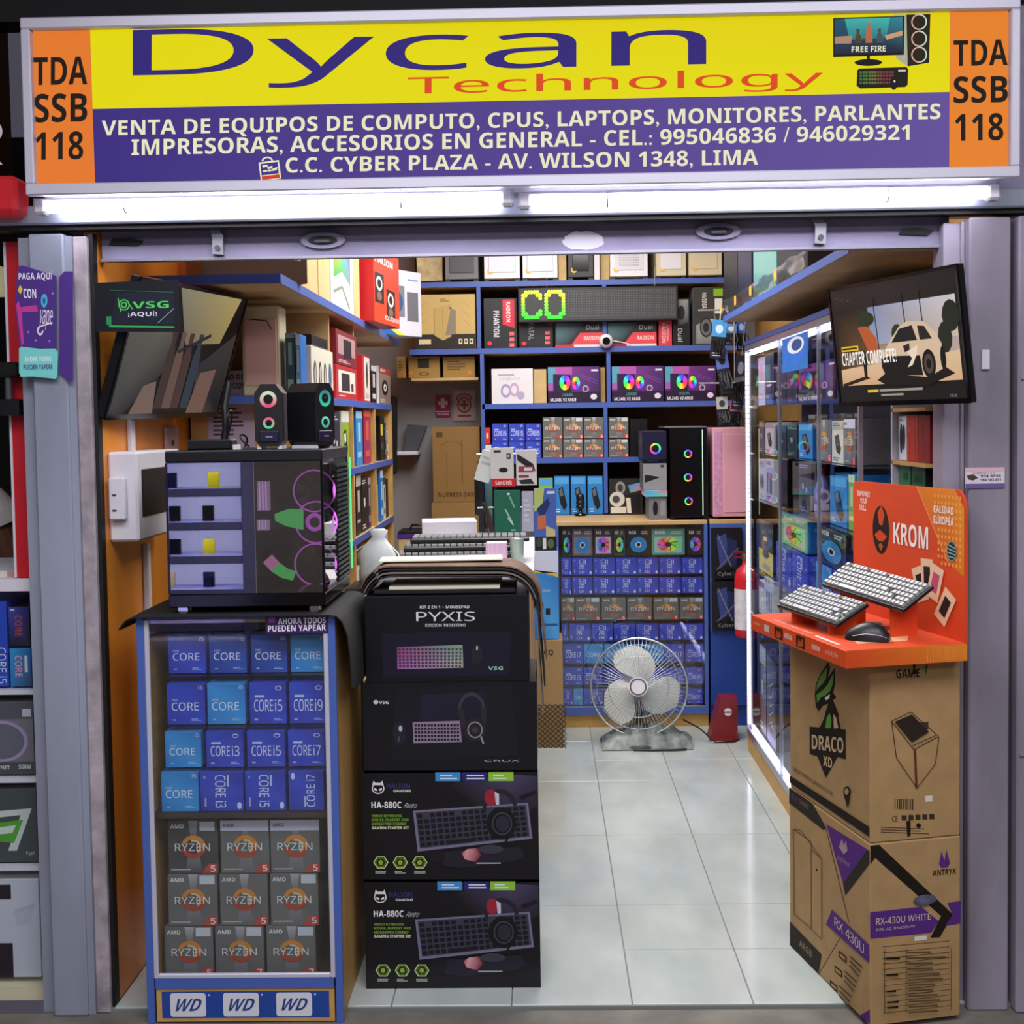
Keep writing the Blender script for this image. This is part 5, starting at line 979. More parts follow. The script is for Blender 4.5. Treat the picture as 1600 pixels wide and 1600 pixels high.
L(556, 564, 742, 'd', 'dark brown slim pack on the fourth left shelf beside the upright', 'box_black', SP('#2a2020', '#c9beb4', 15)); L(565, 574, 745, 'd', 'black pack with white figure picture on the fourth left shelf', 'box_black', pack('#1d1a1c', '#2b2728', '#e6e2dc', 16, 0)); L(575, 579, 746, 'd', 'plum slim pack on the fourth left shelf', 'box_purple', SP('#3c2a3a', '#a89aa8', 17)); L(586, 590.5, 752, 'd', 'cream slim pack with red dots on the fourth left shelf', 'cream', SP('#d2c2a0', '#b03a34', 18))
L(594, 598.5, 735, 'd', 'bright blue pack standing on the fourth left shelf', 'box_blue', SP('#2c84c8', '#d0e6f4', 19)); L(599, 602.5, 745, 'd', 'white and black slim pack on the fourth left shelf', 'box_white', SP('#d6d6d6', '#3a3a3c', 20)); L(603, 606.5, 748, 'd', 'plain black pack at the far end of the fourth left shelf', 'box_black', SP('#141416', '#2c2c30', 21))
L(556, 575, 855, 'e', 'white and black pack on the fifth left shelf behind the white bag', 'box_white', pack('#d9d6d0', '#2a2a2c', '#8a8a88', 22, 2)); L(594, 606, 830, 'e', 'red and white pack on the fifth left shelf', 'red', pack('#c8502c', '#e6e0d8', '#e8ded4', 23, 0))
# ================================================================== BACK OF THE STALL: open shelves
YBk = 3.0
bs = thing('back_shelf', 'wide dark backed shelf unit with blue edges on the back wall', 'shelf', (0, 0, 0))
BZ = {'r1': 2.137, 'r2': 1.806, 'r3': 1.53, 'r4': 1.257}
bx0 = pY(640, 545, YBk).x; bxm = pY(752, 545, YBk).x; bx1 = 1.02
for k, x0 in (('r1', bx0), ('r2', bx0), ('r3', bxm), ('r4', bxm)): shelfb(bs, x0, YBk+.003, bx1, YB-.01, BZ[k], .024, [(x0, YBk, bx1, YBk+.003)])
for x, z0, z1 in ((pY(748, 490, YBk).x, BZ['r2'], BZ['r1']-.024), (pY(754, 620, YBk).x, .98, BZ['r2']-.024), (pY(944.5, 490, YBk).x, BZ['r2'], BZ['r1']-.024), (pY(951, 590, YBk).x, BZ['r3'], BZ['r2']-.024), (pY(946.5, 680, YBk).x, BZ['r4'], BZ['r3']-.024), (pY(946.5, 760, YBk).x, .98, BZ['r4']-.024)):
    s_ = MB().box(x-.009, YBk+.003, z0, x+.009, YB-.02, z1).build('upright', 'board_back', bs); MB().box(x-.0095, YBk, z0, x+.0095, YBk+.003, z1).build('blue_edging', 'blue_edge', s_)
MB().box(bxm, YB-.02, .98, bx1, YB-.012, BZ['r1']+.4).build('back_panel', 'board_back', bs); MB().box(bx0, YB-.02, BZ['r2'], bxm, YB-.012, BZ['r1']+.4).build('back_panel', 'board_back', bs)
shelfb(bs, bx0, YBk+.05, bxm-.02, YB-.02, pY(700, 590, YBk+.05).z, .014, [])
GB = 'goods on the back shelves'
def Bk(u0, u1, vt, zk_, lb, mat, P=None, d=.2, dy=.012, name='goods_box', cat='box', key=None, grp=GB, z=None, **k): return bpx(name, lb, cat, u0, u1, vt, (BZ[zk_] if z is None else z)+.0015, YBk+dy, d, mat=mat, front=P, group=grp, key=key, **k)
# top row: computer cases and cartons, cut off by the shutter in the photo
def pcase(u0, u1, lb, mat, glassc, seed, st=True):
    vt = 360; o = Bk(u0, u1, vt, 'r1', lb, mat, None, .3, name='computer_case', cat='computer', z=BZ['r1']+.014); w = o.dimensions.x; w = pY(u1, 420, YBk).x-pY(u0, 420, YBk).x; h = pY((u0+u1)/2, vt, YBk).z-BZ['r1']-.016
    MB().box(-w/2+.022, -.154, .03, w/2-.022, -.1495, h-.01, bev=.002).build('front_panel', glassc, o)
    for s_ in (-1, 1): MB().box(s_*(w/2-.012)-.012, -.14, -.014, s_*(w/2-.012)+.012, .12, 0).build('foot', 'black_plastic', o)
    if st: put_print(Print(20, 20).circ(10, 10, 9.5, 9.5, '#f0c030', 14).rect(6, 8, 14, 12, '#8a5a10'), .03, .03, o, (-w/2+.03, -.152, .035), name='price_sticker')
    return o
rg = random.Random(5)
o = tag(MB().sheet([[(bx0+.03+.13*j/6+.012*rg.random(), YBk+.05+.03*rg.random(), BZ['r1']+.016+(.33*i/7)+(.0 if i == 0 else .012*rg.random())) for j in range(7)] for i in range(8)], th=.012).build('crumpled_bag', M('bag_tan', '#c9b88a', .6, 0, .3, 20)), 'crumpled tan paper bag on the top back shelf', 'bag')
pcase(695, 747, 'grey computer case with rounded feet on the top back shelf', M('case_grey', '#6c7078', .4) and 'box_grey', 'grey_plastic', 1, False); pcase(756, 812, 'white computer case with pale screen panel, first of two on the top shelf', 'white_case', 'alu_white', 2); pcase(816, 871, 'white computer case with broad flat front beside a tan carton', 'white_case', 'alu_white', 3)
Bk(872, 885, 360, 'r1', 'slim tan carton between the white and the black case', 'cardboard_pale', dy=.04); pcase(887, 927, 'small black computer case with glass front on the top back shelf', 'black_plastic', 'black_gloss', 4); Bk(928, 937, 360, 'r1', 'slim white carton beside the black computer case', 'box_white'); Bk(938, 952, 360, 'r1', 'tan carton between the black case and the mesh fronted case', 'cardboard_pale', dy=.06)
pc_ = pcase(953, 1012, 'white computer case with a mesh dotted front on the top back shelf', 'white_case', 'white_plastic', 5)
P = Print(60, 60)
for i in range(10):
    for j in range(10): P.rect(6+i*5, 6+j*5, 8.6+i*5, 8.6+j*5, '#a9aab0')
put_print(P, .12, .15, pc_, (0, -.155, .11), name='mesh_dots')
pcase(1025, 1072, 'cream computer case standing right of the mesh fronted one', 'cream', 'white_case', 6); pcase(1076, 1128, 'cream computer case with curved drape at the end of the top shelf', 'cream', 'cream', 7)
# second row
P = Print(100, 88).bg('#c9ac6a').rect(0, 64, 100, 88, '#2c2620').poly([(32, 22), (60, 15), (60, 68), (46, 74), (32, 66)], '#bfa262').poly([(60, 22), (68, 26), (68, 64), (50, 66)], '#8a8070').line(32, 22, 32, 66, .8, '#8a7442').line(46, 22, 46, 74, .6, '#9a8452').circ(59, 22, 1.5, 1.5, K, 8).lines(42, 6, 58, 12, 2, '#8a7442').rect(6, 72, 26, 80, '#d8c8a0')
for k in range(3): P.rect(72+k*9, 72, 78+k*9, 80, '#e0d4b4'); P.rect(73.5+k*9, 74, 76.5+k*9, 78, '#2c2620')
for k in range(3): P.line(8, 20+k*14, 20, 12+k*14, .7, '#a98c50'); P.line(80, 12+k*14, 92, 24+k*14, .7, '#a98c50')
Bk(648, 743, 460, 'r2', 'tan carton with tower drawing and black foot band on the back shelf', 'cardboard_pale', P, .28, name='case_carton', cat='carton')
P = Print(56, 80).bg('#26272b').t('PHANTOM', 16, 20, 26, 62, '#d8d8dc', .02, 90).poly([(32, 2), (52, 2), (52, 48), (32, 42)], '#d83044').t('RADEON', 38, 6, 45, 38, '#f4e4e4', .02, 90).circ(9, 72, 4, 3.5, '#e03a44', 10)
for k in range(3): P.rect(43, 54+k*9, 51, 60+k*9, '#e0666c')
Bk(756, 808, 466, 'r2', 'black graphics card box with red corner flag beside the lit board', 'box_black', P, name='graphics_box')
P = Print(56, 50).bg('#202124').circ(8, 42, 4, 3.5, '#e03a44', 10).t('FATAL', 16, 4, 24, 36, '#b9b9bc', 0, 90).poly([(36, 0), (54, 0), (54, 10)], '#a8242c')
for k in range(3): P.rect(43, 20+k*9, 51, 26+k*9, '#e0666c')
Bk(811, 864, 501, 'r2', 'black graphics card box under the lit board beside the red flagged one', 'box_black', P, name='graphics_box')
P = Print(76, 42).bg('#28282c').poly([(2, 2), (46, 2), (20, 38), (2, 38)], ['#5f8a90', '#3a4a50', '#262a2c', '#394a4c']).poly([(40, 18), (76, 18), (76, 38), (26, 38)], '#dc4650').t('RADEON', 46, 24, 72, 31, '#f0d0d0', .03).t('Dual', 50, 5, 70, 13, '#c9c9cc').rect(0, 38, 76, 42, '#d8d8d8').rect(0, 38, 30, 42, '#c03038')
Bk(867, 942, 503, 'r2', 'black graphics box with red slanted field under the lit board', 'box_black', P, name='graphics_box', key='gpu'); Bk(948, 1026, 503, 'r2', 'black graphics box with red slanted field behind the small camera', 'box_black', P, name='graphics_box', key='gpu')
Bk(1029, 1050, 500, 'r2', 'narrow red graphics card box with upright lettering', 'red', Print(22, 44).bg('#d03a48').t('RADEON', 5, 5, 12, 39, '#f0c8cc', .02, 90).t('GAMING', 13, 8, 18, 36, '#e6a4aa', .02, 90), name='graphics_box'); Bk(1051, 1078, 466, 'r2', 'black graphics box with pale fan picture and upright lettering', 'box_black', Print(28, 78).bg('#1b1c1e').poly([(8, 2), (26, 2), (26, 40), (8, 46)], ['#b9c4c0', '#8a9490', '#3a4240', '#4a5250']).circ(14, 24, 6, 12, '#26282a').t('Dual', 8, 50, 16, 72, '#dcdcdc', 0, 90), name='graphics_box')
Bk(1083, 1131, 449, 'r2', 'tall grey graphics box with green tab and fan picture', 'box_grey', Print(48, 92).bg('#3a3a38').rect(32, 2, 47, 14, '#84bc1c').t('NVIDIA', 14, 8, 21, 34, '#d8d8d4', .02, 90).rect(34, 18, 46, 42, '#e0e0dc').poly([(4, 60), (30, 50), (46, 60), (46, 90), (4, 90)], ['#8f9490', '#b4b8b4', '#9a9e9a', '#6a6e6c', '#7a7e7c']).circ(20, 64, 10, 16, '#26282a').ring(20, 64, 8, 13, .6, '#6a6c6e'), name='graphics_box', dy=.006)
# LED message board hanging in front of the second row
a_, b_ = pY(809, 450, YBk-.05), pY(1060, 500, YBk-.05); lb = thing('led_board', 'black dot matrix board with glowing green letters C and O', 'display', ((a_.x+b_.x)/2, YBk-.05, (a_.z+b_.z)/2)); w2, h2_ = (b_.x-a_.x)/2, (a_.z-b_.z)/2
MB().box(-w2, 0, -h2_, w2, .03, h2_, bev=.003).build('housing', 'black_plastic', lb); MB().box(-w2+.01, -.001, -h2_+.01, w2-.01, 0, h2_-.01).build('face', 'box_grey' and M('dot_grey', '#3a3b3e', .6), lb)
P = Print(125, 25)
for i in range(62):
    for j in range(11):
        if i > 18: P.rect(1+i*2, 1.6+j*2, 1.7+i*2, 2.3+j*2, '#6a6c70')
put_print(P, w2*2-.02, h2_*2-.02, lb, (0, -.001, 0), name='dot_grid')
P = Print(125, 25)
CO = {'C': ['0111110', '1100011', '1000001', '1000000', '1000000', '1000000', '1000001', '1100011', '0111110'], 'O': ['0111110', '1100011', '1000001', '1000001', '1000001', '1000001', '1000001', '1100011', '0111110']}
for x0, ch_ in ((1.5, 'C'), (20, 'O')):
    for j, row in enumerate(CO[ch_]):
        for i, c_ in enumerate(row):
            if c_ == '1': P.circ(x0+1+i*2.3, 2+j*2.6, 1.5, 1.6, hsv(.18+.15*j/8, .85, 1), 8)
put_print(P, w2*2-.02, h2_*2-.02, lb, (0, -.0015, 0), 0, 'print_glow', 'lit_letters')
for s_ in (-.25, .28): MB().cyl((s_, .012, h2_), (s_, .012, h2_+.09), .0012, n=6).build('hanger_wire', 'steel_wire', lb)
# small white camera on the shelf edge
q = pY(947, 533, YBk-.03); cm = thing('web_camera', 'small white camera with a dark round lens on the back shelf edge', 'camera', (q.x, YBk-.03, BZ['r2']+.002))
hz = q.z-BZ['r2']-.002
MB().lathe([(.0, -.03), (.026, -.026), (.036, -.005), (.03, .012), (.018, .018)], (0, 0, hz), 18, axis=(0, -1, -.1)).build('shell', 'white_plastic', cm); MB().cyl((0, -.016, hz), (0, -.022, hz-.001), .019, n=18).build('lens', 'black_gloss', cm); MB().cyl((0, .02, 0), (0, .02, hz), .006).cyl((0, .012, 0), (0, .012, .006), .02).build('stand', 'white_plastic', cm)
tag(MB().tube([(q.x+.02, YBk-.02, BZ['r2']+.03), (q.x+.08, YBk-.01, BZ['r2']+.02), (q.x+.13, YBk-.006, BZ['r2']+.006)], .003, 6).build('camera_cable', 'white_plastic'), 'white cable trailing from the small white camera', 'cable')
# third row: cooler boxes
P = Print(88, 60).bg('#e4e2e6').lines(14, 8, 70, 13, 1, '#a9a4b4').t('LIQUID', 18, 15, 60, 20, '#b0a6c8').ring(30, 38, 11, 12, .6, '#a99ccc').ring(48, 36, 10, 12, .6, '#c8a6c8').circ(62, 46, 8, 7, '#b4aac8')
Bk(768, 833, 576, 'r3', 'white cooler box with pale lilac rings on the back shelf', 'box_white', P); Bk(834, 854, 577, 'r3', 'pale tan carton side between white and purple cooler boxes', 'cardboard_pale')
LQ = liquid(); Bk(856, 937, 573, 'r3', 'purple cooler box next to the white cooler box', 'box_purple', LQ, key='liq'); Bk(956, 1037, 572, 'r3', 'purple cooler box with two colour wheels between two shelf posts', 'box_purple', LQ, key='liq'); Bk(1039, 1119, 572, 'r3', 'purple cooler box with two colour wheels beside the hanging cables', 'box_purple', LQ, key='liq')
Bk(938, 946, 574, 'r3', 'tan carton edge beside the middle shelf post', 'cardboard', dy=.05)
# hanging tan cartons under the corner shelf
zz = pY(700, 590, YBk+.05).z
for u0, u1, lb_, md in ((620, 634, 'tan carton beside the dark doorway, at the corner shelf', 0), (638, 687, 'tan carton with dark square label on the low corner shelf', 1), (692, 742, 'tan carton with printed panel and orange sticker on the corner shelf', 2)):
    P = Print(60, 44).bg('#a07c3e'); (P.rect(18, 4, 40, 24, '#2c2620').ring(30, 36, 10, 4, .7, '#5a4420', 12) if md == 1 else P.lines(8, 8, 46, 30, 4, '#6a5024')); P.circ(50 if md != 1 else 4, 34, 4, 3.5, '#e8792c', 10)
    bpx('storage_carton', lb_, 'carton', u0, u1, 557, zz+.0015, YBk+.06, .2, mat='cardboard_dark', front=P, group=GB)
# fourth row: processor boxes
zz = BZ['r4']
bpx('goods_box', 'small red carton at the end of the processor row on the back shelf', 'box', 757, 766, 668, zz+.075, YBk+.014, .05, mat='red', group=GB, front=Print(10, 24).bg('#d83428').rect(3, 8, 7, 16, '#f0c8c0')); bpx('goods_box', 'flat white carton under the small red carton on the back shelf', 'box', 756, 768, 695, zz+.0015, YBk+.014, .05, mat='box_white', group=GB)
for k in range(3): Bk(769+26*k, 794+26*k, 690, 'r4', 'indigo processor box in the lower row behind the hanging memory cards', 'intel_dark', D('i_i5'), .07, key='i_i5', name='processor_box'); bpx('processor_box', 'indigo processor box in the upper row behind the hanging memory cards', 'box', 769+26*k, 794+26*k, 662, pY(800, 690, YBk+.012).z+.003, YBk+.012, .07, mat='intel_dark', front=D('i_i5'), key='i_i5', group=GB)
zm = pY(900, 686, YBk+.012).z+.002
for k, (a_, b_) in enumerate(((848, 879), (880, 911), (912, 943), (951, 982))):
    kk = 'r_tag_5' if k % 2 else 'r_no_5'
    Bk(a_, b_, 686, 'r4', 'grey orange-ring processor box, lower row on the back shelf, '+('nearest the indigo boxes', 'second from the indigo boxes', 'third from the indigo boxes', 'beyond the shelf post')[k], 'amd_grey', D(kk), .09, key=kk, name='processor_box')
    bpx('processor_box', 'grey orange-ring processor box, upper row on the back shelf, '+('nearest the indigo boxes', 'second from the indigo boxes', 'third from the indigo boxes', 'beyond the shelf post')[k], 'box', a_, b_, 652, zm, YBk+.012, .09, mat='amd_grey', front=D(kk), key=kk, group=GB)
Bk(984, 1012, 654, 'r4', 'plain black carton behind the small lit computer', 'box_black')
# ------------------------------------------------------------------ counter with glass display below the back shelves
CT = .972; cy0 = 2.6; cx0 = pY(868, 900, cy0).x; cx1 = pY(1106, 900, cy0).x; cx2 = pY(1168, 900, cy0).x
ct = thing('glass_counter', 'blue framed glass counter full of processor boxes at the back of the stall', 'counter', ((cx0+cx1)/2, cy0, 0)); w2 = (cx1-cx0)/2
MB().box(-w2, .0, CT-.02, w2, .39, CT, bev=.002).build('counter_top', 'board_under', ct); MB().box(-w2, .02, 0, w2, .39, .062).build('plinth', 'wood_edge', ct); MB().box(-w2, .37, .062, w2, .39, CT-.02).build('back_panel', 'board_back', ct)
for s_ in (-1, 1): MB().box(s_*w2, .0, .062, s_*(w2-.016), .37, CT-.02).build('side_frame', 'blue_frame', ct)
MB().box(-w2+.016, 0, .062, w2-.016, .014, .098).build('bottom_rail', 'blue_frame', ct); MB().box(-w2+.016, 0, .098, w2-.016, .004, .103).build('sill', 'alu', ct)
MB().box(-w2+.016, .004, .1, w2-.016, .008, CT-.02).build('glass_front', 'pane_shop', ct)
GC = 'processor boxes in the back counter'; yq = cy0+.03
def zof(v): return pY(985, v, yq).z
def crow(v0, v1, cells, mat0, lab, h=None):
    zb_ = zof(v0)+.001
    MB().box(-w2+.016, .02, zb_-.007, w2-.016, .37, zb_-.001).build('shelf', 'pane', ct)
    for n_, (a_, b_, kk) in enumerate(cells): bpx('processor_box', lab[n_] if isinstance(lab, (list, tuple)) else lab, 'box', a_, b_, v1+2.8, zb_, yq, .07, mat='intel_light' if kk == 'n_light' else mat0, front=D(kk), key=kk+'c', group=GC)
S1 = ['s_i3', 's_i5', 's_i5', 's_i7', 's_i3', 's_i5', 's_i7']; X1 = [877, 894, 927, 962, 996, 1030, 1065, 1099]
crow(898, 869, [(X1[i], X1[i+1]-1, S1[i]) for i in range(7)], 'intel_dark', 'indigo processor box on its side in the counter, right under the fan packs')
crow(928, 899, [(X1[i], X1[i+1]-1, S1[-i-1]) for i in range(7)], 'intel_dark', 'indigo processor box on its side in the counter, right above the grey boxes')
crow(969, 931, [(877, 898, 'r_tag_5'), (899, 938, 'r_tag_5'), (940, 978, 'r_no_5'), (980, 1019, 'r_no_5'), (1021, 1060, 'r_tag_5'), (1062, 1099, 'r_tag_5')], 'amd_grey', 'grey orange-ring processor box in the row across the glass counter')
crow(1001, 972, [(878, 888, 's_i3'), (889, 923, 's_i3'), (924, 958, 's_i5'), (959, 993, 's_i5'), (994, 1029, 's_i7'), (1030, 1065, 's_i7'), (1066, 1099, 's_i5')], 'intel_dark', 'indigo processor box on its side in the counter, right under the grey boxes')
crow(1036, 1004, [(880, 911, 'i_i7'), (912, 943, 'n_light'), (944, 975, 'n_light'), (976, 1006, 'n_light'), (1007, 1037, 'n_light'), (1038, 1069, 'i_i7'), (1071, 1099, 'i_i7')], 'intel_dark', ['indigo upright processor box in the counter, above the fan, beside its end post']+['bright blue processor box in the counter behind the fan cage']*4+['indigo upright processor box in the counter, above the fan, seventh row']*2)
crow(1070, 1041, [(880, 911, 'i_i5'), (912, 943, 'i_i7'), (944, 975, 'i_i5'), (976, 1006, 'i_i7'), (1007, 1037, 'i_i5'), (1038, 1069, 'i_i5'), (1071, 1099, 'i_i5')], 'intel_dark', 'indigo upright processor box in the counter, second row from its foot')
crow(1101, 1074, [(880, 895, 's_i7'), (896, 911, 'n_light'), (912, 943, 's_i7'), (944, 975, 'i_i5'), (976, 1006, 'i_i7'), (1007, 1037, 'i_i5'), (1038, 1069, 'i_i5'), (1071, 1099, 'i_i5')], 'intel_dark', ['indigo processor box in the counter, lowest row', 'bright blue slim processor box in the counter, lowest row']+['indigo processor box in the counter, lowest row']*6)
zb_ = zof(868)+.001; MB().box(-w2+.016, .02, zb_-.007, w2-.016, .37, zb_-.001).build('shelf', 'pane', ct)
for a_, b_, P, lb_, mt in ((878, 893, fanpack('#1a1b1e', .3, 1), 'black fan pack at the near end of the counter top row', 'box_black'), (894, 926, fanpack('#6b5f66', None, 2, '#8a828a'), 'greyish fan pack in the counter top row', 'box_grey'), (928, 957, fanpack('#3a3238', .55, 3, '#c9b4c4'), 'fan pack with pastel colour fan picture in the counter', 'box_grey'), (959, 977, fanpack('#4a4040', .05, 4), 'narrow brownish fan pack in the counter top row', 'box_grey'), (979, 1016, fanpack('#1c1d22', None, 5), 'black fan pack with big blue fan picture in the counter', 'box_black'), (1018, 1070, fanpack('#4fa08e', .85, 6, '#9cc9bc'), 'teal fan pack with pink fan picture in the counter', 'box_blue'), (1074, 1099, fanpack('#1b1e22', .5, 7), 'black fan pack at the end of the counter beside the blue cupboard', 'box_black')):
    bpx('fan_pack', lb_, 'box', a_, b_, 826, zb_, yq, .08, mat=mt, front=P, group='fan packs in the back counter')
# blue cupboard beside it
bc = thing('blue_cupboard', 'blue cupboard with a framed upper window beside the glass counter', 'cupboard', ((cx1+cx2)/2+.005, cy0, 0)); w3 = (cx2-cx1)/2-.006; zmid = pY(1135, 985, cy0).z
MB().box(-w3, .02, 0, w3, .35, CT-.02).build('body', 'blue_panel', bc); MB().box(-w3, .0, .1, w3, .02, zmid).build('lower_door', 'blue_panel', bc)
for r_ in ((-w3, 0, zmid, -w3+.022, .02, CT-.02), (w3-.022, 0, zmid, w3, .02, CT-.02), (-w3+.022, 0, CT-.045, w3-.022, .02, CT-.02), (-w3+.022, 0, zmid, w3-.022, .02, zmid+.01)): MB().box(*r_).build('window_frame', 'blue_frame', bc)
for k, (v0, v1) in enumerate(((985, 908), (905, 824))):
    P = Print(50, 76).bg('#1b1a22').poly([(8, 14), (24, 8), (28, 50), (14, 60)], '#3a4a8a').poly([(26, 14), (42, 20), (40, 60), (24, 52)], '#2a3160').line(6, 64, 44, 30, 2, '#6a6a7a').line(10, 10, 36, 66, 1.4, '#8a8a9c').rect(4, 62, 46, 74, '#0f0e12').t('Cyber', 10, 65, 36, 72, '#9a9aa8')
    z0, z1 = pY(1138, v0, cy0-.02).z, pY(1138, v1, cy0-.02).z; x0, x1 = pY(1112, 900, cy0-.02).x, pY(1160, 900, cy0-.02).x
    box('cable_pack', ('black hanging cable pack, lower of two on the blue cupboard', 'black hanging cable pack, upper of two on the blue cupboard')[k], 'pack', ((x0+x1)/2, cy0-.012, z0), x1-x0, .016, z1-z0-.002, 0, 'box_black', P, 'cabpack', 'cable packs on the blue cupboard')
MB().box(-w3, 0, CT-.02, w3, .39, CT, bev=.002).build('top', 'board_under', bc)
# ------------------------------------------------------------------ things standing on the counter and the fifth row
GK = 'goods standing on the back counter'
zc_ = CT+.0015
def mousepack(seed, lime=False):
    P = Print(40, 60).bg('#2f86d0' if not lime else '#8cc04a'); P.rect(2, 2, 38, 12, '#58a8e6'); P.poly([(10, 20), (22, 16), (34, 46), (26, 54), (16, 44)], '#17181c').poly([(12, 22), (20, 18), (24, 30), (16, 32)], '#6a6c70').lines(4, 50, 16, 57, 2, '#cfe0f0', .5, seed); return P
for k, (a_, b_) in enumerate(((866, 890), (892, 916), (918, 942))): bpx('mouse_pack', 'bright blue pack with black mouse, '+('nearest the colourful hanging card', 'middle one on the back counter', 'beside the counter post')[k], 'pack', a_, b_, 744, zc_, YBk+.012, .05, mat='box_blue', front=mousepack(k), key='mp%d' % k, group=GK)
bpx('mouse_pack', 'lime green pack behind the hanging memory cards', 'pack', 842, 864, 747, zc_, YBk+.02, .05, mat='box_blue', front=mousepack(9, True), group=GK)
P = Print(60, 56).bg('#2a2a2c').circ(20, 14, 9, 10, '#8f9290').circ(20, 14, 5, 6, '#3a3c3c').circ(14, 32, 14, 12, '#cfccc4').circ(12, 32, 7, 6, '#4a4844').circ(36, 34, 8, 9, '#b4b0a8').poly([(28, 26), (56, 22), (56, 54), (28, 54)], '#17171a').rect(2, 44, 30, 54, '#d8d2c4').poly([(30, 30), (38, 30), (40, 54), (32, 54)], '#d9d2c0').poly([(34, 10), (56, 6), (58, 18), (38, 22)], ['#3a8ad0', '#5fb0e0', '#d88a9a', '#3fb0a0'])
bpx('toy_box', 'black and white toy box with robot figures on the back counter', 'box', 952, 1004, 748, zc_, YBk-.03, .12, mat='box_black', front=P, group=GK)
# microphone-like lamp standing before the blue packs
q = pY(907, 805, YBk-.06); mc = thing('desk_microphone', 'small black ribbed microphone standing before the blue mouse packs', 'microphone', (q.x, YBk-.06, zc_)); MB().lathe([(.03, 0), (.03, .008), (.008, .014), (.008, .03)], n=18).build('base', 'black_gloss', mc); MB().lathe([(.008, .03), (.02, .036), (.022, .05), (.016, .054), (.022, .06), (.022, .07), (.016, .074), (.021, .08), (.02, .1), (.006, .112), (0, .113)], n=18).build('head', 'black_plastic', mc)
def tower(name, label, u0, u1, vt, z, Y, d, mat, fans, fr=None, h0=.9):
    a_, b_ = pY(u0, 740, Y), pY(u1, 740, Y); h = pY((u0+u1)/2, vt, Y).z-z; w = b_.x-a_.x; t = thing(name, label, 'computer', ((a_.x+b_.x)/2, Y+d/2, z))
    MB().box(-w/2, -d/2, .01, w/2, d/2, h, bev=.004).build('body', mat, t)
    for s_ in (-1, 1): MB().box(s_*(w/2-.012)-.01, -d/2+.01, 0, s_*(w/2-.012)+.01, d/2-.01, .0102).build('foot', 'black_plastic', t)
    for (fu, fv, r) in fans:
        p = pY(fu, fv, Y); P = Print(100, 100).circ(50, 50, 46, 46, '#0c0c12').hue(50, 50, 50, 50, .66, 28, h0, .65, 1); put_print(P, r*2, r*2, t, (p.x-t.location.x, -d/2-.001, p.z-z), 0, 'print_screen', 'fan_ring'); MB().cyl((p.x-t.location.x, -d/2-.002, p.z-z), (p.x-t.location.x, -d/2-.006, p.z-z), r*.3, n=14).build('fan_hub', 'black_plastic', t)
    return t, w, h, d
t, w, h, d = tower('computer_tower', 'black computer tower with three rainbow fans on the back counter', 1047, 1106, 668, zc_, cy0+.02, .32, 'black_gloss', [(1075, 709, .019), (1075, 746, .019), (1076, 783, .019)])
MB().box(w/2-.026, -d/2-.003, .02, w/2-.022, -d/2, h-.01).build('light_bar', M('bar_glow', (.55, .75, .6), emit=.5), t); MB().box(-w/2-.02, -d/2+.03, h, w/2, d/2, h+.006).build('dust_filter', 'alu', t)
t, w, h, d = tower('computer_tower', 'pink computer tower beside the black tower with rainbow fans', 1114, 1171, 668, zc_, cy0+.02, .32, 'pink', [])
MB().box(-w/2+.05, -d/2-.004, .03, w/2-.01, -d/2, h-.03, bev=.003).build('front_panel', 'pink', t); MB().box(-w/2+.006, -d/2-.002, .02, -w/2+.04, -d/2, h-.02).build('mesh_strip', M('pink_mesh', '#c890b4', .5, 0, .2, 60), t)
zq = pY(1025, 722, cy0+.06).z
t, w, h, d = tower('computer_tower', 'small dark blue computer with one teal fan stacked on grey boxes', 1004, 1043, 673, zq, cy0+.06, .25, 'box_navy', [(1024, 701, .026)], h0=.5)
P = Print(38, 38).bg('#8d8e92').poly([(2, 16), (28, 20), (2, 28)], '#1a1a1d').rect(28, 2, 34, 6, '#3a3a3e'); z0 = pY(1025, 765, cy0+.06).z
bpx('goods_box', 'grey box with black wedge picture under the small dark blue computer', 'box', 1005, 1042, 724, z0, cy0+.06, .2, mat='box_grey', front=P, group=GK)
z1_ = pY(1025, 776, cy0+.06).z; bpx('goods_box', 'flat box with rainbow stripe between two grey boxes', 'box', 1008, 1043, 766, z1_, cy0+.05, .2, mat='box_white', front=Print(40, 10).rect(0, 0, 40, 10, ['#3fa0e0', '#e05a9a', '#6fd0a0', '#58b0e8']), group=GK)
bpx('goods_box', 'grey box with dark mouse picture at the foot of the box pile', 'box', 1014, 1042, 777, zc_, cy0+.06, .2, mat='box_grey', front=Print(28, 24).bg('#77787c').circ(10, 12, 4, 8, '#17181a').rect(18, 4, 26, 20, '#8f9094'), group=GK)
q = pY(1010, 655, cy0+.3); 
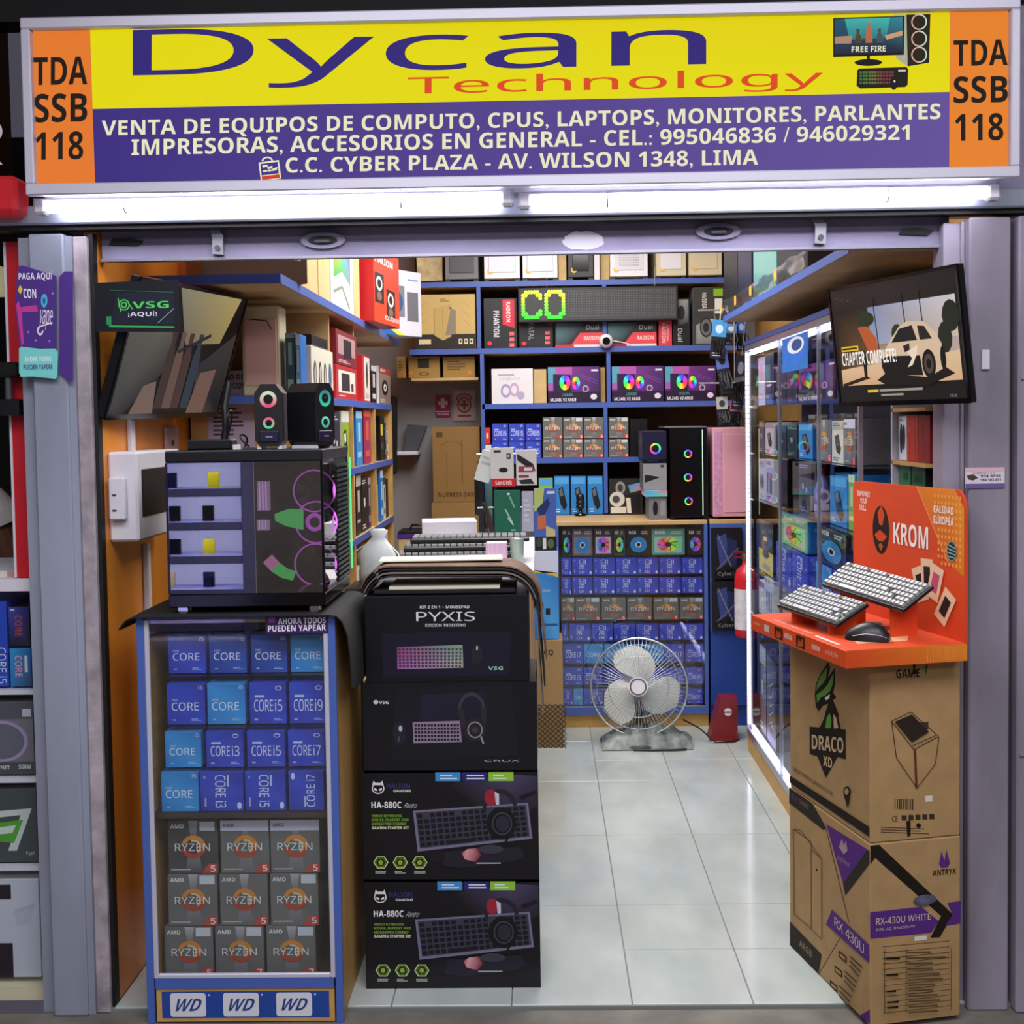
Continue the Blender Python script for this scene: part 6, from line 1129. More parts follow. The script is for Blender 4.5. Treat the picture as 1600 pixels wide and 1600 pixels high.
# ------------------------------------------------------------------ hanging cable packs by the right case
GH = 'cable packs hanging beside the glass case'
RB = (1.925, 1.60)
rl = thing('hanging_rail', 'thin steel rail with hanging packs beside the glass case', 'rail', (0, 2.42, 0)); MB().cyl((.70, 0, 1.925), (.86, 0, 1.925), .004).cyl((.70, 0, 1.60), (.86, 0, 1.60), .004).cyl((.86, 0, 1.60), (.86, 0, 1.925), .003).build('bar', 'steel_wire', rl); MB().box(.858, -.218, 1.60, .868, .01, 1.62).build('bracket', 'grey_plastic', rl)
for k, (u0, u1, v0, v1, c1, c2, an, lb_) in enumerate(((1108, 1131, 500, 560, '#4a9ad8', '#cfe4f2', .1, 'pale blue card with bundled black cable, outermost hanging pack'), (1126, 1146, 545, 615, '#5a6fc0', '#1a1a20', -.15, 'indigo hanging pack with folded cable'), (1142, 1160, 555, 640, '#2a2a34', '#8a8aa4', .1, 'black hanging pack with grey cable coil near the light strip'), (1121, 1139, 620, 665, '#b4b0ac', '#3a3a3e', -.05, 'pale hanging pack above the pink tower'), (1138, 1156, 625, 667, '#c46a8a', '#5a5a66', .08, 'pink topped hanging pack above the pink tower'), (1132, 1150, 506, 540, '#5f86c8', '#dfe8f4', .05, 'blue and white card hanging under the top right shelf'), (1151, 1166, 500, 548, '#3f5fb0', '#a9c0e6', 0, 'deep blue card hanging at the shelf corner'))):
    Yk = 2.40+.012*k; a_, b_ = pY(u0, v0, Yk), pY(u1, v1, Yk); w = b_.x-a_.x; h = a_.z-b_.z
    o = thing('cable_pack', lb_, 'pack', ((a_.x+b_.x)/2, Yk, b_.z), 0, GH); P = Print(30, 60).rect(0, 0, 30, 26, c1).rect(0, 26, 30, 60, '#20222a').circ(15, 14, 8, 7, c2); P.lines(4, 50, 24, 57, 2, c2, .4, k)
    cd_ = MB().box(-w/2, 0, 0, w/2, .003, h, bev=.0005).build('card', 'box_navy', o); put_print(P, w, h, cd_, (0, 0, h/2)); o.rotation_euler = (0, an, 0)
    m = MB()
    for j in range(4): m.tube([(-w*.25+.012*j, -.008, h*.5), (-w*.32+.016*j, -.012, h*.28), (-w*.1+.01*j, -.012, h*.1), (w*.15, -.01, h*.16), (w*.2-.012*j, -.01, h*.45)], .0028, 5)
    m.build('cable_bundle', 'black_plastic' if k % 2 == 0 else 'grey_plastic', o); zr = [r_ for r_ in RB if r_ > b_.z+h-.02][-1]-b_.z; MB().tube([(0, .002, h-.004), (0, (2.42-Yk)*.5, (h+zr)/2), (0, 2.42-Yk, zr)], .0015, 5).build('hook', 'steel_wire', o)
# ================================================================== RIGHT GLASS CASE
RX = .868; ry0, ry1 = .37, 2.2
gc = thing('glass_case', 'tall glass display case with white light strips along the right wall', 'cabinet', (RX, 0, 0)); dR = XR-RX-.004
MB().box(.004, ry0, 0, dR, ry1, .075).build('plinth', 'wood_edge', gc); MB().box(0, ry0, .075, dR, ry1, .105).build('bottom_rail', 'alu', gc); MB().box(0, ry0, 1.725, dR, ry1, 1.75).build('top_rail', 'alu', gc); MB().box(-.004, ry0, 1.75, dR, ry1, 1.768).build('top_board', 'blue_edge', gc)
MB().box(dR-.006, ry0, .105, dR, ry1, 1.725).build('back_panel', M('case_back', '#2a3350', .4), gc)
for y in (ry0, .86, 1.48, ry1-.014): MB().box(0, y, .105, .012, y+.008 if y not in (ry0, ry1-.014) else y+.014, 1.725).build('glass_post', 'alu', gc)
for y0, y1 in ((ry0+.014, .86), (.868, 1.48), (1.488, ry1-.014)): MB().box(.004, y0, .105, .008, y1, 1.725).build('glass_pane', 'pane', gc)
MB().box(.012, ry1-.008, .105, dR-.006, ry1-.004, 1.725).build('end_pane', 'pane', gc); MB().box(.012, ry0+.004, .105, dR-.006, ry0+.008, 1.725).build('end_pane', 'pane', gc)
RZ = [.105, .615, .80, 1.10, 1.295, 1.492]
for z in RZ[1:]: MB().box(.014, ry0+.012, z-.006, dR-.008, ry1-.012, z).build('glass_shelf', 'pane', gc)
def ledstrip(p0, p1, n, name):
    p0, p1 = Vector(p0), Vector(p1); m = MB(); d_ = (p1-p0)/n; hz_ = Vector((.005, .005, .005))
    for i in range(n):
        a_ = p0+d_*(i+.12); b_ = p0+d_*(i+.88); m.box(min(a_.x, b_.x)-.006, min(a_.y, b_.y)-.006, min(a_.z, b_.z)-(.006 if abs(d_.z) < 1e-6 else 0), max(a_.x, b_.x)+.006, max(a_.y, b_.y)+.006, max(a_.z, b_.z)+(.006 if abs(d_.z) < 1e-6 else 0))
    o = m.build(name, 'led_glow', gc); o['kind'] = 'stuff'; return o
ledstrip((.006, ry1-.02, .12), (.006, ry1-.02, 1.72), 80, 'light_strip'); ledstrip((.02, ry1-.03, .115), (.02, ry0+.03, .115), 80, 'light_strip'); ledstrip((.02, ry1-.03, 1.715), (.02, ry0+.03, 1.715), 80, 'light_strip')
MB().box(.014, ry1-.03, .11, .02, ry1-.012, 1.72).build('strip_channel', 'alu_white', gc)
GR = 'goods in the glass case'; FX = RX+.045
def Rr(u0, u1, vt, zi, lb_, mat, P=None, d=.14, X=FX, name='gadget_pack', key=None, **k):
    z = (RZ[zi] if zi is not None else k.pop('z'))+.0015; return bxr(name, lb_, 'box', u0, u1, vt, z, X, d, mat=mat, front=P, group=GR, key=key, **k)
# far-end column right behind the light strip
Rr(1185, 1195, 558, 5, 'tall pale lilac pack right behind the light strip, top shelf', 'box_white', SP('#cfc6e6', '#e6a0b4', 31)); Rr(1196, 1209, 552, 5, 'tall black pack with pale letters on the top shelf of the glass case', 'box_navy', Print(40, 100).bg('#20243a').rect(8, 60, 30, 64, '#c9cfe0').rect(6, 80, 34, 98, '#4a5aa0').t('KUBE', 10, 12, 20, 50, '#5a6070', 0, 90))
Rr(1186, 1196, 718, 3, 'white pack with black mouse drawing in the glass case behind the strip', 'box_white', pack('#c4c4e0', '#b0a8d0', '#6a6aa0', 33, 3)); Rr(1197, 1209, 718, 3, 'lavender pack with dark stripes beside the drawing in the glass case', 'box_white', pack('#b4b4dc', '#d4c4e0', '#3a3a5a', 34, 4)); Rr(1186, 1195, 658, 4, 'brown and black pack behind the strip, second shelf down', 'box_black', pack('#2a2226', '#7a4a2c', '#c9a08a', 35, 0)); Rr(1196, 1209, 660, 4, 'pinkish white pack, second shelf down near the strip', 'box_white', pack('#d8c0cc', '#b890a4', '#8a6a7a', 36, 0))
Rr(1186, 1208, 815, 2, 'black pack with yellow lower half in the glass case', 'box_black', Print(30, 60).bg('#16161c').rect(0, 34, 30, 60, '#e8d820').circ(15, 38, 7, 5, '#1a1a1a').rect(10, 18, 18, 23, '#e8d820').rect(8, 50, 24, 56, '#a8a04a')); 
Rr(1186, 1194, 908, 1, 'white pack with fine print under the yellow pack', 'box_white', pack('#cccfe0', '#9a3038', '#6a6a7a', 40, 9)); Rr(1195, 1209, 905, 1, 'white and blue pack under the yellow pack in the glass case', 'box_white', pack('#c9d0e4', '#d8dcea', '#3a68c0', 41, 4))
Rr(1187, 1197, 1010, 0, 'black pack with green edge on the lowest shelf, near the strip', 'box_black', pack('#1d2026', '#9ca89a', '#b4c4b0', 42, 0)); Rr(1198, 1212, 1030, 0, 'black pack with white slanted script on the lowest shelf of the case', 'box_navy', Print(40, 100).bg('#14141f').tq('SELECT', (10, 90), (10, 30), (30, 20), (30, 80), '#c9cfe6', .01).rect(6, 84, 34, 98, '#3a3a80'))
# middle bay
Rr(1212, 1228, 572, 5, 'black pack with lilac stripe on the top shelf, middle bay', 'box_black', pack('#1d1c28', '#5a4a78', '#a494c8', 43, 2)); Rr(1229, 1246, 568, 5, 'dark blue pack with red patch on the top shelf, middle bay', 'box_navy', pack('#1f2a44', '#2f4a78', '#c85a3c', 44, 0))
Rr(1248, 1306, 566, 5, 'purple cooler box on the top shelf of the glass case', 'box_purple', LQ, key='liqr', name='goods_box')
Rr(1308, 1338, 585, 5, 'dark violet cooler box half hidden by the monitor', 'box_purple', pack('#33204a', '#4a2f68', '#8a70b4', 46, 1))
t = thing('computer_tower', 'black computer tower with three rainbow fans inside the glass case', 'computer', (RX+.12, pX(1227, 720, RX+.05).y, RZ[3]+.0015), -PI/2); hh = .385
t.location.z = RZ[3]+.0015
MB().box(-.085, -.08, 0, .085, .08, .185, bev=.004).build('body', 'black_gloss', t)
for k in range(3): P = Print(100, 100).circ(50, 50, 46, 46, '#0c0c12').hue(50, 50, 50, 50, .66, 24, .85, .7, 1); put_print(P, .05, .05, t, (-.03, -.081, .032+k*.06), 0, 'print_screen', 'fan_ring')
Rr(1248, 1270, 662, 4, 'bright blue pack on the second shelf of the glass case', 'box_blue', mousepack(51))
Rr(1276, 1299, 656, 4, 'grey orange-ring processor box in the glass case', 'amd_grey', D('r_no_5'), key='r_no_5r', name='processor_box'); Rr(1300, 1318, 658, 4, 'white pack with curved black picture in the glass case', 'box_white', pack('#dcdcd4', '#b9b9b0', '#3a3a3c', 53, 0)); Rr(1319, 1337, 655, 4, 'dark processor box with tan band beside the white curved pack', 'amd_grey', D('r_band_5'), key='r_bandr', name='processor_box')
Rr(1212, 1229, 664, 4, 'dark blue pack above the tower in the glass case', 'box_navy', pack('#1d2c40', '#2c4a68', '#5a9ab0', 54, 2)); Rr(1230, 1246, 664, 4, 'dark teal pack above the tower in the glass case', 'box_navy', pack('#1b3038', '#24505a', '#6ab0a8', 55, 0))
q = pX(1285, 735, FX+.03); bt = thing('water_bottle', 'clear and purple plastic bottle on the third shelf of the glass case', 'bottle', (FX+.03, q.y, RZ[3]+.0015)); MB().lathe([(.0, 0), (.026, .002), (.028, .02), (.028, .09), (.018, .12), (.011, .135), (.011, .15)], n=20).build('body', M('bottle_purple', '#7a70c0', .15, 0, 0, coat=.4), bt); MB().cyl((0, 0, .148), (0, 0, .168), .014, n=16).build('cap', 'dark_red', bt)
Rr(1248, 1268, 722, 3, 'dark pack with blue lower half on the third shelf', 'box_navy', pack('#252a48', '#3a2a34', '#8a90d0', 56, 2)); Rr(1297, 1324, 745, 3, 'bright blue mouse pack on the third shelf of the glass case', 'box_blue', mousepack(57)); Rr(1326, 1336, 742, 3, 'green slim pack on the third shelf behind the orange board', 'box_blue', SP('#7fb04a', '#d0e0a0', 58))
Rr(1222, 1262, 826, None, 'pale green fan pack with pink and blue fan picture in the case', 'box_blue', fanpack('#7fb48c', .9, 62, '#b4d4b8'), name='fan_pack', z=.962, h=.118); Rr(1279, 1322, 826, None, 'dark fan pack with bright blue fan picture in the glass case', 'box_navy', fanpack('#2c3a4a', None, 63), name='fan_pack', z=.962, h=.118)
for k, (a_, b_, kk) in enumerate(((1213, 1236, 's_i5'), (1238, 1262, 's_i7'), (1275, 1300, 'n_light'), (1302, 1330, 's_i3'))): Rr(a_, b_, 868, 2, ('indigo processor box on its side in the case, nearest the strip', 'indigo processor box on its side in the case beside the middle post', 'bright blue processor box in the case behind the keyboards', 'indigo processor box in the case behind the upper keyboard')[k], 'intel_dark', D(kk), key=kk+'g', name='processor_box', h=.155)
# blue paper emblem stuck on the glass
P = Print(40, 50).poly([(2, 2), (38, 0), (38, 30), (20, 48), (12, 30), (4, 46)], '#2c6fd0').circ(22, 14, 13, 12, '#d8e4f0').circ(24, 14, 8, 8, '#2a4a88')
y0, y1 = pX(1222, 540, RX-.003).y, pX(1262, 540, RX-.003).y; z0 = pX(1240, 560, RX-.003).z
o = tag(MB().box(-(y0-y1)/2, 0, 0, (y0-y1)/2, .002, .12).build('glass_sticker', 'box_blue', None, (RX-.003, (y0+y1)/2, 1.60), (0, 0, -PI/2)), 'blue and white round emblem sticker on the glass case', 'sticker'); put_print(P, y0-y1, .12, o, (0, 0, .06))
# upper cupboard near the front
nc = thing('wall_cupboard', 'small white edged shelf with red and green boxes below the monitor', 'shelf', (.955, 0, 0))
for z in (1.236, 1.318, 1.46): MB().box(0, .075, z-.01, .16, .365, z).build('shelf_board', 'wood', nc)
MB().box(0, .355, 1.226, .16, .368, 1.75).build('end_panel', 'alu_white', nc); MB().box(.155, .075, 1.226, .163, .365, 1.75).build('back_panel', 'wood', nc)
P = Print(50, 70).bg('#cfd0e4').circ(18, 36, 9, 24, '#17171a').circ(34, 34, 8, 20, '#1d1d22').lines(6, 4, 40, 10, 1, '#8a8aa4')
def N(y0, y1, z, h, lb_, mat, P): box('gadget_pack', lb_, 'box', (1.035, (y0+y1)/2, z+.0015), y1-y0-.002, .13, h, -PI/2, mat, P, None, 'goods on the small shelf under the monitor')
N(.275, .35, 1.318, .12, 'white pack with two black mice under the monitor', 'box_white', P); N(.18, .272, 1.318, .122, 'deep red pack with cable shadows under the monitor', 'red', Print(60, 70).bg('#b03018').line(14, 0, 16, 70, 1.2, '#5a1408').line(40, 0, 48, 70, 1.2, '#5a1408').t('MINI', 8, 20, 20, 26, '#d8907c')); N(.085, .178, 1.318, .12, 'dark red pack at the pillar end under the monitor', 'dark_red', Print(60, 70).bg('#8c2416').line(20, 0, 30, 70, 1.2, '#4a1008'))
N(.24, .345, 1.236, .068, 'green pack with dark lettering, lower shelf under the monitor', 'box_black', Print(60, 40).bg('#1f6a38').t('GAME', 20, 10, 50, 22, '#0f3a1e', .02)); N(.12, .235, 1.236, .068, 'darker green pack on the lower shelf under the monitor', 'box_black', Print(60, 40).bg('#17522c').t('GAMER', 10, 10, 50, 24, '#0c2c18', .02))
# ------------------------------------------------------------------ top right shelf with bagged black cases
ts = thing('shelf_unit', 'single blue edged shelf high on the right wall', 'shelf', (0, 0, 0)); TX = .765
shelfb(ts, TX+.003, .075, XR-.004, 2.12, 1.868, .022, [(TX, .075, TX+.003, 2.12)])
MB().box(XR-.012, .38, 1.772, XR-.003, .42, 1.846).build('bracket', 'wood', ts); MB().box(XR-.008, .46, 1.773, XR-.003, 1.35, 1.842).build('lime_glow_strip', M('lime', '#a8c81e', .5, 0, .35, 3), ts)  # added strip: the wall's green-yellow glow is put into its lime colour
GT = 'bagged cases on the top right shelf'
for k, (u0, u1, vt, lb_, gl_) in enumerate(((1131, 1152, 390, 'black bagged case at the far end of the top right shelf', 'black_plastic'), (1153, 1174, 390, 'black bagged case with a clear edge, second on the top right shelf', 'box_navy'), (1177, 1213, 384, 'bagged case with teal glass side on the top right shelf', 'pane_teal'), (1216, 1262, 380, 'black shiny bagged case near the front of the top right shelf', 'black_plastic'))):
    if gl_ == 'pane_teal': M('pane_teal', '#5f9a94', .2)
    o = bxr('bagged_case', lb_, 'box', u0, u1, vt, 1.8695, TX+.02, .26, h=.30, mat=gl_, group=GT); w = abs(pX(u0, vt+30, TX+.02).y-pX(u1, vt+30, TX+.02).y)
    put_print(Print(30, 24).rect(0, 0, 30, 24, '#f0a020').rect(8, 6, 22, 18, '#f8c840'), .045, .036, o, (-w/2+.05, -.150, .035), name='price_sticker')
    rr = random.Random(k); m = MB(); rows = []
    for i in range(5): rows.append([(-w/2+w*j/8, -.134-.012*rr.random(), .004+.055*i/4+.008*rr.random()) for j in range(9)])
    m.sheet(rows, th=.001); m.build('plastic_wrap', 'bag', o)
# ================================================================== EXTINGUISHER, RED BOX, FAN
q = pZ(1166, 1150, 0)
fe = thing('fire_extinguisher', 'red fire extinguisher with white label hung by the light strip', 'extinguisher', (.893, 2.33, .47)); 
MB().lathe([(.0, 0), (.05, .004), (.054, .02), (.054, .26), (.045, .30), (.02, .325), (.018, .345)], n=24).build('cylinder', 'red', fe); MB().lathe([(.0548, .04), (.0548, .22)], n=24).build('label_wrap', M('label_white', '#d6d4da', .5, 0, .15, 40), fe)
MB().box(-.02, -.02, .345, .02, .02, .375, bev=.004).build('valve', 'chrome', fe); MB().box(-.06, -.008, .375, .02, .008, .385).box(-.055, -.008, .355, -.01, .008, .362).build('lever', 'dark_red', fe); MB().tube([(.02, 0, .36), (.05, -.01, .35), (.066, -.015, .28), (.064, -.01, .1)], .008, 8).build('hose', 'black_plastic', fe); MB().box(-.03, .05, .24, .03, .235, .29).build('wall_hook', 'black_plastic', fe)
rb = thing('door_stop', 'dark red wedge shaped stand with a white disc on the floor by the case', 'stand', (.797, 2.40, .0015)); MB().prism([(-.07, 0), (.055, 0), (.055, .19), (-.02, .19)], -.05, .05, 'y').build('wedge', 'dark_red', rb); MB().cyl((.012, -.053, .13), (.012, -.0505, .13), .018, n=18).build('disc', 'white_plastic', rb); MB().box(-.01, -.055, .128, .034, -.0525, .133).build('disc_bar', 'dark_red', rb)
FY = 2.30; q = pY(998, 1073, FY); zf = q.z
fan = thing('floor_fan', 'round wire cage fan with three pale blades standing on the tiles', 'fan', (q.x, FY, .0015)); R_ = .213; zf -= .0015; tl_ = Vector((-.12, -1, .22)).normalized()
m = MB(); xx, yy = m.frame(Vector(), tl_); cen = Vector((0, 0, zf))
MB().torus(cen, tl_, R_, .005, 48, 6).build('cage_rim', 'steel_wire', fan); MB().torus(cen+tl_*.045, tl_, R_*.62, .0016, 40, 4).torus(cen+tl_*.03, tl_, R_*.86, .0016, 40, 4).build('cage_ring', 'steel_wire', fan)
m = MB()
for i in range(72):
    a_ = 2*PI*i/72; dr = xx*math.cos(a_)+yy*math.sin(a_); m.tube([cen+dr*.042+tl_*.058, cen+dr*.12+tl_*.05, cen+dr*.18+tl_*.03, cen+dr*R_], .0011, 4)
o = m.build('cage_wires', 'steel_wire', fan); o['kind'] = 'stuff'
m = MB()
for i in range(48):
    a_ = 2*PI*i/48; dr = xx*math.cos(a_)+yy*math.sin(a_); m.tube([cen+dr*.06-tl_*.09, cen+dr*.15-tl_*.085, cen+dr*R_], .0011, 4)
o = m.build('rear_cage_wires', 'steel_wire', fan); o['kind'] = 'stuff'
MB().cyl(cen+tl_*.052, cen+tl_*.064, .042, n=28).build('badge', 'white_plastic', fan); MB().torus(cen+tl_*.065, tl_, .034, .003, 24, 5).build('badge_ring', 'grey_plastic', fan)
MB().cyl(cen-tl_*.18, cen-tl_*.05, .06, .065, 24).build('motor', 'grey_plastic', fan); MB().cyl(cen-tl_*.03, cen+tl_*.03, .03, .028, 20).build('hub', 'white_plastic', fan)
for k in range(3):
    a0 = 2*PI*k/3+.35; rows = []
    for i in range(7):
        t_ = i/6; rad = .03+.15*t_; half = .30+.62*math.sin(PI*min(1, t_*.9+.1))**.8*(1-.25*t_); rows.append([cen+(xx*math.cos(a0+.5*t_+half*s_)+yy*math.sin(a0+.5*t_+half*s_))*rad+tl_*(.022*s_) for s_ in [-1, -.6, -.2, .2, .6, 1]])
    MB().sheet(rows, th=.0025).build('blade', M('blade_white', '#cfd3d0', .35), fan)
MB().tube([cen-tl_*.1, cen-tl_*.12+Vector((0, 0, -.10)), Vector((.0, .10, .03))], .016, 8).build('neck', 'grey_plastic', fan); MB().lathe([(.0, .0), (.15, .0), (.155, .01), (.13, .03), (.03, .045), (.0, .046)], (0, .06, 0), 28).build('base', 'grey_plastic', fan)
rg = random.Random(11); q0 = pZ(1008, 1163, 0)
rows = [[(q0.x-.20+.40*j/16+.008*rg.random(), q0.y-.10+.16*i/7, .004+.085*math.sin(PI*i/7)**.6*(math.sin(PI*(j+.6)/17.2)**.5)*(.75+.5*rg.random())) for j in range(17)] for i in range(8)]
tag(MB().sheet(rows, th=.002).build('plastic_bag', M('bag_foil', '#3f4644', .35, 0, .5, 22, col2='#98a19e')), 'crumpled clear grey plastic bag lying under the fan', 'bag')
pts = [(q.x+.20, FY+.05, .10), (q.x+.27, FY+.06, .06), (q.x+.34, FY+.0, .008), (q.x+.42, FY+.02, .006), (q.x+.45, FY+.06, .005)]
MB().tube([Vector(p)-Vector((q.x, FY, .0015)) for p in pts], .004, 6).build('power_cord', 'black_plastic', fan)
tag(MB().tube([(q0.x-.06, q0.y-.105, .007), (q0.x+.02, q0.y-.118, .006), (q0.x+.12, q0.y-.116, .006), (q0.x+.17, q0.y-.108, .006)], .005, 6).build('cord_loop', 'black_plastic'), 'loop of black cord lying before the plastic bag', 'cord')
# ================================================================== ALCOVE AT THE BACK LEFT
YA = YB
def wallsign(name, lb_, u0, v0, u1, v1, P, mat='white_plastic', th=.006):
    a_, b_ = pY(u0, v0, YA-th), pY(u1, v1, YA-th); o = tag(MB().box(a_.x, YA-th, b_.z, b_.x, YA-.0005, a_.z, bev=.001).build(name, mat), lb_, 'sign'); put_print(P, b_.x-a_.x-.002, a_.z-b_.z-.002, o, ((a_.x+b_.x)/2, YA-th, (a_.z+b_.z)/2))
wallsign('safety_sign', 'magenta first aid sign with white cross on the grey wall', 680, 617, 704, 652, Print(24, 36).bg('#a02560').rect(0, 26, 24, 27.4, '#e6dce4').rect(9, 5, 15, 21, '#e6dce4').rect(4, 10, 20, 16, '#e6dce4').t('BOTIQUIN', 3, 29, 21, 33, '#e6dce4', .02), 'dark_red'); wallsign('safety_sign', 'pale notice with red circle emblem on the grey wall', 707, 609, 744, 658, Print(38, 50).bg('#b4a49c').rect(2, 2, 36, 48, '#c4b6ae').ring(19, 24, 12, 13, .78, '#a03038').rect(17, 16, 21, 32, '#a03038').rect(12, 22, 26, 26, '#a03038').rect(8, 40, 30, 43, '#a03038').ring(19, 16, 14, 10, .8, '#a03038', 16, PI, 2*PI))
GA = 'cartons stacked in the back alcove'
xa0, xa1 = pY(676, 720, 3.04).x, pY(750, 720, 3.04).x; za = pY(710, 785, 3.04).z
P = Print(74, 118).bg('#8d6b3c').ring(30, 34, 18, 12, .95, '#5a4224', 14, PI*1.1, PI*1.9).line(46, 20, 46, 90, 1, '#5a4224').line(22, 40, 22, 95, .8, '#6a5028').rect(6, 8, 16, 16, '#5a4224').t('NUTRESS DARK', 8, 103, 70, 110, '#4a3014', .02)
box('storage_carton', 'brown carton with outline drawing, topmost of the alcove stack', 'carton', ((xa0+xa1)/2, 3.04+.13, za+.002), xa1-xa0, .26, pY(710, 667, 3.04).z-za-.002, 0, 'cardboard_dark', P, None, GA)
zb2 = .62; box('storage_carton', 'brown carton with faint lettering, under the drawn one in the alcove', 'carton', ((xa0+xa1)/2-.004, 3.04+.13, zb2+.001), xa1-xa0+.01, .27, za-zb2-.001, 0, 'cardboard_dark', Print(74, 60).bg('#967444').t('NUTRESS DARK', 10, 20, 66, 26, '#b08a54', .02), None, GA); box('storage_carton', 'plain brown carton at the foot of the alcove stack', 'carton', ((xa0+xa1)/2, 3.04+.13, .0015), xa1-xa0, .27, zb2-.002, 0, 'cardboard_dark', None, None, GA)
xb0, xb1 = pY(622, 845, 2.75).x, pY(672, 845, 2.75).x; ztb = pY(645, 835, 2.75).z
yb = thing('storage_tub', 'yellow wooden crate with purple rim and dark lid in the alcove', 'crate', ((xb0+xb1)/2, 2.85, .0015)); wb = (xb1-xb0)/2; MB().box(-wb, -.1, 0, wb, .1, ztb-.02, bev=.003).build('crate_body', 'cardboard_pale', yb); MB().box(-wb-.004, -.104, ztb-.02, wb+.004, .104, ztb).build('purple_rim', 'purple', yb); MB().box(-wb, -.1, ztb, wb, .1, ztb+.012).build('lid', 'black_matt', yb); MB().tube([(-.03, 0, ztb+.012), (-.02, 0, ztb+.035), (.03, 0, ztb+.035), (.04, 0, ztb+.012)], .006, 8).build('lid_handle', 'black_plastic', yb); MB().prism([(.02, ztb-.07), (.035, ztb-.05), (.05, ztb-.07), (.035, ztb-.095)], -.1035, -.1, 'y').build('red_mark', 'dark_red', yb)
wsx = pY(640, 690, YB).x; wsz = pY(640, 705, YB-.1).z
wsh = thing('corner_shelf', 'small white corner shelf with grey paper holder on the back wall', 'shelf', (wsx, YB, wsz)); MB().box(-.07, -.16, -.02, .06, -.001, 0, bev=.004).build('board', 'white_plastic', wsh); MB().prism([(-.02, .002), (.05, .002), (.10, .13), (.0, .14)], -.10, -.03, 'y').build('paper_holder', 'grey_plastic', wsh)
q = pY(614, 680, 3.2); tag(MB().box(-.022, -.04, -.2, .022, .02, .2, bev=.01).build('umbrella_bag', 'black_matt', None, (q.x, 3.2, q.z), (0, .02, 0)), 'long black folded bag hanging beside the shelf end', 'bag')
# ================================================================== DESK BEHIND THE KIT BOXES
dk = thing('sales_desk', 'white topped sales desk behind the stack of kit boxes', 'desk', (-.245, 1.35, 0)); ZD = .965
MB().box(-.21, -.62, ZD-.025, .21, .62, ZD, bev=.003).build('desk_top', 'white_plastic', dk); MB().box(-.2, -.6, 0, .2, .6, ZD-.025).build('desk_body', 'wood', dk)
GD = 'things on the sales desk'
def minikb(pos, rz, lb_, mat='black_plastic'):
    t = thing('keyboard', lb_, 'keyboard', pos, rz, GD); MB().box(-.2, -.065, 0, .2, .065, .014, bev=.003).build('case', mat, t); m = MB()
    for r_ in range(5):
        for c_ in range(18): m.box(-.192+c_*.0214, -.058+r_*.0234, .014, -.192+c_*.0214+.0174, -.058+r_*.0234+.0185, .021)
    o = m.build('keycaps', 'keycap', t); o['kind'] = 'stuff'
# keyboards seen low above the kit boxes
xk = pY(726, 850, 1.2).x
for k, lb_ in enumerate(('black keyboard lowest in the pile on the desk', 'black keyboard second from below in the pile on the desk', 'black keyboard third from below in the pile on the desk', 'black keyboard on top of the pile on the desk')): minikb((xk-.035+.02*k, 1.02+.035*k, ZD+.001+.0235*k), .12-.03*k, lb_)
o = tag(MB().box(-.10, -.08, 0, .10, .08, .115, bev=.002).build('paper_pile', 'white_plastic', None, (xk-.075, 1.47, ZD+.001), .1), 'white block of papers behind the keyboard pile', 'paper')
xm = pY(756, 790, 1.5).x; mn = thing('monitor', 'black monitor seen from its edge on the sales desk', 'screen', (xm, 1.66, ZD+.001), -.07, GD)
zt_m = pY(756, 722, 1.4).z-ZD
MB().box(-.012, -.14, .06, .012, .26, zt_m, bev=.004).build('panel', 'black_plastic', mn); MB().box(-.034, -.08, .12, -.012, .2, zt_m-.05, bev=.006).build('rear_cover', 'black_plastic', mn); MB().box(-.02, .03, .008, .0, .07, .3).build('neck', 'black_plastic', mn); MB().box(-.08, -.03, 0, .08, .15, .008, bev=.003).build('foot', 'black_plastic', mn); MB().box(.0122, -.13, .075, .0135, .25, zt_m-.012).build('screen_face', 'black_gloss', mn)
# rack with hanging cards
yr = 1.28; rk = thing('card_rack', 'slim black rack stand carrying hanging memory and cable cards', 'rack', (pY(772, 800, yr).x, yr+.03, ZD+.001)); MB().cyl((0, 0, 0), (0, 0, .38), .007).build('pole', 'black_plastic', rk); MB().lathe([(0, 0), (.06, 0), (.055, .01), (.01, .014)], n=20).build('foot', 'black_plastic', rk)
for z in (.17, .36): MB().cyl((-.06, -.005, z), (.16, -.005, z), .0025).build('arm', 'steel_wire', rk)
MB().tube([(.0, -.03, .0), (-.01, -.03, .10), (-.035, -.03, .19)], .009, 8).build('lean_bar', 'board_back', rk)
GM = 'cards hanging on the desk rack'
def card(u0, v0, u1, v1, lb_, P, dY=0, rot=0, mat='white_plastic', th=.004):
    a_, b_ = pY(u0, v0, yr+dY), pY(u1, v1, yr+dY); o = tag(link('hanging_card', boxmesh(b_.x-a_.x, th, a_.z-b_.z, mat, .0008), None, ((a_.x+b_.x)/2, yr+dY, b_.z), (0, rot, 0)), lb_, 'card', GM); put_print(P, b_.x-a_.x-.001, a_.z-b_.z-.001, o, (0, -th/2, (a_.z-b_.z)/2))
card(739, 703, 764, 752, 'plain white card fanned out at the edge of the desk rack', Print(24, 50).bg('#dde6e4').lines(4, 8, 20, 24, 2, '#b9c4c4'), .012, .3)
card(766, 700, 803, 748, 'white card with small black memory stick on the desk rack', Print(40, 56).bg('#d9dad8').rect(6, 4, 18, 8, '#2c2c30').rect(28, 10, 35, 20, '#2c2c30').rect(30, 12, 33, 17, '#e0e0e0').circ(22, 40, 8, 4.5, '#1d1d20'))
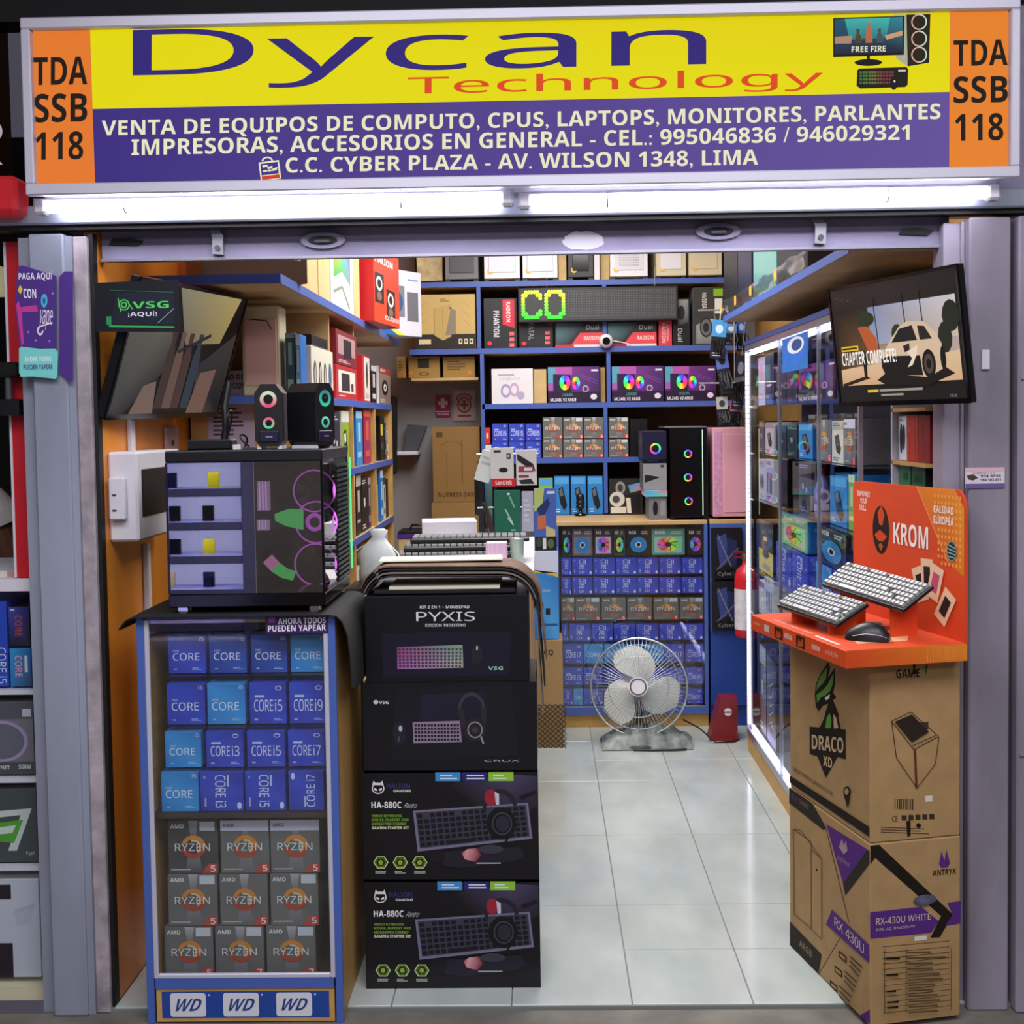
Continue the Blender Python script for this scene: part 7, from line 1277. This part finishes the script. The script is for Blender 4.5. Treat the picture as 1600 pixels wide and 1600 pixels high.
card(768, 748, 806, 760, 'red lettered strip on the foot of the memory card', Print(40, 14).bg('#d02832').t('SanDisk', 6, 3, 34, 11, '#f4e4e4', .02), -.004, 0, 'red')
card(806, 703, 839, 758, 'white card with crossed black sticks and red labels on the desk rack', Print(36, 56).bg('#dcdad8').poly([(2, 6), (30, 22), (34, 34), (26, 32), (2, 16)], '#2a2a2c').rect(4, 26, 30, 35, '#a04050').rect(14, 28, 28, 33, '#e4e0e0').rect(4, 40, 22, 44, '#903848').poly([(4, 48), (26, 46), (32, 54), (8, 54)], '#2c3030'), -.002)
card(772, 766, 814, 834, 'dark green card with pale cable clips hanging on the desk rack', Print(44, 70).bg('#1f6b52').line(26, 10, 34, 28, 3, '#7fae9c').line(18, 30, 30, 52, 2.5, '#a8ccc0').line(22, 44, 32, 56, 2, '#cfe0d8').circ(24, 6, 3, 2, '#d8e0dc', 8).lines(28, 62, 40, 66, 1, '#a8ccc0'), -.004, 0, 'box_blue')
card(815, 768, 834, 830, 'pale lilac card beside the dark green one', Print(20, 64).bg('#b4b4c8').lines(3, 10, 16, 50, 5, '#d0d0dc'), -.002, 0, 'white_plastic')
P = Print(38, 90).bg('#4a68b8').poly([(0, 0), (18, 0), (14, 26), (0, 34)], '#b8c878').poly([(4, 30), (24, 14), (28, 22), (14, 44)], '#24356c').poly([(6, 40), (20, 38), (20, 58), (6, 60)], '#c8704a').rect(22, 4, 36, 8, '#d8dcea').poly([(20, 54), (36, 60), (36, 70), (20, 70)], '#c9c08a').rect(0, 70, 38, 90, '#16181e').circ(8, 78, 5, 7, '#3a4a3a').rect(14, 72, 20, 88, '#e0e0e4').circ(28, 80, 6, 7, '#5a6a3a')
card(834, 763, 870, 860, 'tall blue card with colourful picture and dark foot on the desk rack', P, -.006, 0, 'box_blue')
# tall blue printed box on a patterned carton
yp = 2.28; zc0_ = pY(865, 1000, yp).z
P = Print(36, 160).bg('#3f93d8').rect(0, 0, 36, 40, '#cfd4ea').poly([(0, 40), (36, 40), (36, 48), (0, 34)], '#d8b84a').poly([(0, 40), (36, 50), (36, 160), (0, 160)], ['#3f8fd6', '#2f78c8', '#5aa8e6', '#2c6cc0']).circ(9, 100, 6, 11, '#20262e').circ(9, 100, 3, 6, '#5a646c').rect(18, 104, 24, 116, '#20262e').rect(10, 132, 34, 136, '#24589c').t('EPSON', 14, 70, 24, 74, '#dfe8f4')
x0, x1 = pY(832, 930, yp).x, pY(873, 930, yp).x; cw_ = pY(880, 1080, yp).x
box('printed_box', 'tall bright blue box with white top standing on the lattice carton', 'box', ((x0+x1)/2, yp+.09, zc0_+.003), x1-x0, .16, pY(850, 862, yp).z-zc0_, 0, 'box_blue', P)
P = Print(40, 160).bg('#a8895c').t('CQ', 12, 14, 26, 24, '#2c2418', .02)
for i in range(9):
    for j in range(6): P.line(j*8-4, 96+i*7.2, j*8+4, 103.2+i*7.2, 1.3, '#3a2c1c'); P.line(j*8+4, 96+i*7.2, j*8-4, 103.2+i*7.2, 1.3, '#3a2c1c')
xl_ = pY(838, 1080, yp).x; bxo = box('lattice_carton', 'tall tan carton with dark lattice print at its foot on the floor', 'carton', ((xl_+cw_)/2, yp+.09, .0015), cw_-xl_, .18, zc0_-.002, 0, 'cardboard', P)
# small things at the front of the desk
q = pY(775, 868, .85); o = tag(MB().box(-.034, -.025, 0, .034, .025, .088, bev=.003).build('tissue_box', M('pink_ribbed', '#d8b4cc', .6, 0, .15, 50, stretch=(8, 1, .1)), None, (pY(776, 868, .9).x, .9, ZD+.001)), 'small pink ribbed box on the desk', 'box')
gj = thing('glass_jar', 'small clear glass tumbler on the desk beside the pink box', 'glass', (pY(808, 865, 1.0).x, 1.0, ZD+.001)); MB().lathe([(.0, .002), (.020, .002), (.024, .088)], n=20).build('wall', M('jar_green', '#9fb4a4', .1, 0, 0, spec=.8), gj); MB().torus((0, 0, .088), (0, 0, 1), .024, .0018, 24, 6).build('rim', 'steel_wire', gj)
bgx = pY(592, 865, .62).x; rr = random.Random(4); prof = [(.0, 0), (.06, .003), (.066, .04), (.058, .09), (.03, .125), (.018, .14), (.026, .158), (.014, .165)]
m = MB(); n = 14; rows = []
for r_, z in prof: rows.append([(r_*math.cos(2*PI*i/n)*(1+.14*math.sin(5*i+z*40)), r_*.6*math.sin(2*PI*i/n)*(1+.1*math.cos(3*i)), z) for i in range(n+1)])
m.sheet(rows)
st2 = thing('side_stool', 'low black stool hidden behind the blue cabinet carrying a bag', 'stool', (bgx, .62, 0)); zs2 = pY(592, 912, .62).z
MB().box(-.09, -.09, zs2-.02, .09, .09, zs2-.001, bev=.004).build('seat', 'black_plastic', st2)
for sx_ in (-1, 1):
    for sy_ in (-1, 1): MB().cyl((sx_*.075, sy_*.075, 0), (sx_*.075, sy_*.075, zs2-.02), .009).build('leg', 'black_plastic', st2)
tag(m.build('white_bag', M('bag_white', '#d6dedd', .5, 0, .1, 20), None, (bgx, .62, zs2+.001)), 'knotted white plastic bag beside the draped mouse mats', 'bag')
# ================================================================== NEIGHBOUR'S GOODS AND SHOPKEEPER
GN = "goods in the next stall's counter"; xc_ = (xl+xr)/2
def nbx(u0, u1, v0, v1, lb_, mat, P, d=.2, Y=.02):
    z0 = pY(25, v0, Y).z+.002; a_, b_ = px(u0, Y), px(u1, Y); box('goods_box', lb_, 'box', ((a_+b_)/2, Y+d/2, z0), b_-a_-.002, d, pY(25, v1, Y).z-z0, 0, mat, P, None, GN)
nbx(12, 46, 1074, 1013, 'bright blue box with red upright lettering in the next stall', 'box_blue', Print(34, 64).rect(0, 0, 34, 64, ['#3a9ad8', '#2a6ab0', '#3f4a6a', '#2a78b8']).t('CORE', 8, 12, 20, 48, '#e09ab8', .02, 90).rect(24, 12, 29, 40, '#d8d8e4')); 
nbx(12, 46, 1011, 948, 'dark violet box with red upright lettering stacked in the next stall', 'box_navy', Print(34, 64).rect(0, 0, 34, 64, ['#4a4aa8', '#2a2a58', '#2a2a2e', '#1d1d24']).t('CORE', 10, 14, 22, 48, '#b04a4a', .02, 90).rect(3, 3, 10, 6, '#c9c9d8'))
nbx(-50, 10, 1074, 940, 'blue box with white upright letters at the next stall', 'intel_dark', Print(60, 130).bg('#2f4fc0').t('CORE i5', 44, 70, 58, 125, '#d8e0f4', .01, 90))
nbx(-90, 46, 1211, 1097, 'grey box with round dotted grille picture in the next stall', 'box_grey', Print(136, 130).bg('#77757e').rect(0, 0, 136, 30, '#5a5860').circ(86, 70, 44, 40, '#a29ab4').ring(86, 70, 44, 40, .94, '#8a6a98').circ(86, 70, 36, 32, '#6a6676').rect(0, 108, 136, 130, '#4a4c50').t('500W', 112, 112, 132, 120, '#d8d8dc', .02).t('UNIT', 76, 114, 98, 121, '#d8d8dc', .02).rect(120, 12, 134, 26, '#c9c2d8'))
nbx(-90, 46, 1348, 1233, 'dark grey box with green angular emblem in the next stall', 'box_grey', Print(136, 130).bg('#4a5052').poly([(60, 40), (130, 34), (104, 110), (90, 110), (112, 46), (60, 52)], '#cfd6d2').poly([(60, 62), (116, 54), (100, 96), (60, 92)], '#5aa83a').poly([(60, 70), (104, 64), (98, 78), (60, 82)], '#d8e0d8').t('TUF', 118, 112, 132, 118, '#d8d8d8', .02))
nbx(-90, 46, 1528, 1374, 'large white box with dark squares at its edge in the next stall', 'box_white', Print(136, 200).bg('#c9cad6').rect(0, 10, 92, 40, '#2a1f2c').rect(0, 130, 92, 200, '#2a1f2c').poly([(96, 60), (130, 50), (120, 90), (100, 96)], '#bdbfcc').line(94, 70, 130, 50, .8, '#a4a6b4'))
nbx(-40, 44, 905, 892, 'flat faded red and white pack lying on the next counter', 'white_plastic', Print(60, 10).bg('#d6d0cc').rect(38, 0, 60, 10, '#c08a84'), .2, .05)
# shopkeeper beyond the pillar: arm and white T-shirt show
def person(loc, rz):
    t = thing('person', 'person in a white T-shirt sitting behind the next counter, arm at the side', 'person', loc, rz); dn = .22
    V = {'pel': (0, 0, .73), 'waist': (0, 0, .86), 'chest': (0, -.01, 1.08), 'neck0': (0, 0, 1.22), 'neck': (0, -.01, 1.28), 'head': (0, -.02, 1.38), 'top': (0, -.01, 1.48),
         'shL': (-.17, 0, 1.18), 'elL': (-.25, .02, .92), 'wrL': (-.20, -.16, .82), 'shR': (.17, 0, 1.18), 'elR': (.25, .03, .93), 'wrR': (.20, -.13, .86),
         'hipL': (-.09, -.02, .69), 'knL': (-.10, -.25, .62), 'anL': (-.10, -.20, .22), 'toL': (-.11, -.26, .16), 'hipR': (.09, -.02, .69), 'knR': (.10, -.25, .62), 'anR': (.10, -.20, .22), 'toR': (.11, -.26, .16)}
    Rd = {'pel': .14, 'waist': .13, 'chest': .15, 'neck0': .08, 'neck': .055, 'head': .088, 'top': .07, 'shL': .065, 'elL': .045, 'wrL': .032, 'shR': .065, 'elR': .045, 'wrR': .032, 'hipL': .09, 'knL': .06, 'anL': .042, 'toL': .035, 'hipR': .09, 'knR': .06, 'anR': .042, 'toR': .035}
    E = [('pel', 'waist'), ('waist', 'chest'), ('chest', 'neck0'), ('neck0', 'neck'), ('neck', 'head'), ('head', 'top'), ('chest', 'shL'), ('shL', 'elL'), ('elL', 'wrL'), ('chest', 'shR'), ('shR', 'elR'), ('elR', 'wrR'), ('pel', 'hipL'), ('hipL', 'knL'), ('knL', 'anL'), ('anL', 'toL'), ('pel', 'hipR'), ('hipR', 'knR'), ('knR', 'anR'), ('anR', 'toR')]
    for s_, w_ in (('L', -1), ('R', 1)):
        p = Vector(V['wr'+s_]); V['pa'+s_] = tuple(p+Vector((-.01*w_, -.07, -.01))); Rd['pa'+s_] = .030; E.append(('wr'+s_, 'pa'+s_))
        for k in range(5):
            b_ = p+(Vector((-.01*w_, -.07, -.01)) if k < 4 else Vector((-.02*w_, -.03, 0))); off = Vector(((-.026+.017*k), 0, 0)) if k < 4 else Vector((-.035*w_, 0, 0))
            q1 = b_+off+Vector((0, -.03, -.004)); q2 = q1+Vector((0, -.03-(.006 if k in (1, 2) else 0), -.016)) if k < 4 else q1+Vector((0, -.025, -.008))
            V['f%s%da' % (s_, k)] = tuple(q1); V['f%s%db' % (s_, k)] = tuple(q2); Rd['f%s%da' % (s_, k)] = .0095; Rd['f%s%db' % (s_, k)] = .008; E += [('pa'+s_ if k < 4 else 'wr'+s_, 'f%s%da' % (s_, k)), ('f%s%da' % (s_, k), 'f%s%db' % (s_, k))]
    ks = list(V); me = bpy.data.meshes.new('body'); me.from_pydata([V[k] for k in ks], [(ks.index(a_), ks.index(b_)) for a_, b_ in E], []); o = link('body', me, t)
    sk = o.modifiers.new('skin', 'SKIN'); sl = me.skin_vertices[0].data
    for i, k in enumerate(ks): sl[i].radius = (Rd[k], Rd[k]*(.75 if k in ('chest', 'waist', 'pel') else 1)); sl[i].use_root = (k == 'pel')
    sb = o.modifiers.new('sub', 'SUBSURF'); sb.levels = 2; sb.render_levels = 2; me.materials.append(MATS['skin'])
    # T-shirt, trousers, hair follow the body
    n = 18; rows = [[(rx*math.cos(2*PI*i/n), cy_+ry*math.sin(2*PI*i/n), z-dn) for i in range(n+1)] for rx, ry, cy_, z in ((.165, .125, 0, .93), (.155, .118, 0, 1.06), (.175, .13, -.01, 1.25), (.185, .125, -.01, 1.36), (.13, .10, 0, 1.445), (.08, .075, 0, 1.475))]
    MB().sheet(rows).build('shirt', 'shirt', t)
    for s_ in (-1, 1):
        MB().tube([(s_*.12, 0, 1.185), (s_*.165, 0, 1.18), (s_*.19, .004, 1.155), (s_*.20, .008, 1.13)], [.072, .078, .072, .068], 14).build('sleeve', 'shirt', t)
        MB().tube([(s_*.075, .02, .72), (s_*.09, -.06, .69), (s_*.10, -.25, .63), (s_*.10, -.26, .56), (s_*.10, -.20, .22)], [.115, .105, .08, .078, .06], 14).build('trouser_leg', 'trousers', t)
        MB().box(s_*.11-.042, -.33, .12, s_*.11+.042, -.12, .195, bev=.02).build('shoe', 'black_plastic', t)
        MB().lathe([(0, -.008), (.016, -.006), (.02, .0), (.012, .006)], (s_*.088, .0, 1.380), 10, axis=(s_, 0, 0)).build('ear', 'skin', t)
        MB().lathe([(0, .006), (.008, .004), (.011, 0)], (s_*.034, -.098, 1.395), 10, axis=(0, -1, 0)).build('eye', 'white_plastic', t); MB().cyl((s_*.034, -.105, 1.395), (s_*.034, -.1042, 1.395), .0055, n=10).build('pupil', 'black_gloss', t)
    MB().prism([(-.012, 0), (.012, 0), (0, .045)], -.118, -.095, 'y').build('nose', 'skin', t, (0, 0, 1.350)); MB().box(-.024, -.1, 1.323, .024, -.09, 1.332, bev=.003).build('mouth', 'dark_red', t)
    MB().lathe([(.094, -.02), (.1, .03), (.088, .075), (.05, .105), (0, .115)], (0, .008, 1.405), 20).build('hair', 'hair', t); return t
pp = person((-1.955, .90, 0), -.05)
so = thing('bar_stool', 'tall dark stool with footrest under the sitting person next door', 'stool', (-1.955, .90, 0)); MB().lathe([(0, .585), (.16, .585), (.17, .57), (.15, .55), (0, .55)], n=24).build('seat', 'black_matt', so)
for k in range(4): a_ = PI/4+PI/2*k; MB().cyl((.19*math.cos(a_), .19*math.sin(a_), -.012), (.11*math.cos(a_), .11*math.sin(a_), .552), .012).build('leg', 'grey_plastic', so)
MB().torus((0, 0, .2), (0, 0, 1), .165, .008, 28, 6).build('footrest', 'grey_plastic', so)
# ================================================================== THE STALL OPPOSITE (seen only as reflection)
OYp = -5.6
sbox('wall_opposite', 'corridor_wall', -4, OYp-.06, 0, 4, OYp, 2.9)
oc = thing('white_display', 'tall white lit display shelf of the stall across the corridor', 'shelf', (-2.40, OYp, 0))
MB().box(-.36, .004, 0, .36, .03, 2.1).build('back_panel', 'white_case', oc)
for x in (-.36, .345): MB().box(x, .03, 0, x+.015, .32, 2.1).build('side_panel', M('lilac_panel', '#8f8fc8', .4), oc)
for k in range(9): MB().box(-.345, .03, .08+k*.23, .345, .30, .1+k*.23).box(-.345, .30, .045+k*.23, .345, .31, .1+k*.23).build('shelf_board', 'lilac_panel', oc); MB().box(-.34, .265, .072+k*.23, .34, .295, .08+k*.23).build('shelf_light', M('shelf_glow', (.86, .86, 1.0), emit=30), oc)
MB().box(-.36, .004, 2.1, .36, .32, 2.13).build('top_panel', 'white_case', oc)
rr = random.Random(9)
for k in range(1, 9):
    for j in range(2):
        x = -.2+.3*j+rr.uniform(-.06, .06); c_ = ('box_black', 'box_navy', 'cardboard_pale', M('yellow_pack', '#e8d820', .4) and 'yellow_pack')[rr.randrange(4)]
        box('display_pack', 'small '+{'box_black': 'black', 'box_navy': 'navy', 'cardboard_pale': 'tan', 'yellow_pack': 'yellow'}[c_]+' pack on the white shelf opposite', 'box', (-2.40+x, OYp+.18, .101+k*.23), .075, .03, .105, PI, c_, None, None, 'packs on the white shelf opposite')

bpy.data.objects.remove(_TO); bpy.data.curves.remove(_TC)
